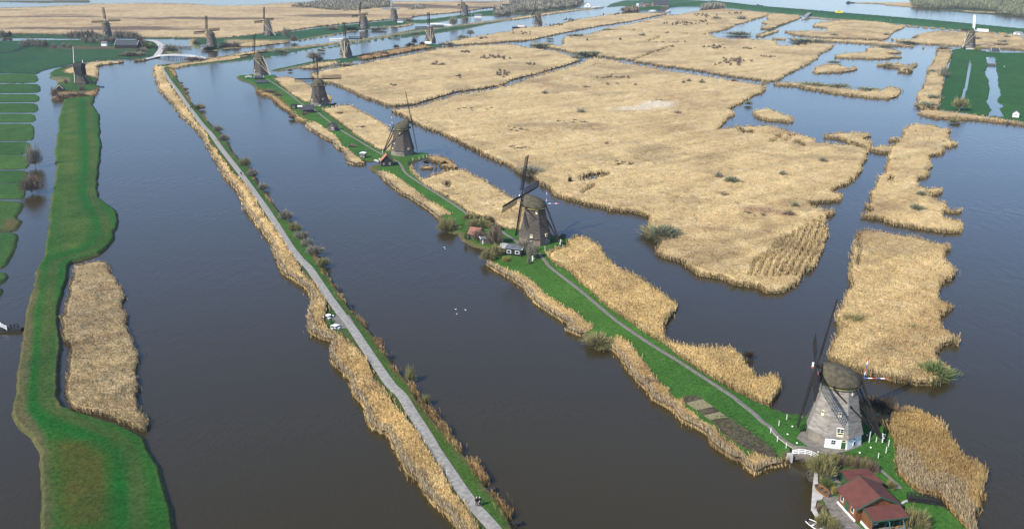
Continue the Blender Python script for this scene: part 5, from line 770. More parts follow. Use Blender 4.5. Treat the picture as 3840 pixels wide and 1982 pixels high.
sh(3, 3, 1110, 190, 4.2, 7.5, 'dark', 'dark brown thorn bush right behind the nearest windmill'); sh(3, 3, 960, 150, 2.6, 5, 'brown', 'brown bush between the nearest windmill and the thorn bush'); sh(3, 3, 1290, 210, 2.4, 6, 'brown', 'low brown bush at the right of the thorn bush'); sh(2, 2, 2360, 900, 1.6, 3, 'dark', 'dark twig bush standing in the water at the tip of the reed bed')
FS = [(2, 0, 290, 462, 3.0, 26, 'greygreen', 'wide green willow at the mouth of the diagonal ditch'), (2, 0, 640, 362, 2.6, 26, 'greygreen', 'long green willow above the diagonal ditch mouth'), (2, 0, 740, 545, 3.0, 30, 'greygreen', 'longest green willow at the ditch crossing'), (2, 0, 640, 588, 3.6, 12, 'greygreen', 'round green willow just below the ditch crossing'), (2, 0, 830, 545, 3.2, 11, 'greygreen', 'green willow at the right end of the ditch crossing'), (2, 0, 380, 398, 2.0, 10, 'greygreen', 'small green willow between the two wide ones'), (2, 0, 970, 308, 2.4, 24, 'greygreen', 'green willow left of the top end of the straight ditch'),
      (2, 0, 2270, 350, 4.0, 34, 'greygreen', 'dark green thicket willow beside the farm track'), (2, 0, 2360, 1045, 2.6, 6, 'greygreen', 'little green bush on the inlet edge of the great reed field'), (2, 0, 1300, 365, 4.0, 9, 'grey', 'pair of bare grey saplings beyond the diagonal ditch'), (2, 0, 750, 415, 3.4, 3, 'dark', 'single dark sapling in the reed field beyond the ditch'), (2, 0, 1080, 408, 3.4, 4, 'dark', 'second dark sapling right of the first beyond the ditch'), (2, 0, 690, 1140, 4.0, 7, 'grey', 'twiggy grey bush low in the middle of the great reed field'), (2, 0, 1640, 1145, 3.0, 8, 'grey', 'brown grey bush right of the bleached reed patch'), (2, 0, 740, 885, 2.2, 8, 'brown', 'dark tussock left of centre of the great reed field'), (2, 0, 1895, 840, 4.2, 6, 'grey', 'lone grey bush near the right end of the great reed field'), (2, 0, 325, 950, 3.6, 6, 'grey', 'twiggy bush on the left of the great reed field'), (2, 0, 2040, 195, 4.5, 14, 'grey', 'grey bush in the far reeds left of the narrow lake'), (2, 0, 2290, 200, 6, 18, 'grey', 'large grey bush in the far reeds right of the narrow lake head'),
      (3, 0, 460, 862, 3.0, 26, 'greygreen', 'green willow at the left of the curved reed spit'), (3, 0, 700, 872, 2.6, 22, 'greygreen', 'green willow in the middle of the curved reed spit'), (3, 0, 1000, 898, 1.8, 18, 'greygreen', 'low green willow on the right of the curved reed spit'), (3, 0, 1760, 500, 4.5, 17, 'grey', 'grey willow at the top of the upright reed strip'), (3, 0, 1640, 725, 2.6, 9, 'greygreen', 'green bush halfway along the upright reed strip'), (3, 0, 1650, 990, 3.2, 14, 'greygreen', 'green willow near the foot of the upright reed strip'), (3, 0, 1590, 1065, 3.0, 16, 'greygreen', 'green willow at the very foot of the upright reed strip'), (3, 0, 1200, 662, 2.4, 14, 'greygreen', 'green willow under the forked reed island'), (3, 0, 1390, 715, 2.6, 9, 'greygreen', 'green bush on the lower fork of the reed island'), (3, 0, 660, 630, 2.0, 14, 'greygreen', 'thin green willow on top of the oval reed island'), (3, 0, 1180, 480, 3, 20, 'greygreen', 'thin green willow on the northernmost reed island'), (3, 0, 380, 418, 3.0, 40, 'greygreen', 'wide green willow above the lake corner'), (3, 0, 1865, 1220, 2.4, 8, 'olive', 'bush standing in the water below the reed hedge'), (3, 0, 1390, 435, 3, 22, 'greygreen', 'green willow on the pond edge left of the far right mill'), (3, 0, 660, 365, 3.5, 12, 'grey', 'grey scrub in the flat reed patch'), (3, 0, 1180, 360, 3.5, 9, 'greygreen', 'green scrub on the corner of the small pond'), (3, 0, 2320, 460, 4, 16, 'grey', 'grey scrub in the marsh right of the far right mill'), (3, 0, 2380, 380, 3.5, 9, 'grey', 'small round scrub in the marsh near the road'), (3, 0, 2350, 425, 3, 14, 'grey', 'flat scrub in the marsh above the boat shed'), (3, 0, 2095, 400, 4, 8, 'grey', 'upright scrub right behind the far right mill'),
      (1, 0, 890, 660, 2.8, 24, 'grey', 'wide grey willow on the bank before the mill with fanned beams'), (1, 0, 1280, 545, 3.2, 12, 'brown', 'brown bush in the rusty reed bank'), (1, 0, 1130, 560, 3.2, 16, 'brown', 'wide brown bush at the left of the rusty reed bank'), (1, 0, 1400, 478, 3.2, 7, 'dark', 'dark bush on the canal edge left of the far mill'), (1, 0, 1540, 462, 3.4, 14, 'dark', 'dark mounded bush left of the far mill'), (1, 0, 1660, 445, 3.0, 8, 'dark', 'dark bush right beside the far mill'), (1, 0, 2060, 380, 3.0, 18, 'greygreen', 'flat green willow on the canal edge beyond the far mill'), (1, 0, 1860, 452, 3.0, 9, 'grey', 'scrub at the tip of grass right of the far mill'), (1, 0, 1940, 452, 3.5, 9, 'grey', 'scrub in the reed edge right of the far mill'), (1, 0, 770, 300, 4.5, 18, 'brown', 'brown bush on the long green bank'), (1, 0, 960, 300, 4, 20, 'darkgreen', 'evergreen bushes left of the whitish brick mill'), (1, 0, 1230, 300, 4, 24, 'greygreen', 'green scrub right of the whitish brick mill'), (1, 0, 1530, 215, 5, 14, 'grey', 'grey bush right of the pale sailed mill'), (1, 0, 250, 525, 3, 16, 'greygreen', 'green bush on the low strip between the canals'), (1, 0, 1400, 370, 3.2, 12, 'greygreen', 'green bush farther along the low strip'), (1, 0, 1590, 345, 3, 12, 'greygreen', 'green bush near the far end of the low strip'), (1, 0, 650, 515, 2.4, 10, 'brown', 'low bush on the water side of the low strip'), (1, 0, 640, 605, 4.0, 8, 'grey', 'smaller of the two grey bushes on the canal bank'), (1, 0, 340, 710, 1.5, 5, 'dark', 'dark tuft on the canal bank behind the fifth mill'),
      (1, 0, 130, 930, 3, 12, 'brown', 'brown scrub below the fifth mill'), (1, 0, 220, 960, 2.5, 8, 'brown', 'second brown scrub below the fifth mill'), (1, 0, 370, 1180, 2.5, 6, 'brown', 'dark scrub on the bank below the black sheds'), (1, 0, 490, 1150, 2.0, 5, 'brown', 'brown scrub between the black sheds and the water'), (1, 1, 2250, 870, 2.0, 9, 'dark', 'dark low scrub beside the footpath above the garden'), (1, 1, 1880, 315, 2.2, 4, 'dark', 'dark bush on the far rim of the pool'), (1, 1, 1700, 300, 1.8, 4, 'dark', 'small dark bush at the near rim of the pool'), (1, 1, 960, 140, 1.6, 6, 'brown', 'brown bramble behind the white cabin'),
      (0, 0, 545, 965, 6.2, 6, 'brown', 'tall brown bush beside the hut on the post mill island'), (0, 0, 820, 905, 3.6, 5, 'brown', 'brown bush in front of the post mill'), (0, 0, 660, 835, 3.4, 3, 'brown', 'slender brown bush left of the post mill'), (0, 0, 620, 985, 3.2, 9, 'brown', 'brown scrub at the left end of the island hedge'), (0, 0, 720, 968, 3.0, 9, 'brown', 'brown scrub in the middle of the island hedge'), (0, 0, 810, 960, 2.6, 8, 'brown', 'brown scrub at the right end of the island hedge'), (0, 0, 1720, 505, 6, 22, 'grey', 'grey willow scrub on the islet by the white bridge'), (0, 0, 1480, 480, 5, 20, 'green', 'green bush left of the farm road'), (0, 0, 1330, 555, 3.5, 26, 'brown', 'brown scrub on the meadow edge left of the white bridge'), (0, 0, 1420, 515, 4, 16, 'grey', 'grey scrub left of the road bend'), (0, 0, 1950, 600, 3, 24, 'brown', 'brown scrub at the right foot of the white bridge'), (0, 0, 1960, 440, 4, 9, 'brown', 'brown bush left of the mill by the white bridge'), (0, 0, 2260, 470, 5, 18, 'grey', 'grey bush right of the mill by the white bridge'), (0, 0, 2090, 495, 3, 20, 'darkgreen', 'dark hedge in front of the mill by the white bridge'), (0, 0, 2350, 470, 5, 12, 'brown', 'brown bush by the water right of the mill garden')]
for c, r, x, y, h, w, col, lb in FS: sh(c, r, x, y, h, w, col, lb, lod=1)
tree(TG(0, 1, 350, 330, 0.3), 9.5, 7.5, 'grey', 'tall bare grey tree on the ditch edge at the left'); tree(TG(0, 1, 318, 590, 0.3), 7.5, 9.5, 'brown', 'spreading brown tree on the ditch edge below the tall grey one')
tree(TG(3, 0, 1742, 775, 0.3), 9, 9, 'grey', 'bare grey tree on the left edge of the green polder', lod=1); tree(TG(3, 0, 1905, 1108, 0.4), 8.5, 10, 'olive', 'round pollard willow in the corner of the green polder', lod=1, pollard=True)
tree(TG(1, 0, 575, 612, 0.4), 8, 13, 'grey', 'large round pollard willow on the canal bank', lod=1, pollard=True); tree(TG(1, 0, 2138, 362, 0.4), 7, 9, 'grey', 'round pollard willow standing alone on the far canal bank', lod=1, pollard=True); tree(TG(1, 0, 1965, 258, 0.4), 11, 12, 'grey', 'lone bare tree on the strip between the two far canals', lod=1)
tree(TG(1, 0, 300, 375, 0.4), 11, 9, 'grey', 'bare tree right of the brick mill with pale braces', lod=1); tree(TG(1, 0, 380, 420, 0.3), 7, 9, 'brown', 'brown tree overhanging the canal at the bank corner', lod=1); tree(TG(1, 0, 1580, 440, 0.4), 7, 6, 'dark', 'small dark tree left of the far thatched mill', lod=1); tree(TG(3, 0, 2075, 505, 0.4), 4, 5, 'yellow', 'small yellow flowering bush tree by the far right mill', lod=1)
random.seed(12)
NT = [(240, 470, 7), (300, 462, 8), (350, 468, 8), (410, 475, 8), (455, 470, 7), (540, 485, 5), (700, 385, 7), (745, 395, 9), (790, 400, 10), (835, 400, 10), (880, 395, 10), (925, 392, 10), (970, 400, 8), (1010, 440, 7), (1075, 435, 7), (1130, 430, 7), (1180, 385, 9), (1235, 388, 9), (1290, 392, 9), (1340, 395, 9), (1395, 420, 8), (1435, 470, 7), (30, 372, 8), (105, 372, 7), (1340, 480, 5), (640, 480, 5), (850, 430, 8), (930, 435, 7), (700, 478, 4)]
for x, y, h in NT:
    side = 'at the left end of the meadow hedge' if x < 560 else ('behind the meadow, left of the long dark barn' if x < 1150 else 'around the long dark barn')
    lb = 'bare brown grey tree ' + side
    if x == 105: tree(TG(0, 0, x, y, 0.4), h, h * 0.6, 'darkgreen', 'dark conifer at the top left beyond the ditch', lod=1)
    else: tree(TG(0, 0, x, y, 0.4), h, h * 1.15, 'brown' if x % 2 else 'grey', lb, lod=1, group=lb.replace('tree', 'trees'))
# garden round the second mill
for x, y, h, w, col, lb in [(750, 1060, 6.5, 6.5, 'brown', 'large bare brown tree right of the red roofed hut'), (560, 1010, 3.8, 6, 'brown', 'low brown tree in front of the red roofed hut'), (1090, 1175, 5.5, 5.5, 'grey', 'bare grey tree before the brick base of the second mill'), (1200, 1230, 5.2, 4.0, 'grey', 'bare grey tree by the white pump in the mill garden'), (660, 1250, 3.5, 5.5, 'olive', 'bare tree over the water at the garden corner'), (760, 1200, 4.0, 4.5, 'olive', 'bare tree on the creek bank of the mill garden'), (400, 1010, 3.2, 1.2, 'green', 'thin young tree on the garden bank'), (1145, 1300, 2.6, 1.2, 'grey', 'thin young tree on the lawn below the mill garden')]:
    tree(Q('A3', x, y, 0.7), h, w, col, lb, lod=0)
for x, y, h, w, col, lb in [(560, 850, 3.0, 11, 'olive', 'broad thorn hedge behind the red roofed hut'), (880, 1260, 1.6, 3.0, 'yellow', 'yellowing bush at the corner of the mill garden'), (430, 760, 2.2, 5, 'olive', 'thorn bush at the left end of the garden hedge'), (690, 820, 2.4, 5, 'dark', 'dark thorn bush by the footpath behind the hut'), (780, 900, 2.4, 4, 'brown', 'brown bush between the hut and the reed bed'), (1560, 975, 1.2, 2.6, 'brown', 'low brown bush at the canal side of the lawn point')]:
    shrub(Q('A3', x, y, 0.7), h, w, col, lb)
# garden by the nearest mill
tree(Q('A2', 545, 600, 0.8), 5.2, 5.5, 'olive', 'olive pollard willow beside the white quay', pollard=True); tree(Q('A2', 1915, 1300, 0.8), 3.6, 5.0, 'olive', 'bare tree on the lawn beside the near house')
for i, (x, y) in enumerate([(740, 330), (850, 345), (960, 365), (1070, 385), (1180, 410), (1280, 440)]):
    shrub(Q('A2', x, y + 30, 0.8), 2.0, 3.0, 'brown' if i % 2 else 'olive', 'brown hedge bush between the nearest mill and the flat roof, ' + ('first', 'second', 'third', 'fourth', 'fifth', 'sixth')[i] + ' from the left', 'hedge bushes behind the near house')
for x, y, h, w, col, lb in [(440, 470, 2.8, 4.0, 'olive', 'twiggy bush at the right end of the white railing'), (640, 690, 1.4, 3.4, 'green', 'low garden bush left of the flat red roof'), (900, 700, 1.4, 2.6, 'green', 'low garden bush against the flat roofed wing'), (745, 810, 1.5, 1.6, 'yellow', 'yellow green bush at the corner of the near house'), (600, 1260, 2.2, 4.5, 'olive', 'olive bush on the quay before the near house'), (540, 1060, 1.2, 2.4, 'brown', 'low brown bush in the angle of the white quay'), (1560, 720, 1.3, 2.4, 'olive', 'small bush right of the flat red roof'), (700, 1330, 1.8, 3.6, 'olive', 'olive bush by the terrace at the lower edge'), (1340, 470, 1.2, 2.2, 'darkgreen', 'dark green bush at the right end of the hedge'), (330, 200, 1.0, 1.6, 'brown', 'small brown bush beside the left end of the white railing')]:
    if lb.startswith('small brown'): x, y = 60, 260
    shrub(Q('A2', x, y, 0.8), h, w, col, lb)
def thicket(label, polyD, n, h, w, col, seed, name='thicket', tw=40, cat='thicket', wd=None):
    poly = gz(polyD); rs = np.random.RandomState(seed); lo, hi = poly.min(0), poly.max(0); P = rs.rand(n * 6, 2) * (hi - lo) + lo; P = P[inside(P, poly)][:n]
    Vs = []; Fs = []; Cs = []; off = 0
    for i, p in enumerate(P):
        s = 0.6 + 0.7 * rs.rand(); V, F, C = twig_arrays(tw, w / 2 * s, h * s, (wd or 0.10 + 0.00035 * p[1]), seed + i, 0, 0.5); V = V + np.array([p[0], p[1], 0.4]); Vs.append(V); Fs.append(F + off); Cs.append(C * np.array(TC_[col]) * (0.75 + 0.5 * rs.rand())); off += len(V)
    return tag(fast_mesh(name, np.concatenate(Vs), np.concatenate(Fs), np.concatenate(Cs), M['twig'], 'stuff'), label, cat)
thicket('grey brown thicket of bare alders beyond the marsh', T(1, 0, [(340, 72), (700, 28), (1000, 12), (1330, 24), (1350, 70), (1030, 105), (960, 118), (800, 112), (600, 90)]), 700, 6, 12, 'grey', 5)
thicket('bare riverside wood beyond the river at the top right', T(3, 0, [(1430, 10), (2700, 5), (2700, 160), (2554, 165), (2300, 150), (2290, 110), (1900, 85), (1700, 92), (1450, 72)]), 900, 9, 14, 'greygreen', 6, name='wood', cat='wood')
thicket('wood around the village at the top, left of the boats', T(2, 0, [(0, 10), (690, 5), (700, 30), (640, 65), (420, 92), (300, 112), (0, 130)]), 500, 8, 12, 'grey', 7, name='wood', cat='wood')
thicket('bare wood on the bank right of the farthest brick mill', T(1, 0, [(2380, 90), (2554, 80), (2554, 140), (2400, 158)]), 90, 6, 11, 'grey', 9, name='wood', cat='wood')
thicket('grey scrub around the farmhouse at the top', T(2, 0, [(1100, 100), (1260, 90), (1260, 122), (1110, 124)]), 60, 5, 9, 'brown', 10)
thicket('scrub wood at the foot of the dyke behind the farmhouse', T(2, 0, [(1900, 60), (2110, 62), (2110, 82), (1900, 96)]), 120, 6, 12, 'grey', 11)
thicket('grey scrub in the marsh left of the farthest brick mill', T(1, 0, [(1530, 70), (1690, 70), (1690, 92), (1540, 105)]), 60, 4, 10, 'grey', 12)
def tussocks(label, spots, seed):
    rs = np.random.RandomState(seed); Vs = []; Fs = []; Cs = []; off = 0
    for c, r, x, y, n, sx, sy, h in spots:
        for i in range(n):
            g = TG(c, r, x + rs.randn() * sx, y + rs.randn() * sy, 1.2); V, F, C = twig_arrays(40, 1.6, h * (0.6 + 0.6 * rs.rand()), 0.07 + 0.0002 * g.y, seed + off % 997, 0, 0.5); Vs.append(V + np.array([g.x, g.y, 1.0])); Fs.append(F + off); Cs.append(C * np.array([0.15, 0.12, 0.085])); off += len(V)
    tag(fast_mesh('tussocks', np.concatenate(Vs), np.concatenate(Fs), np.concatenate(Cs), M['twig'], 'stuff'), label, 'tussocks')
tussocks('dark sedge tussocks speckling the reed fields', [(2, 0, 1020, 775, 12, 60, 12, 2.0), (2, 0, 850, 775, 6, 40, 5, 1.4), (2, 0, 1000, 835, 5, 40, 8, 1.4), (2, 0, 2220, 620, 26, 55, 22, 3.0), (2, 0, 2050, 640, 4, 30, 6, 2), (2, 0, 2400, 615, 4, 15, 4, 2.4), (2, 0, 2030, 475, 14, 50, 8, 2.6), (2, 0, 2340, 487, 8, 30, 4, 2), (2, 0, 1620, 425, 10, 70, 3, 1.6), (2, 0, 1700, 240, 26, 90, 12, 3.0), (2, 0, 1880, 160, 16, 70, 8, 3), (2, 0, 1900, 218, 10, 40, 5, 3), (2, 0, 2230, 135, 12, 50, 6, 3), (2, 0, 1090, 140, 10, 60, 5, 2.5), (2, 0, 580, 210, 10, 50, 8, 3.5), (2, 0, 390, 252, 10, 50, 5, 3), (2, 0, 100, 330, 10, 70, 10, 2), (2, 0, 840, 650, 5, 30, 4, 1.4), (2, 0, 1730, 820, 6, 25, 8, 2.2), (2, 0, 2200, 812, 6, 25, 5, 2), (2, 0, 2540, 568, 6, 40, 4, 2), (2, 0, 1440, 1000, 4, 30, 8, 1.2),
    (1, 0, 2350, 578, 24, 60, 9, 2.6), (1, 0, 1800, 645, 12, 50, 10, 2.2), (1, 0, 2080, 518, 10, 40, 6, 2), (1, 0, 2450, 730, 14, 60, 24, 2.6), (1, 0, 2020, 765, 6, 25, 8, 2), (1, 0, 1380, 855, 4, 20, 6, 1.6), (1, 0, 2250, 1090, 10, 80, 14, 1.3), (1, 0, 830, 1130, 5, 25, 5, 1.2), (1, 0, 2250, 385, 8, 50, 6, 2.5), (1, 0, 1060, 1265, 4, 25, 4, 1.2), (2, 1, 1120, 300, 8, 60, 14, 1.4), (2, 1, 60, 150, 10, 60, 12, 1.0), (2, 1, 940, 100, 3, 10, 8, 1.6), (2, 1, 2130, 615, 5, 40, 5, 1.1), (2, 1, 2400, 800, 8, 70, 16, 1.0), (2, 0, 200, 640, 8, 60, 10, 1.8), (2, 0, 1230, 855, 3, 15, 5, 1.4), (3, 0, 30, 570, 5, 30, 4, 2), (2, 0, 570, 1220, 8, 90, 14, 1.2), (2, 0, 80, 1290, 9, 70, 16, 1.4)], 40)
# ------------------------------------------------------------------ houses, huts, bridges, boats
def house(p, rz, L_, W_, hw, hr, wall, roof, label, cat='house', name='house', wins=(), doors=(), over=0.3, chim=None, trim=None, gable=None):
    """ridge along local x; wins/doors: (side, along, z, w, h) side 0:-y 1:+y 2:-x 3:+x"""
    r = thing(name, p, label, cat, None, rz); a, b = L_ / 2, W_ / 2
    w_ = MB(); w_.add([(-a, -b, -0.2), (a, -b, -0.2), (a, b, -0.2), (-a, b, -0.2), (-a, -b, hw), (a, -b, hw), (a, b, hw), (-a, b, hw), (-a, 0, hr - 0.05), (a, 0, hr - 0.05)], [(0, 1, 5, 4), (2, 3, 7, 6), (1, 2, 6, 9, 5), (3, 0, 4, 8, 7)]); w_.build('wall', wall, r)
    e = over; sl = (hr - hw) / b; m_ = MB(); th = 0.14
    for s in (-1, 1):
        z0 = hw - sl * e; vs = [(-a - e, s * (b + e), z0), (a + e, s * (b + e), z0), (a + e, 0, hr), (-a - e, 0, hr)]; vs += [(x, y, z + th) for x, y, z in vs]
        m_.add(vs, [(0, 1, 2, 3), (7, 6, 5, 4), (0, 4, 5, 1), (1, 5, 6, 2), (2, 6, 7, 3), (3, 7, 4, 0)] if s < 0 else [(3, 2, 1, 0), (4, 5, 6, 7), (1, 5, 4, 0), (2, 6, 5, 1), (3, 7, 6, 2), (0, 4, 7, 3)])
    rf = m_.build('roof', roof, r)
    if trim:
        for x in (-a - e, a + e):
            t_ = MB()
            for s in (-1, 1): t_.bar((x, s * (b + e), hw - sl * e + 0.05), (x, 0, hr + 0.12), 0.12, 0.22)
            t_.build('barge_board', trim, rf)
    if chim: MB().box((chim, 0, hr + 0.4), (0.6, 0.6, 1.4)).build('chimney', 'brick', rf)
    def place(sd, al, t):
        return {0: (al, -b - t, 0.0), 1: (al, b + t, 0.0), 2: (-a - t, al, PI / 2), 3: (a + t, al, PI / 2)}[sd]
    for sd, al, z, ww, hh in wins:
        x, y, rr = place(sd, al, 0.02); f = MB().box((x, y, z), (ww, 0.1, hh), rr).build('window', 'white', r); x, y, rr = place(sd, al, 0.075); MB().box((x, y, z), (ww * 0.76, 0.03, hh * 0.76), rr).build('pane', 'glass', f)
    for sd, al, ww, hh, mt in doors:
        x, y, rr = place(sd, al, 0.03); MB().box((x, y, hh / 2), (ww, 0.1, hh), rr).build('door', mt, r)
    return r
# the near house at the lower right
z_ = 0.9; pbl = Q('A2', 785, 945, z_); pfl = Q('A2', 1040, 1225, z_); ax = (pfl - pbl); LL = ax.length; ax.normalize(); rz = math.atan2(ax.y, ax.x); nrm = Vector((-ax.y, ax.x, 0))
Wd = 7.6; cen = (pbl + pfl) / 2 + nrm * Wd / 2
hs = house(cen, rz, LL, Wd, 2.7, 4.5, 'wood', 'redroof', 'brown timber house with red roof and green trim at the lower right corner', wins=[(0, -LL * 0.3, 1.6, 0.8, 1.2), (0, LL * 0.28, 1.6, 0.8, 1.2)], doors=[(0, -0.1, 1.0, 2.2, 'green')], trim='green', over=0.45)
MB().box((0, -Wd / 2 - 0.12, 0.1), (LL, 0.2, 0.5)).build('plinth', 'white', hs)
an = MB(); an.bar((LL / 2 - 1.2, 0.1, 4.5), (LL / 2 - 1.2, 0.1, 5.4), 0.05); an.bar((LL / 2 - 1.7, 0.1, 5.3), (LL / 2 - 0.4, 0.1, 5.3), 0.04); an.build('aerial', 'steel', hs)
pr = MB(); x0 = LL / 2 + 0.15; vs = [(x0, -2.9, 2.75), (x0, 3.7, 2.75), (x0 + 3.2, 3.7, 2.2), (x0 + 3.2, -2.9, 2.2)]; vs += [(a, b, c + 0.14) for a, b, c in vs]
pr.add(vs, [(3, 2, 1, 0), (4, 5, 6, 7), (0, 1, 5, 4), (1, 2, 6, 5), (2, 3, 7, 6), (3, 0, 4, 7)]); pc = pr.build('porch_roof', 'redroof', hs)
q = MB(); q.bar((x0 + 3.25, -2.95, 2.22), (x0 + 3.25, 3.75, 2.22), 0.1, 0.25); q.bar((x0, -2.97, 2.78), (x0 + 3.25, -2.97, 2.24), 0.1, 0.25); q.build('porch_trim', 'green', pc)
MB().box((x0 + 1.6, -2.8, 1.1), (3.1, 0.12, 2.4)).build('porch_wall', 'wood', hs)
MB().box((x0 + 1.6, -2.95, 0.1), (3.1, 0.15, 0.45)).build('porch_plinth', 'white', hs)
for y_ in (-2.8, 0.4, 3.6): MB().bar((x0 + 3.1, y_, 0), (x0 + 3.1, y_, 2.2), 0.12).build('post', 'blackwood', hs)
MB().box((x0 + 1.5, 3.6, 1.1), (3.0, 0.12, 2.3)).build('porch_wall', 'wood', hs)
# flat roofed wing behind
pw = [Q('A2', x, y, 2.9) for x, y in ((822, 462), (1222, 446), (1462, 655), (985, 700))]
r = thing('annex', (0, 0, 0), 'low flat roofed wing with red roof behind the brown timber house', 'house')
b = MB(); vs = [tuple(p) for p in pw] + [(p.x, p.y, 2.68) for p in pw]; b.add(vs, [(3, 2, 1, 0), (4, 5, 6, 7), (0, 1, 5, 4), (1, 2, 6, 5), (2, 3, 7, 6), (3, 0, 4, 7)]); rfw = b.build('roof', 'redroof', r)
c_ = sum(pw, Vector()) / 4; ins_ = [c_ + (p - c_) * 0.93 for p in pw]; b = MB(); b.add([(p.x, p.y, 0.6) for p in ins_] + [(p.x, p.y, 2.7) for p in ins_], [(0, 3, 7, 4), (3, 2, 6, 7), (2, 1, 5, 6), (1, 0, 4, 5)]); b.build('wall', 'green', r)
s_ = MB(); s_.bar(pw[0] + (pw[3] - pw[0]) * 0.36 + Vector((0, 0, 0.05)), pw[1] + (pw[2] - pw[1]) * 0.36 + Vector((0, 0, 0.05)), 0.22, 0.1); s_.build('roof_step', 'redroof', rfw)
house(Q('A4', 420, 1165, 0.7), math.radians(100), 4.2, 5.2, 2.4, 5.0, 'blackwood', 'tile', 'black hut with orange tiled roof at the inlet below the third mill', 'hut', 'hut', wins=[(2, -1.2, 1.2, 0.7, 0.8), (2, 1.4, 1.2, 0.6, 0.8), (1, 0, 1.4, 0.8, 1.0)], trim='greywood')
house(Q('B7', 965, 560, 0.7), math.radians(70), 3.6, 4.2, 2.3, 4.2, 'greywood', 'greywood', 'grey weathered hut alone on the dyke between the third and fourth mill', 'hut', 'hut', wins=[(2, -0.8, 1.4, 1.0, 1.1)], doors=[(1, 0, 1.0, 2.0, 'white')], trim='greywood')
house(Q('B7', 1545, 1085, 0.7), math.radians(80), 1.8, 2.2, 2.3, 2.6, 'greywood', 'white', 'small white garden cabin with two dark windows above the inlet', 'hut', 'hut', wins=[(2, -0.55, 1.5, 0.5, 1.6), (2, 0.55, 1.5, 0.5, 1.6)])
house(Q('B7', 500, 215, 0.7), math.radians(15), 6.0, 4.2, 2.2, 4.3, 'blackwood', 'slate', 'black shed with a steep dark roof below the fourth mill', 'shed', 'shed')
house(Q('B7', 390, 165, 0.7), math.radians(5), 5.0, 3.6, 2.2, 2.5, 'greywood', 'white', 'low shed with a whitish roof left of the steep black shed', 'shed', 'shed')
house(Q('B7', 222, 145, 0.7), math.radians(0), 2.8, 2.4, 2.3, 2.8, 'blackwood', 'blackwood', 'little black shed with white window bars at the bank edge', 'shed', 'shed', wins=[(0, -0.4, 1.3, 0.35, 1.2), (0, 0.4, 1.3, 0.35, 1.2)])
house(Q('A3', 525, 985, 0.7), math.radians(155), 3.8, 3.8, 1.9, 3.5, 'greywood', 'redtile', 'garden hut with a faded red roof left of the second mill', 'hut', 'hut', trim='greywood')
house(Q('A3', 640, 1045, 0.7), math.radians(10), 3.4, 2.2, 1.8, 2.1, 'greywood', 'greyroof', 'small grey potting shed under the bare brown tree', 'shed', 'shed', doors=[(0, -1.2, 0.4, 1.6, 'white')], trim='white')
house(Q('A3', 990, 1175, 0.7), math.radians(-18), 5.2, 4.4, 2.3, 2.6, 'blackwood', 'greyroof', 'black garden house with white trim and nearly flat grey roof by the second mill', 'house', 'garden_house', wins=[(0, -1.4, 1.3, 1.4, 1.0), (0, 1.3, 1.3, 1.4, 1.0), (2, 0, 1.3, 2.0, 1.0)], trim='white')
house(Q('A6', 290, 1095, 0.7), math.radians(100), 3.6, 4.0, 1.9, 4.0, 'blackwood', 'redtile', 'black hut with pale gable edges on the post mill island', 'hut', 'hut', trim='cream')
house(Q('B1', 650, 735, 0.6), math.radians(-3), 21, 9, 3.0, 6.6, 'blackwood', 'slate', 'long dark barn with white gable edges beside the far meadow', 'barn', 'barn', trim='white')
house(Q('B1', 245, 700, 0.6), 0.0, 5, 4, 2.6, 4.0, 'carwhite', 'greyroof', 'small pale shed left of the long dark barn', 'shed', 'shed')
house(Q('B5', 1570, 1135, 0.6), math.radians(-4), 6.5, 4.5, 1.8, 3.6, 'greyroof', 'slate', 'dark boat shed with a white sill at the head of the polder stream', 'shed', 'shed', trim='white')
house(TG(3, 0, 2470, 1165, 0.6), math.radians(60), 3.0, 3.2, 2.2, 3.4, 'white', 'greyroof', 'tiny white hut at the right edge by the polder stream', 'hut', 'hut', wins=[(2, 0, 1.3, 0.8, 0.9)])
house(Q('B4', 1745, 112, 0.8), math.radians(80), 12, 9, 4, 8.5, 'greyroof', 'greyroof', 'grey house with a steep roof at the left of the far farmyard', wins=[(2, -2, 2.2, 1.2, 1.4), (2, 2, 2.2, 1.2, 1.4)])
house(Q('B4', 1815, 128, 0.8), math.radians(20), 7, 7, 4, 5.5, 'brick', 'redtile', 'low red brick house in the far farmyard')
house(Q('B4', 2040, 118, 0.8), math.radians(8), 24, 12, 4, 9.5, 'brick', 'slate', 'large farmhouse with dark roof and red brick gable at the top', wins=[(0, -6, 2.2, 1.6, 1.4), (0, 2, 2.2, 1.6, 1.4)], chim=8)
house(Q('B4', 865, 118, 0.8), math.radians(90), 9, 9, 3.5, 7.5, 'carwhite', 'greyroof', 'white gabled house on the canal point beside the boats', wins=[(2, 0, 2.2, 2.0, 1.4)])
house(Q('B4', 290, 118, 0.8), math.radians(15), 9, 7, 3, 6, 'carwhite', 'greyroof', 'white house in the wood left of the boats', wins=[(0, 0, 1.6, 2.0, 1.2)])
house(Q('B4', 1692, 112, 0.8), 0.0, 6, 4, 3, 4.4, 'carwhite', 'carwhite', 'small white shed at the left of the grey house', 'shed', 'shed')
house(TG(1, 0, 1440, 225, 0.6), 0.0, 7, 4, 2, 3.6, 'carwhite', 'greyroof', 'pale shed at the tail of the pale sailed brick mill', 'shed', 'shed')
house(TG(1, 0, 2215, 175, 0.6), 0.0, 9, 5, 2.2, 4.2, 'carwhite', 'greyroof', 'pale shed on the water right of the farthest brick mill', 'shed', 'shed')
house(TG(1, 0, 2490, 88, 0.6), 0.3, 12, 8, 3, 6.5, 'cream', 'slate', 'cream house among bare trees on the far bank')
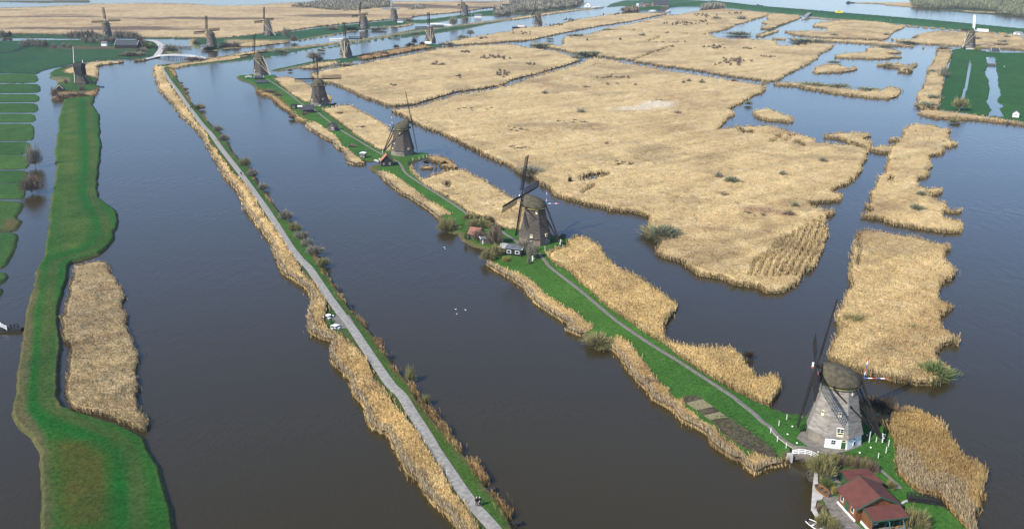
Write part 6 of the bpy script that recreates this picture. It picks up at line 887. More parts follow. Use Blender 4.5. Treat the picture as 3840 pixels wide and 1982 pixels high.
house(TG(1, 0, 1180, 300, 0.5), 0.0, 6, 4, 2.0, 3.4, 'blackwood', 'greyroof', 'dark shed on the water right of the whitish brick mill', 'shed', 'shed', trim='white')
house(TG(0, 0, 2035, 488, 0.5), 0.2, 5, 4, 2.0, 3.6, 'carwhite', 'greyroof', 'white shed left of the mill by the white bridge', 'shed', 'shed')
house(Q('A7', 330, 1130, 0.6), 0.1, 6, 3, 1.6, 2.6, 'blackwood', 'slate', 'dark shed by the water under the fifth mill', 'shed', 'shed', trim='white')
house(Q('A7', 400, 1235, 0.6), 0.1, 7, 3, 1.4, 2.4, 'green', 'slate', 'green shed on the bank below the fifth mill', 'shed', 'shed')
house(TG(0, 0, 70, 366, 0.5), 0.1, 6, 5, 1.8, 3.6, 'brick', 'redtile', 'red farmhouse behind trees at the left edge')
# bridges and railings
def bridge(P, Qp, w_, rise, railh, deckm, railm, label, posts=8, legs=True, name='bridge', both=True, th=0.25):
    P, Qp = Vector(P), Vector(Qp); r = thing(name, (P + Qp) / 2, label, 'bridge'); c0 = (P + Qp) / 2; n = max(posts, 8); d = (Qp - P); t = Vector((d.x, d.y, 0)).normalized(); nn = Vector((-t.y, t.x, 0))
    pts = [P + d * (i / n) + Vector((0, 0, rise * (1 - (2 * i / n - 1) ** 2))) - c0 for i in range(n + 1)]
    dk = MB()
    for i in range(n): dk.bar(pts[i], pts[i + 1], w_, th)
    dk.build('deck', deckm, r)
    for s in ((-1, 1) if both else (-1,)):
        rl = MB()
        for i in range(n):
            for hh in (1.0, 0.66, 0.33): rl.bar(pts[i] + nn * s * w_ / 2 + Vector((0, 0, railh * hh)), pts[i + 1] + nn * s * w_ / 2 + Vector((0, 0, railh * hh)), 0.09)
        for i in range(0, n + 1, max(1, n // posts)): rl.bar(pts[i] + nn * s * w_ / 2, pts[i] + nn * s * w_ / 2 + Vector((0, 0, railh)), 0.1)
        rl.build('railing', railm, r)
    if legs:
        for i in range(1, n):
            for s in (-1, 1):
                q_ = pts[i] + nn * s * w_ * 0.42; MB().bar(q_, (q_.x, q_.y, -c0.z - 0.4), 0.32, 0.32).build('pile', 'dark', r)
    return r
bridge(TG(0, 0, 1565, 566, 1.0), TG(0, 0, 2052, 590, 1.0), 2.6, 1.7, 1.25, 'concrete', 'white', 'long arched white footbridge on dark piles across the far canal', posts=12)
bridge(TG(1, 0, 1730, 243, 0.8), TG(1, 0, 1950, 258, 0.8), 3.0, 0.5, 1.2, 'white', 'white', 'flat white bridge across the far canal behind the lone tree', posts=8)
bridge(TG(0, 0, 1785, 472, 0.8), TG(0, 0, 1915, 474, 0.8), 1.6, 0.1, 0.9, 'greywood', 'greywood', 'plain wooden footbridge from the islet to the mill by the white bridge', posts=6)
bridge(Q('A2', 1800, 890, 1.1), Q('A2', 2290, 965, 0.9), 1.2, 0.15, 1.0, 'blackwood', 'dark', 'thin dark footbridge between the near lawn and the reed bed', posts=5, legs=False)
bridge(TG(3, 0, 2170, 645, 0.6), TG(3, 0, 2275, 648, 0.6), 1.6, 0.0, 0.9, 'greywood', 'greywood', 'little plank bridge across the polder stream', posts=3)
bridge(Q('A3', 800, 1105, 1.0), Q('A3', 905, 1115, 1.0), 2.4, 0.3, 1.0, 'greywood', 'white', 'short garden bridge with white rails over the creek by the second mill', posts=3, legs=False)
bridge(Q('A7', 0, 1090, 1.0), Q('A7', 150, 1085, 1.0), 2.0, 0.3, 1.0, 'greywood', 'white', 'white railed bridge at the canal edge before the fifth mill', posts=4)
bridge(Q('B5', 690, 1040, 1.0), Q('B5', 915, 1045, 1.0), 2.4, 0.1, 0.9, 'concrete', 'white', 'white railed culvert bridge at the foot of the far right mill', posts=4)
bridge(Q('A4', 260, 1090, 1.0), Q('A4', 325, 1110, 1.0), 2.6, 0.1, 0.8, 'greywood', 'white', 'white edged plank bridge beside the black hut with the orange roof', posts=2, legs=False)
# brick water gate with arched white railing below the nearest mill
gl = Q('A2', 118, 245, 1.3); gr = Q('A2', 482, 300, 1.3); wg = thing('water_gate', (gl + gr) / 2, 'brick water gate with an arched white railing at the foot of the nearest mill', 'bridge'); c0 = (gl + gr) / 2; d = gr - gl; N_ = 8
ap = [gl - c0 + d * (i / N_) + Vector((0, 0, 0.55 * (1 - (2 * i / N_ - 1) ** 2))) for i in range(N_ + 1)]
rl = MB()
for i in range(N_):
    for hh in (0.2, 0.55, 0.9): rl.bar(ap[i] + Vector((0, 0, hh)), ap[i + 1] + Vector((0, 0, hh)), 0.1, 0.12)
for i in (0, 2, 4, 6, 8): rl.bar(ap[i] - Vector((0, 0, 0.1)), ap[i] + Vector((0, 0, 1.0)), 0.12)
rl.build('railing', 'white', wg)
wl = MB(); t_ = d.normalized(); nn = Vector((-t_.y, t_.x, 0)); zb = -c0.z - 0.3
for s0, s1 in ((0, 1),):
    fr = []; bk = []
    for i in range(N_ + 1): fr.append(tuple(ap[i] + Vector((0, 0, -0.05)))); bk.append(tuple(ap[i] + nn * 3.0 + Vector((0, 0, -0.05))))
    for i in range(N_): wl.add([fr[i], fr[i + 1], bk[i + 1], bk[i]], [(0, 1, 2, 3)])
    for i in range(N_):
        k0 = abs(2 * i / N_ - 1); k1 = abs(2 * (i + 1) / N_ - 1); za = zb if k0 > 0.8 else zb + 1.0 * (1 - k0 * k0); zc_ = zb if k1 > 0.8 else zb + 1.0 * (1 - k1 * k1)
        wl.add([(fr[i][0], fr[i][1], za), (fr[i + 1][0], fr[i + 1][1], zc_), fr[i + 1], fr[i]], [(0, 1, 2, 3)])
wl.build('brick_wall', 'oldbrick', wg)
MB().box((0, 0, 0), (0.1, 0.1, 0.1)) if False else None
pr_ = MB(); pr_.box(tuple(gl - c0 + Vector((-0.5, -0.3, -0.7))), (0.9, 1.0, 2.0)); pr_.build('pier', 'concrete', wg)
sh_ = MB(); m0 = gl - c0 + d * 0.1; m1 = gl - c0 + d * 0.9; sh_.add([(m0.x, m0.y + 0.4, zb), (m1.x, m1.y + 0.4, zb), (m1.x, m1.y + 0.4, zb + 1.4), (m0.x, m0.y + 0.4, zb + 1.4)], [(0, 1, 2, 3)]); sh_.build('sluice_board', 'greywood', wg)
# culvert and white gate at the left edge
cu = thing('gate', Q('B8', 150, 880, 0.6), 'white four bar gate on the dark culvert at the left edge', 'gate'); c0 = Q('B8', 150, 880, 0.6)
a0 = Q('B8', 45, 780, 0.6) - c0; b0 = Q('B8', 265, 890, 0.6) - c0; g = MB()
for hh in (0.25, 0.55, 0.85, 1.15): g.bar(a0 + Vector((0, 0, hh)), b0 + Vector((0, 0, hh)), 0.06, 0.08)
g.build('bars', 'white', cu); MB().bar(a0, a0 + Vector((0, 0, 1.35)), 0.16).build('post', 'white', cu); MB().bar(b0, b0 + Vector((0, 0, 1.35)), 0.16).build('post', 'white', cu)
dm = thing('culvert', Q('B8', 500, 900, 0.0), 'dark timber culvert crossing the ditch to the green dyke', 'culvert'); a0 = Q('B8', -200, 880, 0.35) - Q('B8', 500, 900, 0.0); b0 = Q('B8', 850, 860, 0.35) - Q('B8', 500, 900, 0.0)
MB().bar(a0, b0, 1.5, 0.7).build('deck', 'blackwood', dm)
for k in (0.35, 0.55, 0.68, 0.8): p = a0 + (b0 - a0) * k; MB().bar(p + Vector((0, 0.7, -0.3)), p + Vector((0, 0.7, 1.2)), 0.3).build('post', 'blackwood', dm)
# boats
def boat(p, rz, L_, W_, H_, hull, inner, label, name='boat', cabin=None, cover=None):
    r = thing(name, p, label, 'boat', None, rz); n = 9; R1 = []; R2 = []; R3 = []
    for i in range(n):
        t = i / (n - 1); x = (t - 0.5) * L_; w_ = W_ / 2 * (math.sin(PI * (0.12 + 0.83 * t)) ** 0.6 if t < 0.99 else 0.12); R1.append((x, w_)); 
    m_ = MB(); sec = []
    for x, w_ in R1: sec.append([(x, -w_, H_), (x, -w_ * 0.8, 0.0), (x, 0, -0.15), (x, w_ * 0.8, 0.0), (x, w_, H_)])
    vs = [q for s in sec for q in s]; fs = [(5 * i + j, 5 * i + j + 1, 5 * i + j + 6, 5 * i + j + 5) for i in range(n - 1) for j in range(4)] + [(0, 1, 2, 3, 4), tuple(5 * (n - 1) + k for k in (4, 3, 2, 1, 0))]
    m_.add(vs, fs).build('hull', hull, r)
    g = MB()
    for i in range(n - 1):
        for s in (0, 4): g.bar(sec[i][s], sec[i + 1][s], 0.12, 0.1)
    g.build('gunwale', inner, r)
    fl = MB(); fl.add([(x, -w_ * 0.85, H_ * 0.35) for x, w_ in R1] + [(x, w_ * 0.85, H_ * 0.35) for x, w_ in R1], [(i, i + 1, n + i + 1, n + i) for i in range(n - 1)]); fl.build('floor', 'greywood', r)
    if cabin:
        c = MB().box((cabin[0], 0, H_ + cabin[3] / 2), (cabin[1], cabin[2], cabin[3])).build('cabin', cabin[4], r); MB().box((cabin[0], 0, H_ + cabin[3] + 0.06), (cabin[1] * 1.06, cabin[2] * 1.08, 0.12)).build('cabin_roof', cabin[5], c)
    else:
        for x in (-L_ * 0.2, L_ * 0.12): MB().box((x, 0, H_ * 0.75), (0.3, W_ * 0.75, 0.06)).build('thwart', inner, r)
    return r
boat(Q('A2', 388, 590, 0.0), math.radians(80), 3.6, 1.3, 0.45, 'dark', 'greywood', 'dark rowing boat moored beside the white quay', 'rowing_boat')
bt = boat(Q('A2', 560, 790, 1.0), math.radians(-70), 3.4, 1.6, 0.6, 'boatwood', 'boatwood', 'varnished brown boat lying upside on the white quay', 'rowing_boat')
boat(Q('A2', 495, 1330, 0.0), math.radians(-55), 4.4, 1.8, 0.5, 'dark', 'white', 'boat with a white rim at the lower edge, moored before the near house', 'rowing_boat')
boat(TG(2, 0, 75, 278, 0.0), math.radians(8), 17, 4.5, 1.0, 'dark', 'dark', 'dark houseboat with an orange roof moored by the small far thatched mill', 'houseboat', cabin=(2, 7, 3.6, 2.4, 'white', 'tile'))
for x, y, L_, lb in [(1045, 128, 16, 'white motor yacht, right of the two moored off the canal point'), (985, 132, 10, 'small white cruiser, left of the two moored off the canal point'), (1905, 192, 10, 'white boat laid up in the far farmyard, left one'), (1948, 195, 9, 'white boat laid up in the far farmyard, right one'), (2175, 192, 8, 'white boat at the ditch end beside the farmyard')]:
    boat(Q('B4', x, y, 0.3), math.radians(10), L_, 3.4, 1.0, 'carwhite', 'carwhite', lb, 'motor_boat', cabin=(0, L_ * 0.45, 2.4, 1.3, 'carwhite', 'carwhite'))
boat(TG(3, 0, 820, 33, 0.0), 0.1, 14, 3.6, 1.2, 'dark', 'cargrey', 'dark barge on the river near the top edge', 'barge', cabin=(-3, 4, 2.6, 1.6, 'cargrey', 'cargrey'))
boat(TG(2, 0, 2470, 64, 0.0), 0.1, 12, 3.4, 1.2, 'dark', 'cargrey', 'small dark workboat on the river beyond the dyke', 'barge', cabin=(-3, 3, 2.6, 1.6, 'cargrey', 'cargrey'))
boat(Q('A7', 285, 1250, 0.1), 0.4, 4.5, 1.6, 0.5, 'carwhite', 'carwhite', 'white dinghy on the bank below the fifth mill', 'rowing_boat'); boat(Q('B7', 468, 262, 0.3), 0.05, 3.2, 1.3, 0.4, 'carwhite', 'carwhite', 'white upturned dinghy below the steep black shed', 'rowing_boat'); boat(Q('B7', 265, 255, 0.3), 0.3, 2.6, 1.2, 0.4, 'carwhite', 'carwhite', 'short white dinghy below the little black shed', 'rowing_boat')
boat(TG(1, 0, 1060, 312, 0.0), 0.2, 7, 2.2, 0.8, 'carwhite', 'carwhite', 'white boat moored before the whitish brick mill', 'rowing_boat'); boat(TG(0, 0, 1015, 868, 0.0), -0.4, 4.5, 1.6, 0.5, 'blue', 'dark', 'dark blue boat moored at the tip of the post mill island', 'rowing_boat')
# cars on the river dyke
def car(p, rz, L_, W_, H_, paint, label, van=False, name='car', cat='car'):
    r = thing(name, p, label, cat, None, rz); a = L_ / 2; h0 = 0.35; prof = [(-a, h0), (-a, H_ * 0.9), (-a + 0.3, H_), (a - 1.3, H_), (a - 0.5, H_ * 0.62), (a, H_ * 0.55), (a, h0)] if van else [(-a, h0), (-a, H_ * 0.62), (-a + 0.7, H_ * 0.66), (-a + 1.2, H_), (a - 2.0, H_), (a - 1.2, H_ * 0.64), (a, H_ * 0.55), (a, h0)]
    MB().loft([[(x, y, z) for x, z in prof] for y in (-W_ / 2, W_ / 2)]).build('body', paint, r)
    for s in (-1, 1):
        for x in (-a * 0.6, a * 0.6): w_ = MB().tube((x, s * W_ * 0.42, 0.34), (x, s * W_ * 0.53, 0.34), 0.34, None, 14).build('wheel', 'tyre', r)
        MB().box((0.1 if not van else -0.3, s * (W_ / 2 + 0.02), H_ * 0.8), (L_ * 0.45, 0.04, H_ * 0.24)).build('window', 'glass', r)
    MB().add([(a - (1.25 if van else 1.95), -W_ * 0.42, H_ * 0.97), (a - (1.25 if van else 1.95), W_ * 0.42, H_ * 0.97), (a - (0.5 if van else 1.2), W_ * 0.45, H_ * 0.68), (a - (0.5 if van else 1.2), -W_ * 0.45, H_ * 0.68)], [(0, 3, 2, 1)]).build('windscreen', 'glass', r); return r
car(TG(3, 0, 708, 132, 3.0), math.radians(-8), 9.5, 2.7, 3.1, 'vanyellow', 'yellow coach driving on the river dyke', True, 'coach', 'bus')
car(TG(3, 0, 335, 103, 3.0), math.radians(-6), 5.6, 2.1, 1.9, 'cargrey', 'dark grey car on the river dyke, left of the farm track'); car(TG(3, 0, 540, 121, 3.0), math.radians(-6), 5.6, 2.1, 1.9, 'carblue', 'dark blue car on the river dyke just left of the yellow coach')
car(TG(3, 0, 2478, 352, 0.8), math.radians(5), 5.6, 2.4, 2.6, 'carwhite', 'white van parked at the foot of the river dyke', True, 'van', 'van'); car(TG(3, 0, 2515, 357, 0.8), math.radians(-5), 4.4, 1.8, 1.5, 'carwhite', 'low white car beside the white van')
ribbon('road', T(3, 0, [(2480, 300), (2510, 330), (2540, 360), (2600, 400)]), 7.0, 1.6, 'asphalt', n=5); ribbon('road', T(0, 0, [(1460, 402), (1540, 410), (1590, 440), (1612, 480), (1590, 520), (1570, 545), (1555, 565), (1480, 580), (1440, 592)]), 5.5, 0.75, 'concrete', n=6); ribbon('road', T(3, 0, [(415, 128), (390, 150), (370, 160)]), 5.0, 3.15, 'asphalt', n=4)
# picnic tables, bin, jetties
def picnic(p, rz, label):
    r = thing('picnic_table', p, label, 'table', 'white picnic tables by the cycle path', rz)
    MB().tube((0, 0, 0.74), (0, 0, 0.82), 0.72, None, 20).build('table_top', 'white', r); MB().tube((0, 0, 0), (0, 0, 0.74), 0.22, 0.16, 12).build('pedestal', 'white', r)
    for k in range(4):
        a = k * PI / 2 + 0.4; x, y = math.cos(a) * 1.25, math.sin(a) * 1.25; b = MB().box((x, y, 0.45), (0.3, 0.7, 0.08), a).build('bench', 'white', r); MB().box((x, y, 0.2), (0.12, 0.6, 0.42), a).build('bench_leg', 'white', b)
    return r
picnic(Q('A8', 570, 560, 0.97), 0.0, 'upper white round picnic table on the trodden bay beside the cycle path'); picnic(Q('A8', 860, 990, 0.97), 0.6, 'lower white round picnic table on the trodden bay beside the cycle path')
bn = thing('litter_bin', Q('A8', 680, 765, 0.9), 'dark green litter bin between the two picnic tables', 'bin'); MB().lathe([(0.26, 0), (0.30, 0.85), (0.30, 0.95)], 14).build('drum', 'green', bn); MB().lathe([(0.33, 0.95), (0.2, 1.12), (0.02, 1.15)], 14).build('lid', 'dark', bn)
for x, y, lb in [(1650, 862, 'white bench by the path near its far end, upper one'), (1690, 880, 'white bench by the path near its far end, lower one')]:
    b_ = thing('bench', TG(0, 0, x, y, 0.9), lb, 'bench', 'white benches at the far end of the path', 0.4); MB().box((0, 0, 0.45), (2.2, 0.5, 0.1)).build('seat', 'white', b_); MB().box((0, 0.25, 0.75), (2.2, 0.08, 0.5)).build('backrest', 'white', b_)
    for s in (-0.9, 0.9): MB().box((s, 0, 0.2), (0.15, 0.45, 0.4)).build('leg', 'white', b_)
for c, r_, x, y, lb in [(1, 2, 828, 248, 'uppermost small fishing jetty right of the cycle path'), (1, 2, 945, 408, 'fishing jetty right of the path just above the picnic bay'), (1, 2, 1338, 915, 'fishing jetty right of the path halfway between the picnic bay and the couple'), (1, 3, 2345, 962, 'lowest fishing jetty, just above the walking couple'), (1, 3, 2600, 1300, 'fishing jetty at the very bottom edge beside the path')]:
    j = thing('fishing_jetty', TG(c, r_, x, y, 0.0), lb, 'jetty', 'fishing jetties along the cycle path', 0.5); MB().box((0, 0, 0.75), (1.5, 1.0, 0.1)).build('deck', 'blackwood', j)
    for sx in (-0.7, 0.7):
        for sy in (-0.5, 0.5): MB().bar((sx, sy, -0.3), (sx, sy, 1.0 if sy < 0 else 0.8), 0.13).build('pile', 'blackwood', j)
# swing frame, posts, stones
sw = thing('swing', Q('A2', 1610, 1335, 0.9), 'teal and orange garden swing frame at the bottom right', 'swing', None, 0.2); 
for x in (-1.3, 1.3):
    f = MB()
    for s in (-1, 1): f.bar((x, 0, 2.1), (x, 0.9 * s, 0), 0.09)
    f.build('frame', 'teal', sw); MB().bar((-1.35, 0, 2.1), (1.35, 0, 2.1), 0.12).build('top_bar', 'orange', sw)
for x in (-0.5, 0.5): s0 = MB().box((x, 0, 0.5), (0.45, 0.18, 0.05)).build('seat', 'orange', sw); MB().bar((x - 0.2, 0, 0.5), (x - 0.2, 0, 2.1), 0.03).bar((x + 0.2, 0, 0.5), (x + 0.2, 0, 2.1), 0.03).build('chain', 'steel', s0)
def post(p, h, label, group, w=0.11): return tag(MB().bar((0, 0, -0.1), (0, 0, h), w, w).lathe([(0.02, h + 0.12), (w * 0.6, h)], 6).build('post', 'white', None, p), label, 'post', group)
G1 = 'white posts around the nearest mill'; L1 = 'white wooden post on the grass right of the nearest mill'
for x, y, h in [(706, 1192, 2.3), (727, 1110, 1.0), (760, 1118, 1.0), (765, 1188, 1.0), (835, 1158, 0.9), (783, 1318, 1.0)]: post(Q('A1', x, y, 0.85), h, L1, G1)
for (x, y), rr in (((868, 1222), 0), ((846, 1280), 0)): post(Q('A1', x, y, 0.85), 1.3, L1, G1)
L2 = 'white wooden post on the grass left of the nearest mill'
for c, r_, x, y in [(3, 3, 185, 238), (3, 3, 107, 298), (3, 3, 338, 215), (3, 3, 25, 372), (3, 3, 92, 455), (3, 3, 180, 522)]: post(TG(c, r_, x, y, 0.85), 1.1, L2, 'white posts left of the nearest mill')
wire = MB(); pa = [TG(3, 3, x, y, 0.85) for x, y in ((25, 372), (92, 455), (180, 522), (245, 560))]
for i in range(3): wire.bar(pa[i] + Vector((0, 0, 0.8)), pa[i + 1] + Vector((0, 0, 0.8)), 0.05)
tag(wire.build('fence_rope', 'cream'), 'pale rope strung between three white posts by the water gate', 'rope')
for x, y, h in [(1340, 1140, 1.5), (1460, 1130, 1.5), (1553, 1110, 1.2), (1627, 1040, 1.3)]: post(Q('A3', x, y, 0.8), h, 'tall white post at the lawn edge right of the second mill', 'white posts by the second mill')
for x, y, h in [(922, 1070, 1.3), (985, 1052, 1.4), (1040, 1047, 1.5), (825, 1082, 1.0)]: post(Q('A4', x, y, 0.8), h, 'white post on the grass right of the third mill', 'white posts by the third mill')
for x, y, h in [(858, 132, 1.0), (950, 122, 1.0), (1020, 110, 1.0)]: post(Q('B7', x, y, 0.8), h, 'white post on the grass right of the fourth mill', 'white posts by the fourth mill')
pl = thing('garden_pump', Q('A3', 1192, 1262, 0.7), 'white garden pump on the lawn in front of the second mill', 'pump'); MB().bar((0, 0, 0), (0, 0, 1.7), 0.35).build('column', 'white', pl); MB().bar((0, 0, 1.2), (0.6, -0.2, 0.8), 0.1).build('spout', 'white', pl)
SL = 'white rounded stone lying in the grass around the nearest mill'
for x, y in [(70, 1062), (30, 1127), (108, 1200), (722, 1237), (630, 1280), (283, 1275), (690, 1136)]:
    tag(MB().lathe([(0.05, -0.05), (0.18, 0.05), (0.2, 0.12), (0.15, 0.22), (0.03, 0.27)], 10).build('marker_stone', 'white', None, Q('A1', x, y, 0.85), smooth=True), SL, 'stone', 'white stones around the nearest mill')
gl_ = thing('garden_bench', Q('A2', 1300, 1280, 0.95), 'pale round garden table under the porch of the near house', 'table'); MB().tube((0, 0, 0.7), (0, 0, 0.78), 0.75, None, 16).build('table_top', 'white', gl_); MB().tube((0, 0, 0), (0, 0, 0.7), 0.1).build('leg', 'white', gl_)
fn = thing('fence', Q('A2', 1690, 1140, 0.9), 'low wire fence running down beside the porch of the near house', 'fence'); f0 = Q('A2', 1690, 1140, 0.9); f1 = Q('A2', 1870, 1320, 0.9) - f0
MB().bar((0, 0, 0.8), f1 + Vector((0, 0, 0.8)), 0.06).bar((0, 0, 0.4), f1 + Vector((0, 0, 0.4)), 0.05).build('rail', 'greywood', fn)
for k in range(4): MB().bar(f1 * (k / 3), f1 * (k / 3) + Vector((0, 0, 0.9)), 0.09).build('post', 'greywood', fn)
fr_ = MB(); e0 = Q('A2', 1650, 1010, 0.95)
wk = [Q('A2', x, y, 0.95) for x, y in ((1650, 1010), (1700, 965), (1760, 930), (1830, 908), (1900, 902), (1970, 910), (2040, 930))]
for i in range(6): fr_.bar(wk[i], wk[i + 1], 0.42, 0.16)
tag(fr_.build('garden_edging', 'concrete'), 'pale curved stone edging on the lawn right of the near house', 'edging')
# birds and sheep
def swan(p, rz, label, group):
    r = thing('swan', p, label, 'bird', group, rz); b = MB(); b.loft([[(x, w_ * math.cos(a), zc + h_ * math.sin(a)) for a in [2 * PI * i / 12 for i in range(12)]] for x, w_, h_, zc in ((-0.62, 0.04, 0.04, 0.30), (-0.42, 0.18, 0.12, 0.22), (-0.1, 0.28, 0.2, 0.18), (0.2, 0.24, 0.18, 0.18), (0.4, 0.12, 0.12, 0.22), (0.47, 0.07, 0.08, 0.32), (0.46, 0.055, 0.06, 0.5), (0.5, 0.05, 0.05, 0.66), (0.6, 0.05, 0.05, 0.72), (0.68, 0.03, 0.03, 0.69))]); b.build('body', 'plumage', r, smooth=True)
    MB().tube((0.66, 0, 0.69), (0.8, 0, 0.66), 0.028, 0.01, 6).build('bill', 'bill', r); r.scale = (0.45, 0.45, 0.45)
SW = 'swans on the middle canal'
swan(TG(1, 2, 1993, 424, 0), 0.3, 'white swan on the canal, upper left of the close trio', SW); swan(TG(1, 2, 2090, 432, 0), 2.4, 'white swan on the canal, rightmost of the close trio', SW); swan(TG(1, 2, 2003, 473, 0), 1.2, 'white swan on the canal, lowest of the close trio', SW); swan(TG(1, 1, 1876, 1135, 0), 0.8, 'white swan off the garden bank, left of the pair', SW); swan(TG(1, 1, 1885, 1150, 0), 2.0, 'white swan off the garden bank, right of the pair', SW)
for x, y in [(978, 725), (1008, 718), (1040, 715), (1068, 720), (1050, 708)]: swan(Q('B2', x, y, 0.6), random.random() * 6, 'white goose resting on the low grassy strip between the far canals', 'geese on the low strip')
def sheep(p, rz, label, group):
    r = thing('sheep', p, label, 'sheep', group, rz); b = MB()
    b.loft([[(x, w_ * math.cos(a), zc + h_ * math.sin(a)) for a in [2 * PI * i / 10 for i in range(10)]] for x, w_, h_, zc in ((-0.55, 0.12, 0.14, 0.72), (-0.4, 0.3, 0.28, 0.68), (0.1, 0.34, 0.32, 0.66), (0.4, 0.26, 0.27, 0.7), (0.55, 0.14, 0.16, 0.85), (0.75, 0.1, 0.11, 0.92), (0.88, 0.05, 0.06, 0.86))])
    for x in (-0.35, 0.32):
        for y in (-0.16, 0.16): b.bar((x, y, 0.5), (x, y, 0.0), 0.12, 0.12, w2=0.07)
    b.build('body', 'wool', r)
for x, y in [(875, 325), (902, 322)]: sheep(Q('B3', x, y, 0.6), random.random() * 6, 'white sheep grazing beyond the flat white bridge', 'sheep on the far bank')
for c, r_, x, y in [(3, 0, 1222, 208), (3, 0, 1335, 208)]: sheep(TG(c, r_, x, y, 2.0), 0.5, 'white sheep on the slope of the river dyke', 'sheep on the river dyke')
sheep(TG(3, 0, 2357, 672, 0.6), 0.7, 'white sheep alone in the green polder at the far right', None)
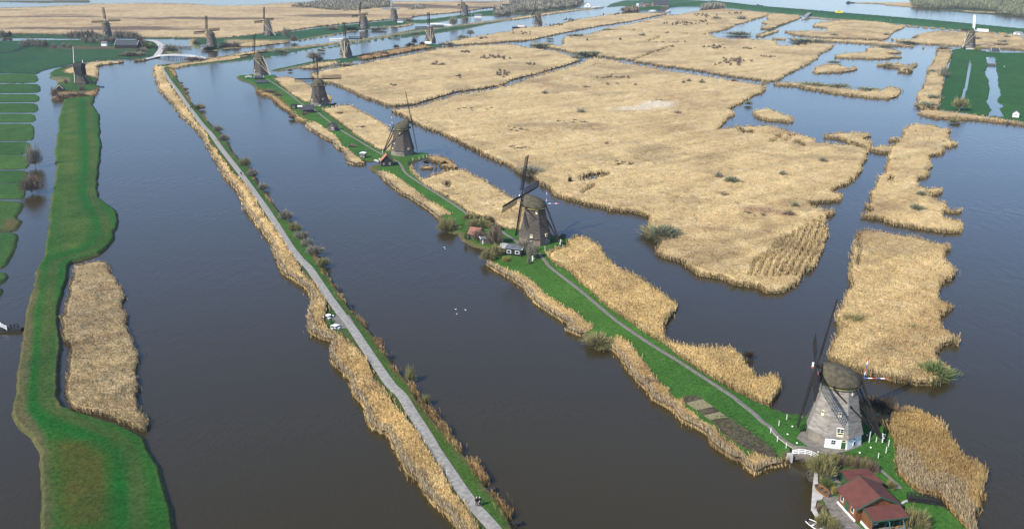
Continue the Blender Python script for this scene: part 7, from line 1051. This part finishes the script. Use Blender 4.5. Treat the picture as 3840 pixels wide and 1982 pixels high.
# ------------------------------------------------------------------ people
def skin_mesh(name, verts, edges, radii, m, parent, sub=1):
    me = bpy.data.meshes.new(name); me.from_pydata(verts, edges, []); o = bpy.data.objects.new(name, me); COL.objects.link(o)
    md = o.modifiers.new('s', 'SKIN'); md.use_smooth_shade = True
    for i, r in enumerate(radii): me.skin_vertices[0].data[i].radius = (r, r) if not isinstance(r, tuple) else r
    me.skin_vertices[0].data[0].use_root = True
    if sub: sm = o.modifiers.new('u', 'SUBSURF'); sm.levels = sub; sm.render_levels = sub
    dg = bpy.context.evaluated_depsgraph_get(); nm = bpy.data.meshes.new_from_object(o.evaluated_get(dg)); o.modifiers.clear(); o.data = nm; bpy.data.meshes.remove(me)
    nm.materials.clear(); nm.materials.append(M[m]); o.parent = parent; return o
def person(p, rz, label, coat, trousers, hair, h=1.72, bag=None, step=0.16):
    r = thing('person', p, label, 'person', None, rz); s = h / 1.72; r.scale = (s, s, s)
    V = [(0, 0, 0.95), (0, 0, 1.15), (0, 0, 1.38), (0, 0, 1.47), (0.01, 0, 1.55), (0.02, 0, 1.64), (0.01, 0, 1.70)]; R = [(0.13, 0.11), (0.13, 0.10), (0.15, 0.10), 0.06, 0.09, 0.105, 0.07]; E = [(i, i + 1) for i in range(6)]
    V.append((0.10, 0, 1.59)); R.append(0.02); E.append((5, 7))          # nose
    for sy in (-1, 1):
        b = len(V); V += [(0, 0.18 * sy, 1.40), (-0.03 * sy, 0.24 * sy, 1.14), (0.10 + 0.03 * sy, 0.24 * sy, 0.92), (0.13 + 0.03 * sy, 0.235 * sy, 0.84)]; R += [0.06, 0.045, 0.032, 0.03]; E += [(2, b), (b, b + 1), (b + 1, b + 2), (b + 2, b + 3)]
        for k, (dx, dy, ln) in enumerate(((0.035, -0.02, 0.07), (0.015, -0.008, 0.085), (-0.005, 0, 0.09), (-0.025, 0.01, 0.075), (0.05, -0.03, 0.045))):
            q = len(V); hx, hy, hz = V[b + 3]; V += [(hx + dx, hy + dy * sy, hz - ln * 0.5), (hx + dx * 1.1 + 0.012, hy + dy * sy * 1.1, hz - ln)]; R += [0.010, 0.008]; E += [(b + 3, q), (q, q + 1)]
        b = len(V); V += [(0, 0.09 * sy, 0.88), (0.02 + step * 0.5 * sy, 0.10 * sy, 0.50), (step * 0.9 * sy - 0.02, 0.10 * sy, 0.09), (step * 0.9 * sy + 0.14, 0.11 * sy, 0.035)]; R += [0.09, 0.058, 0.04, 0.038]; E += [(0, b), (b, b + 1), (b + 1, b + 2), (b + 2, b + 3)]
    skin_mesh('body', V, E, R, 'skin', r)
    V = [(0, 0, 0.74), (0, 0, 1.10), (0, 0, 1.40), (0, 0, 1.48)]; R = [(0.27, 0.22), (0.23, 0.19), (0.24, 0.17), 0.09]; E = [(0, 1), (1, 2), (2, 3)]
    for sy in (-1, 1): b = len(V); V += [(0, 0.20 * sy, 1.40), (-0.03 * sy, 0.25 * sy, 1.14), (0.10 + 0.03 * sy, 0.245 * sy, 0.90)]; R += [0.085, 0.07, 0.055]; E += [(2, b), (b, b + 1), (b + 1, b + 2)]
    skin_mesh('coat', V, E, R, coat, r)
    V = [(0, 0, 1.0)]; R = [0.19]; E = []
    for sy in (-1, 1): b = len(V); V += [(0, 0.09 * sy, 0.84), (0.02 + step * 0.5 * sy, 0.10 * sy, 0.50), (step * 0.9 * sy - 0.02, 0.10 * sy, 0.10)]; R += [0.105, 0.078, 0.06]; E += [(0, b), (b, b + 1), (b + 1, b + 2)]
    skin_mesh('trousers', V, E, R, trousers, r)
    for sy in (-1, 1): MB().box((step * 0.9 * sy + 0.06, 0.105 * sy, 0.045), (0.28, 0.10, 0.09)).build('shoe', 'black', r)
    MB().lathe([(0.080, -0.05), (0.094, 0.0), (0.084, 0.05), (0.03, 0.08)], 14, (-0.026, 0, 1.67)).build('hair', hair, r, smooth=True)
    ey = MB()
    for sy in (-1, 1): ey.lathe([(0.004, -0.006), (0.012, 0), (0.004, 0.006)], 6, (0.100, 0.032 * sy, 1.625))
    ey.build('eyes', 'black', r)
    if bag: MB().box((0.18, -0.12, 1.02), (0.06, 0.16, 0.2)).build('folded_paper', 'white', r)
    return r
dn = math.atan2(-1.0, 0.55)
person(Q('B6', 258, 500, 0.99), dn, 'walker with white hair and dark maroon coat, left of the near couple', 'maroon', 'black', 'hairw', 1.74)
person(Q('B6', 372, 500, 0.99), dn, 'walker in a navy coat holding a white paper, right of the near couple', 'navy', 'black', 'hairw', 1.76, bag=True)
person(TG(0, 1, 2408, 420, 0.99), dn, 'lone dark clad walker halfway up the cycle path', 'black', 'navy', 'hairb', 1.75)
person(TG(0, 0, 1902, 1088, 0.99), dn, 'far walker in black, left of the distant pair', 'black', 'black', 'hairb', 1.7); person(TG(0, 0, 1918, 1084, 0.99), dn, 'far walker in dark maroon, right of the distant pair', 'maroon', 'black', 'hairb', 1.72)
# ------------------------------------------------------------------ air
def haze_box():
    m = bpy.data.materials.new('haze'); m.use_nodes = True; n = m.node_tree.nodes; l = m.node_tree.links
    n.remove(n['Principled BSDF']); v = n.new('ShaderNodeVolumePrincipled'); v.inputs['Color'].default_value = (0.78, 0.86, 1.0, 1); v.inputs['Density'].default_value = 0.00007; v.inputs['Anisotropy'].default_value = 0.0
    l.new(v.outputs[0], n['Material Output'].inputs['Volume'])
    o = MB().box((0, 3850, 49.5), (12200, 8500, 103)).build('haze', m); o['kind'] = 'stuff'; o.visible_shadow = True
haze_box()
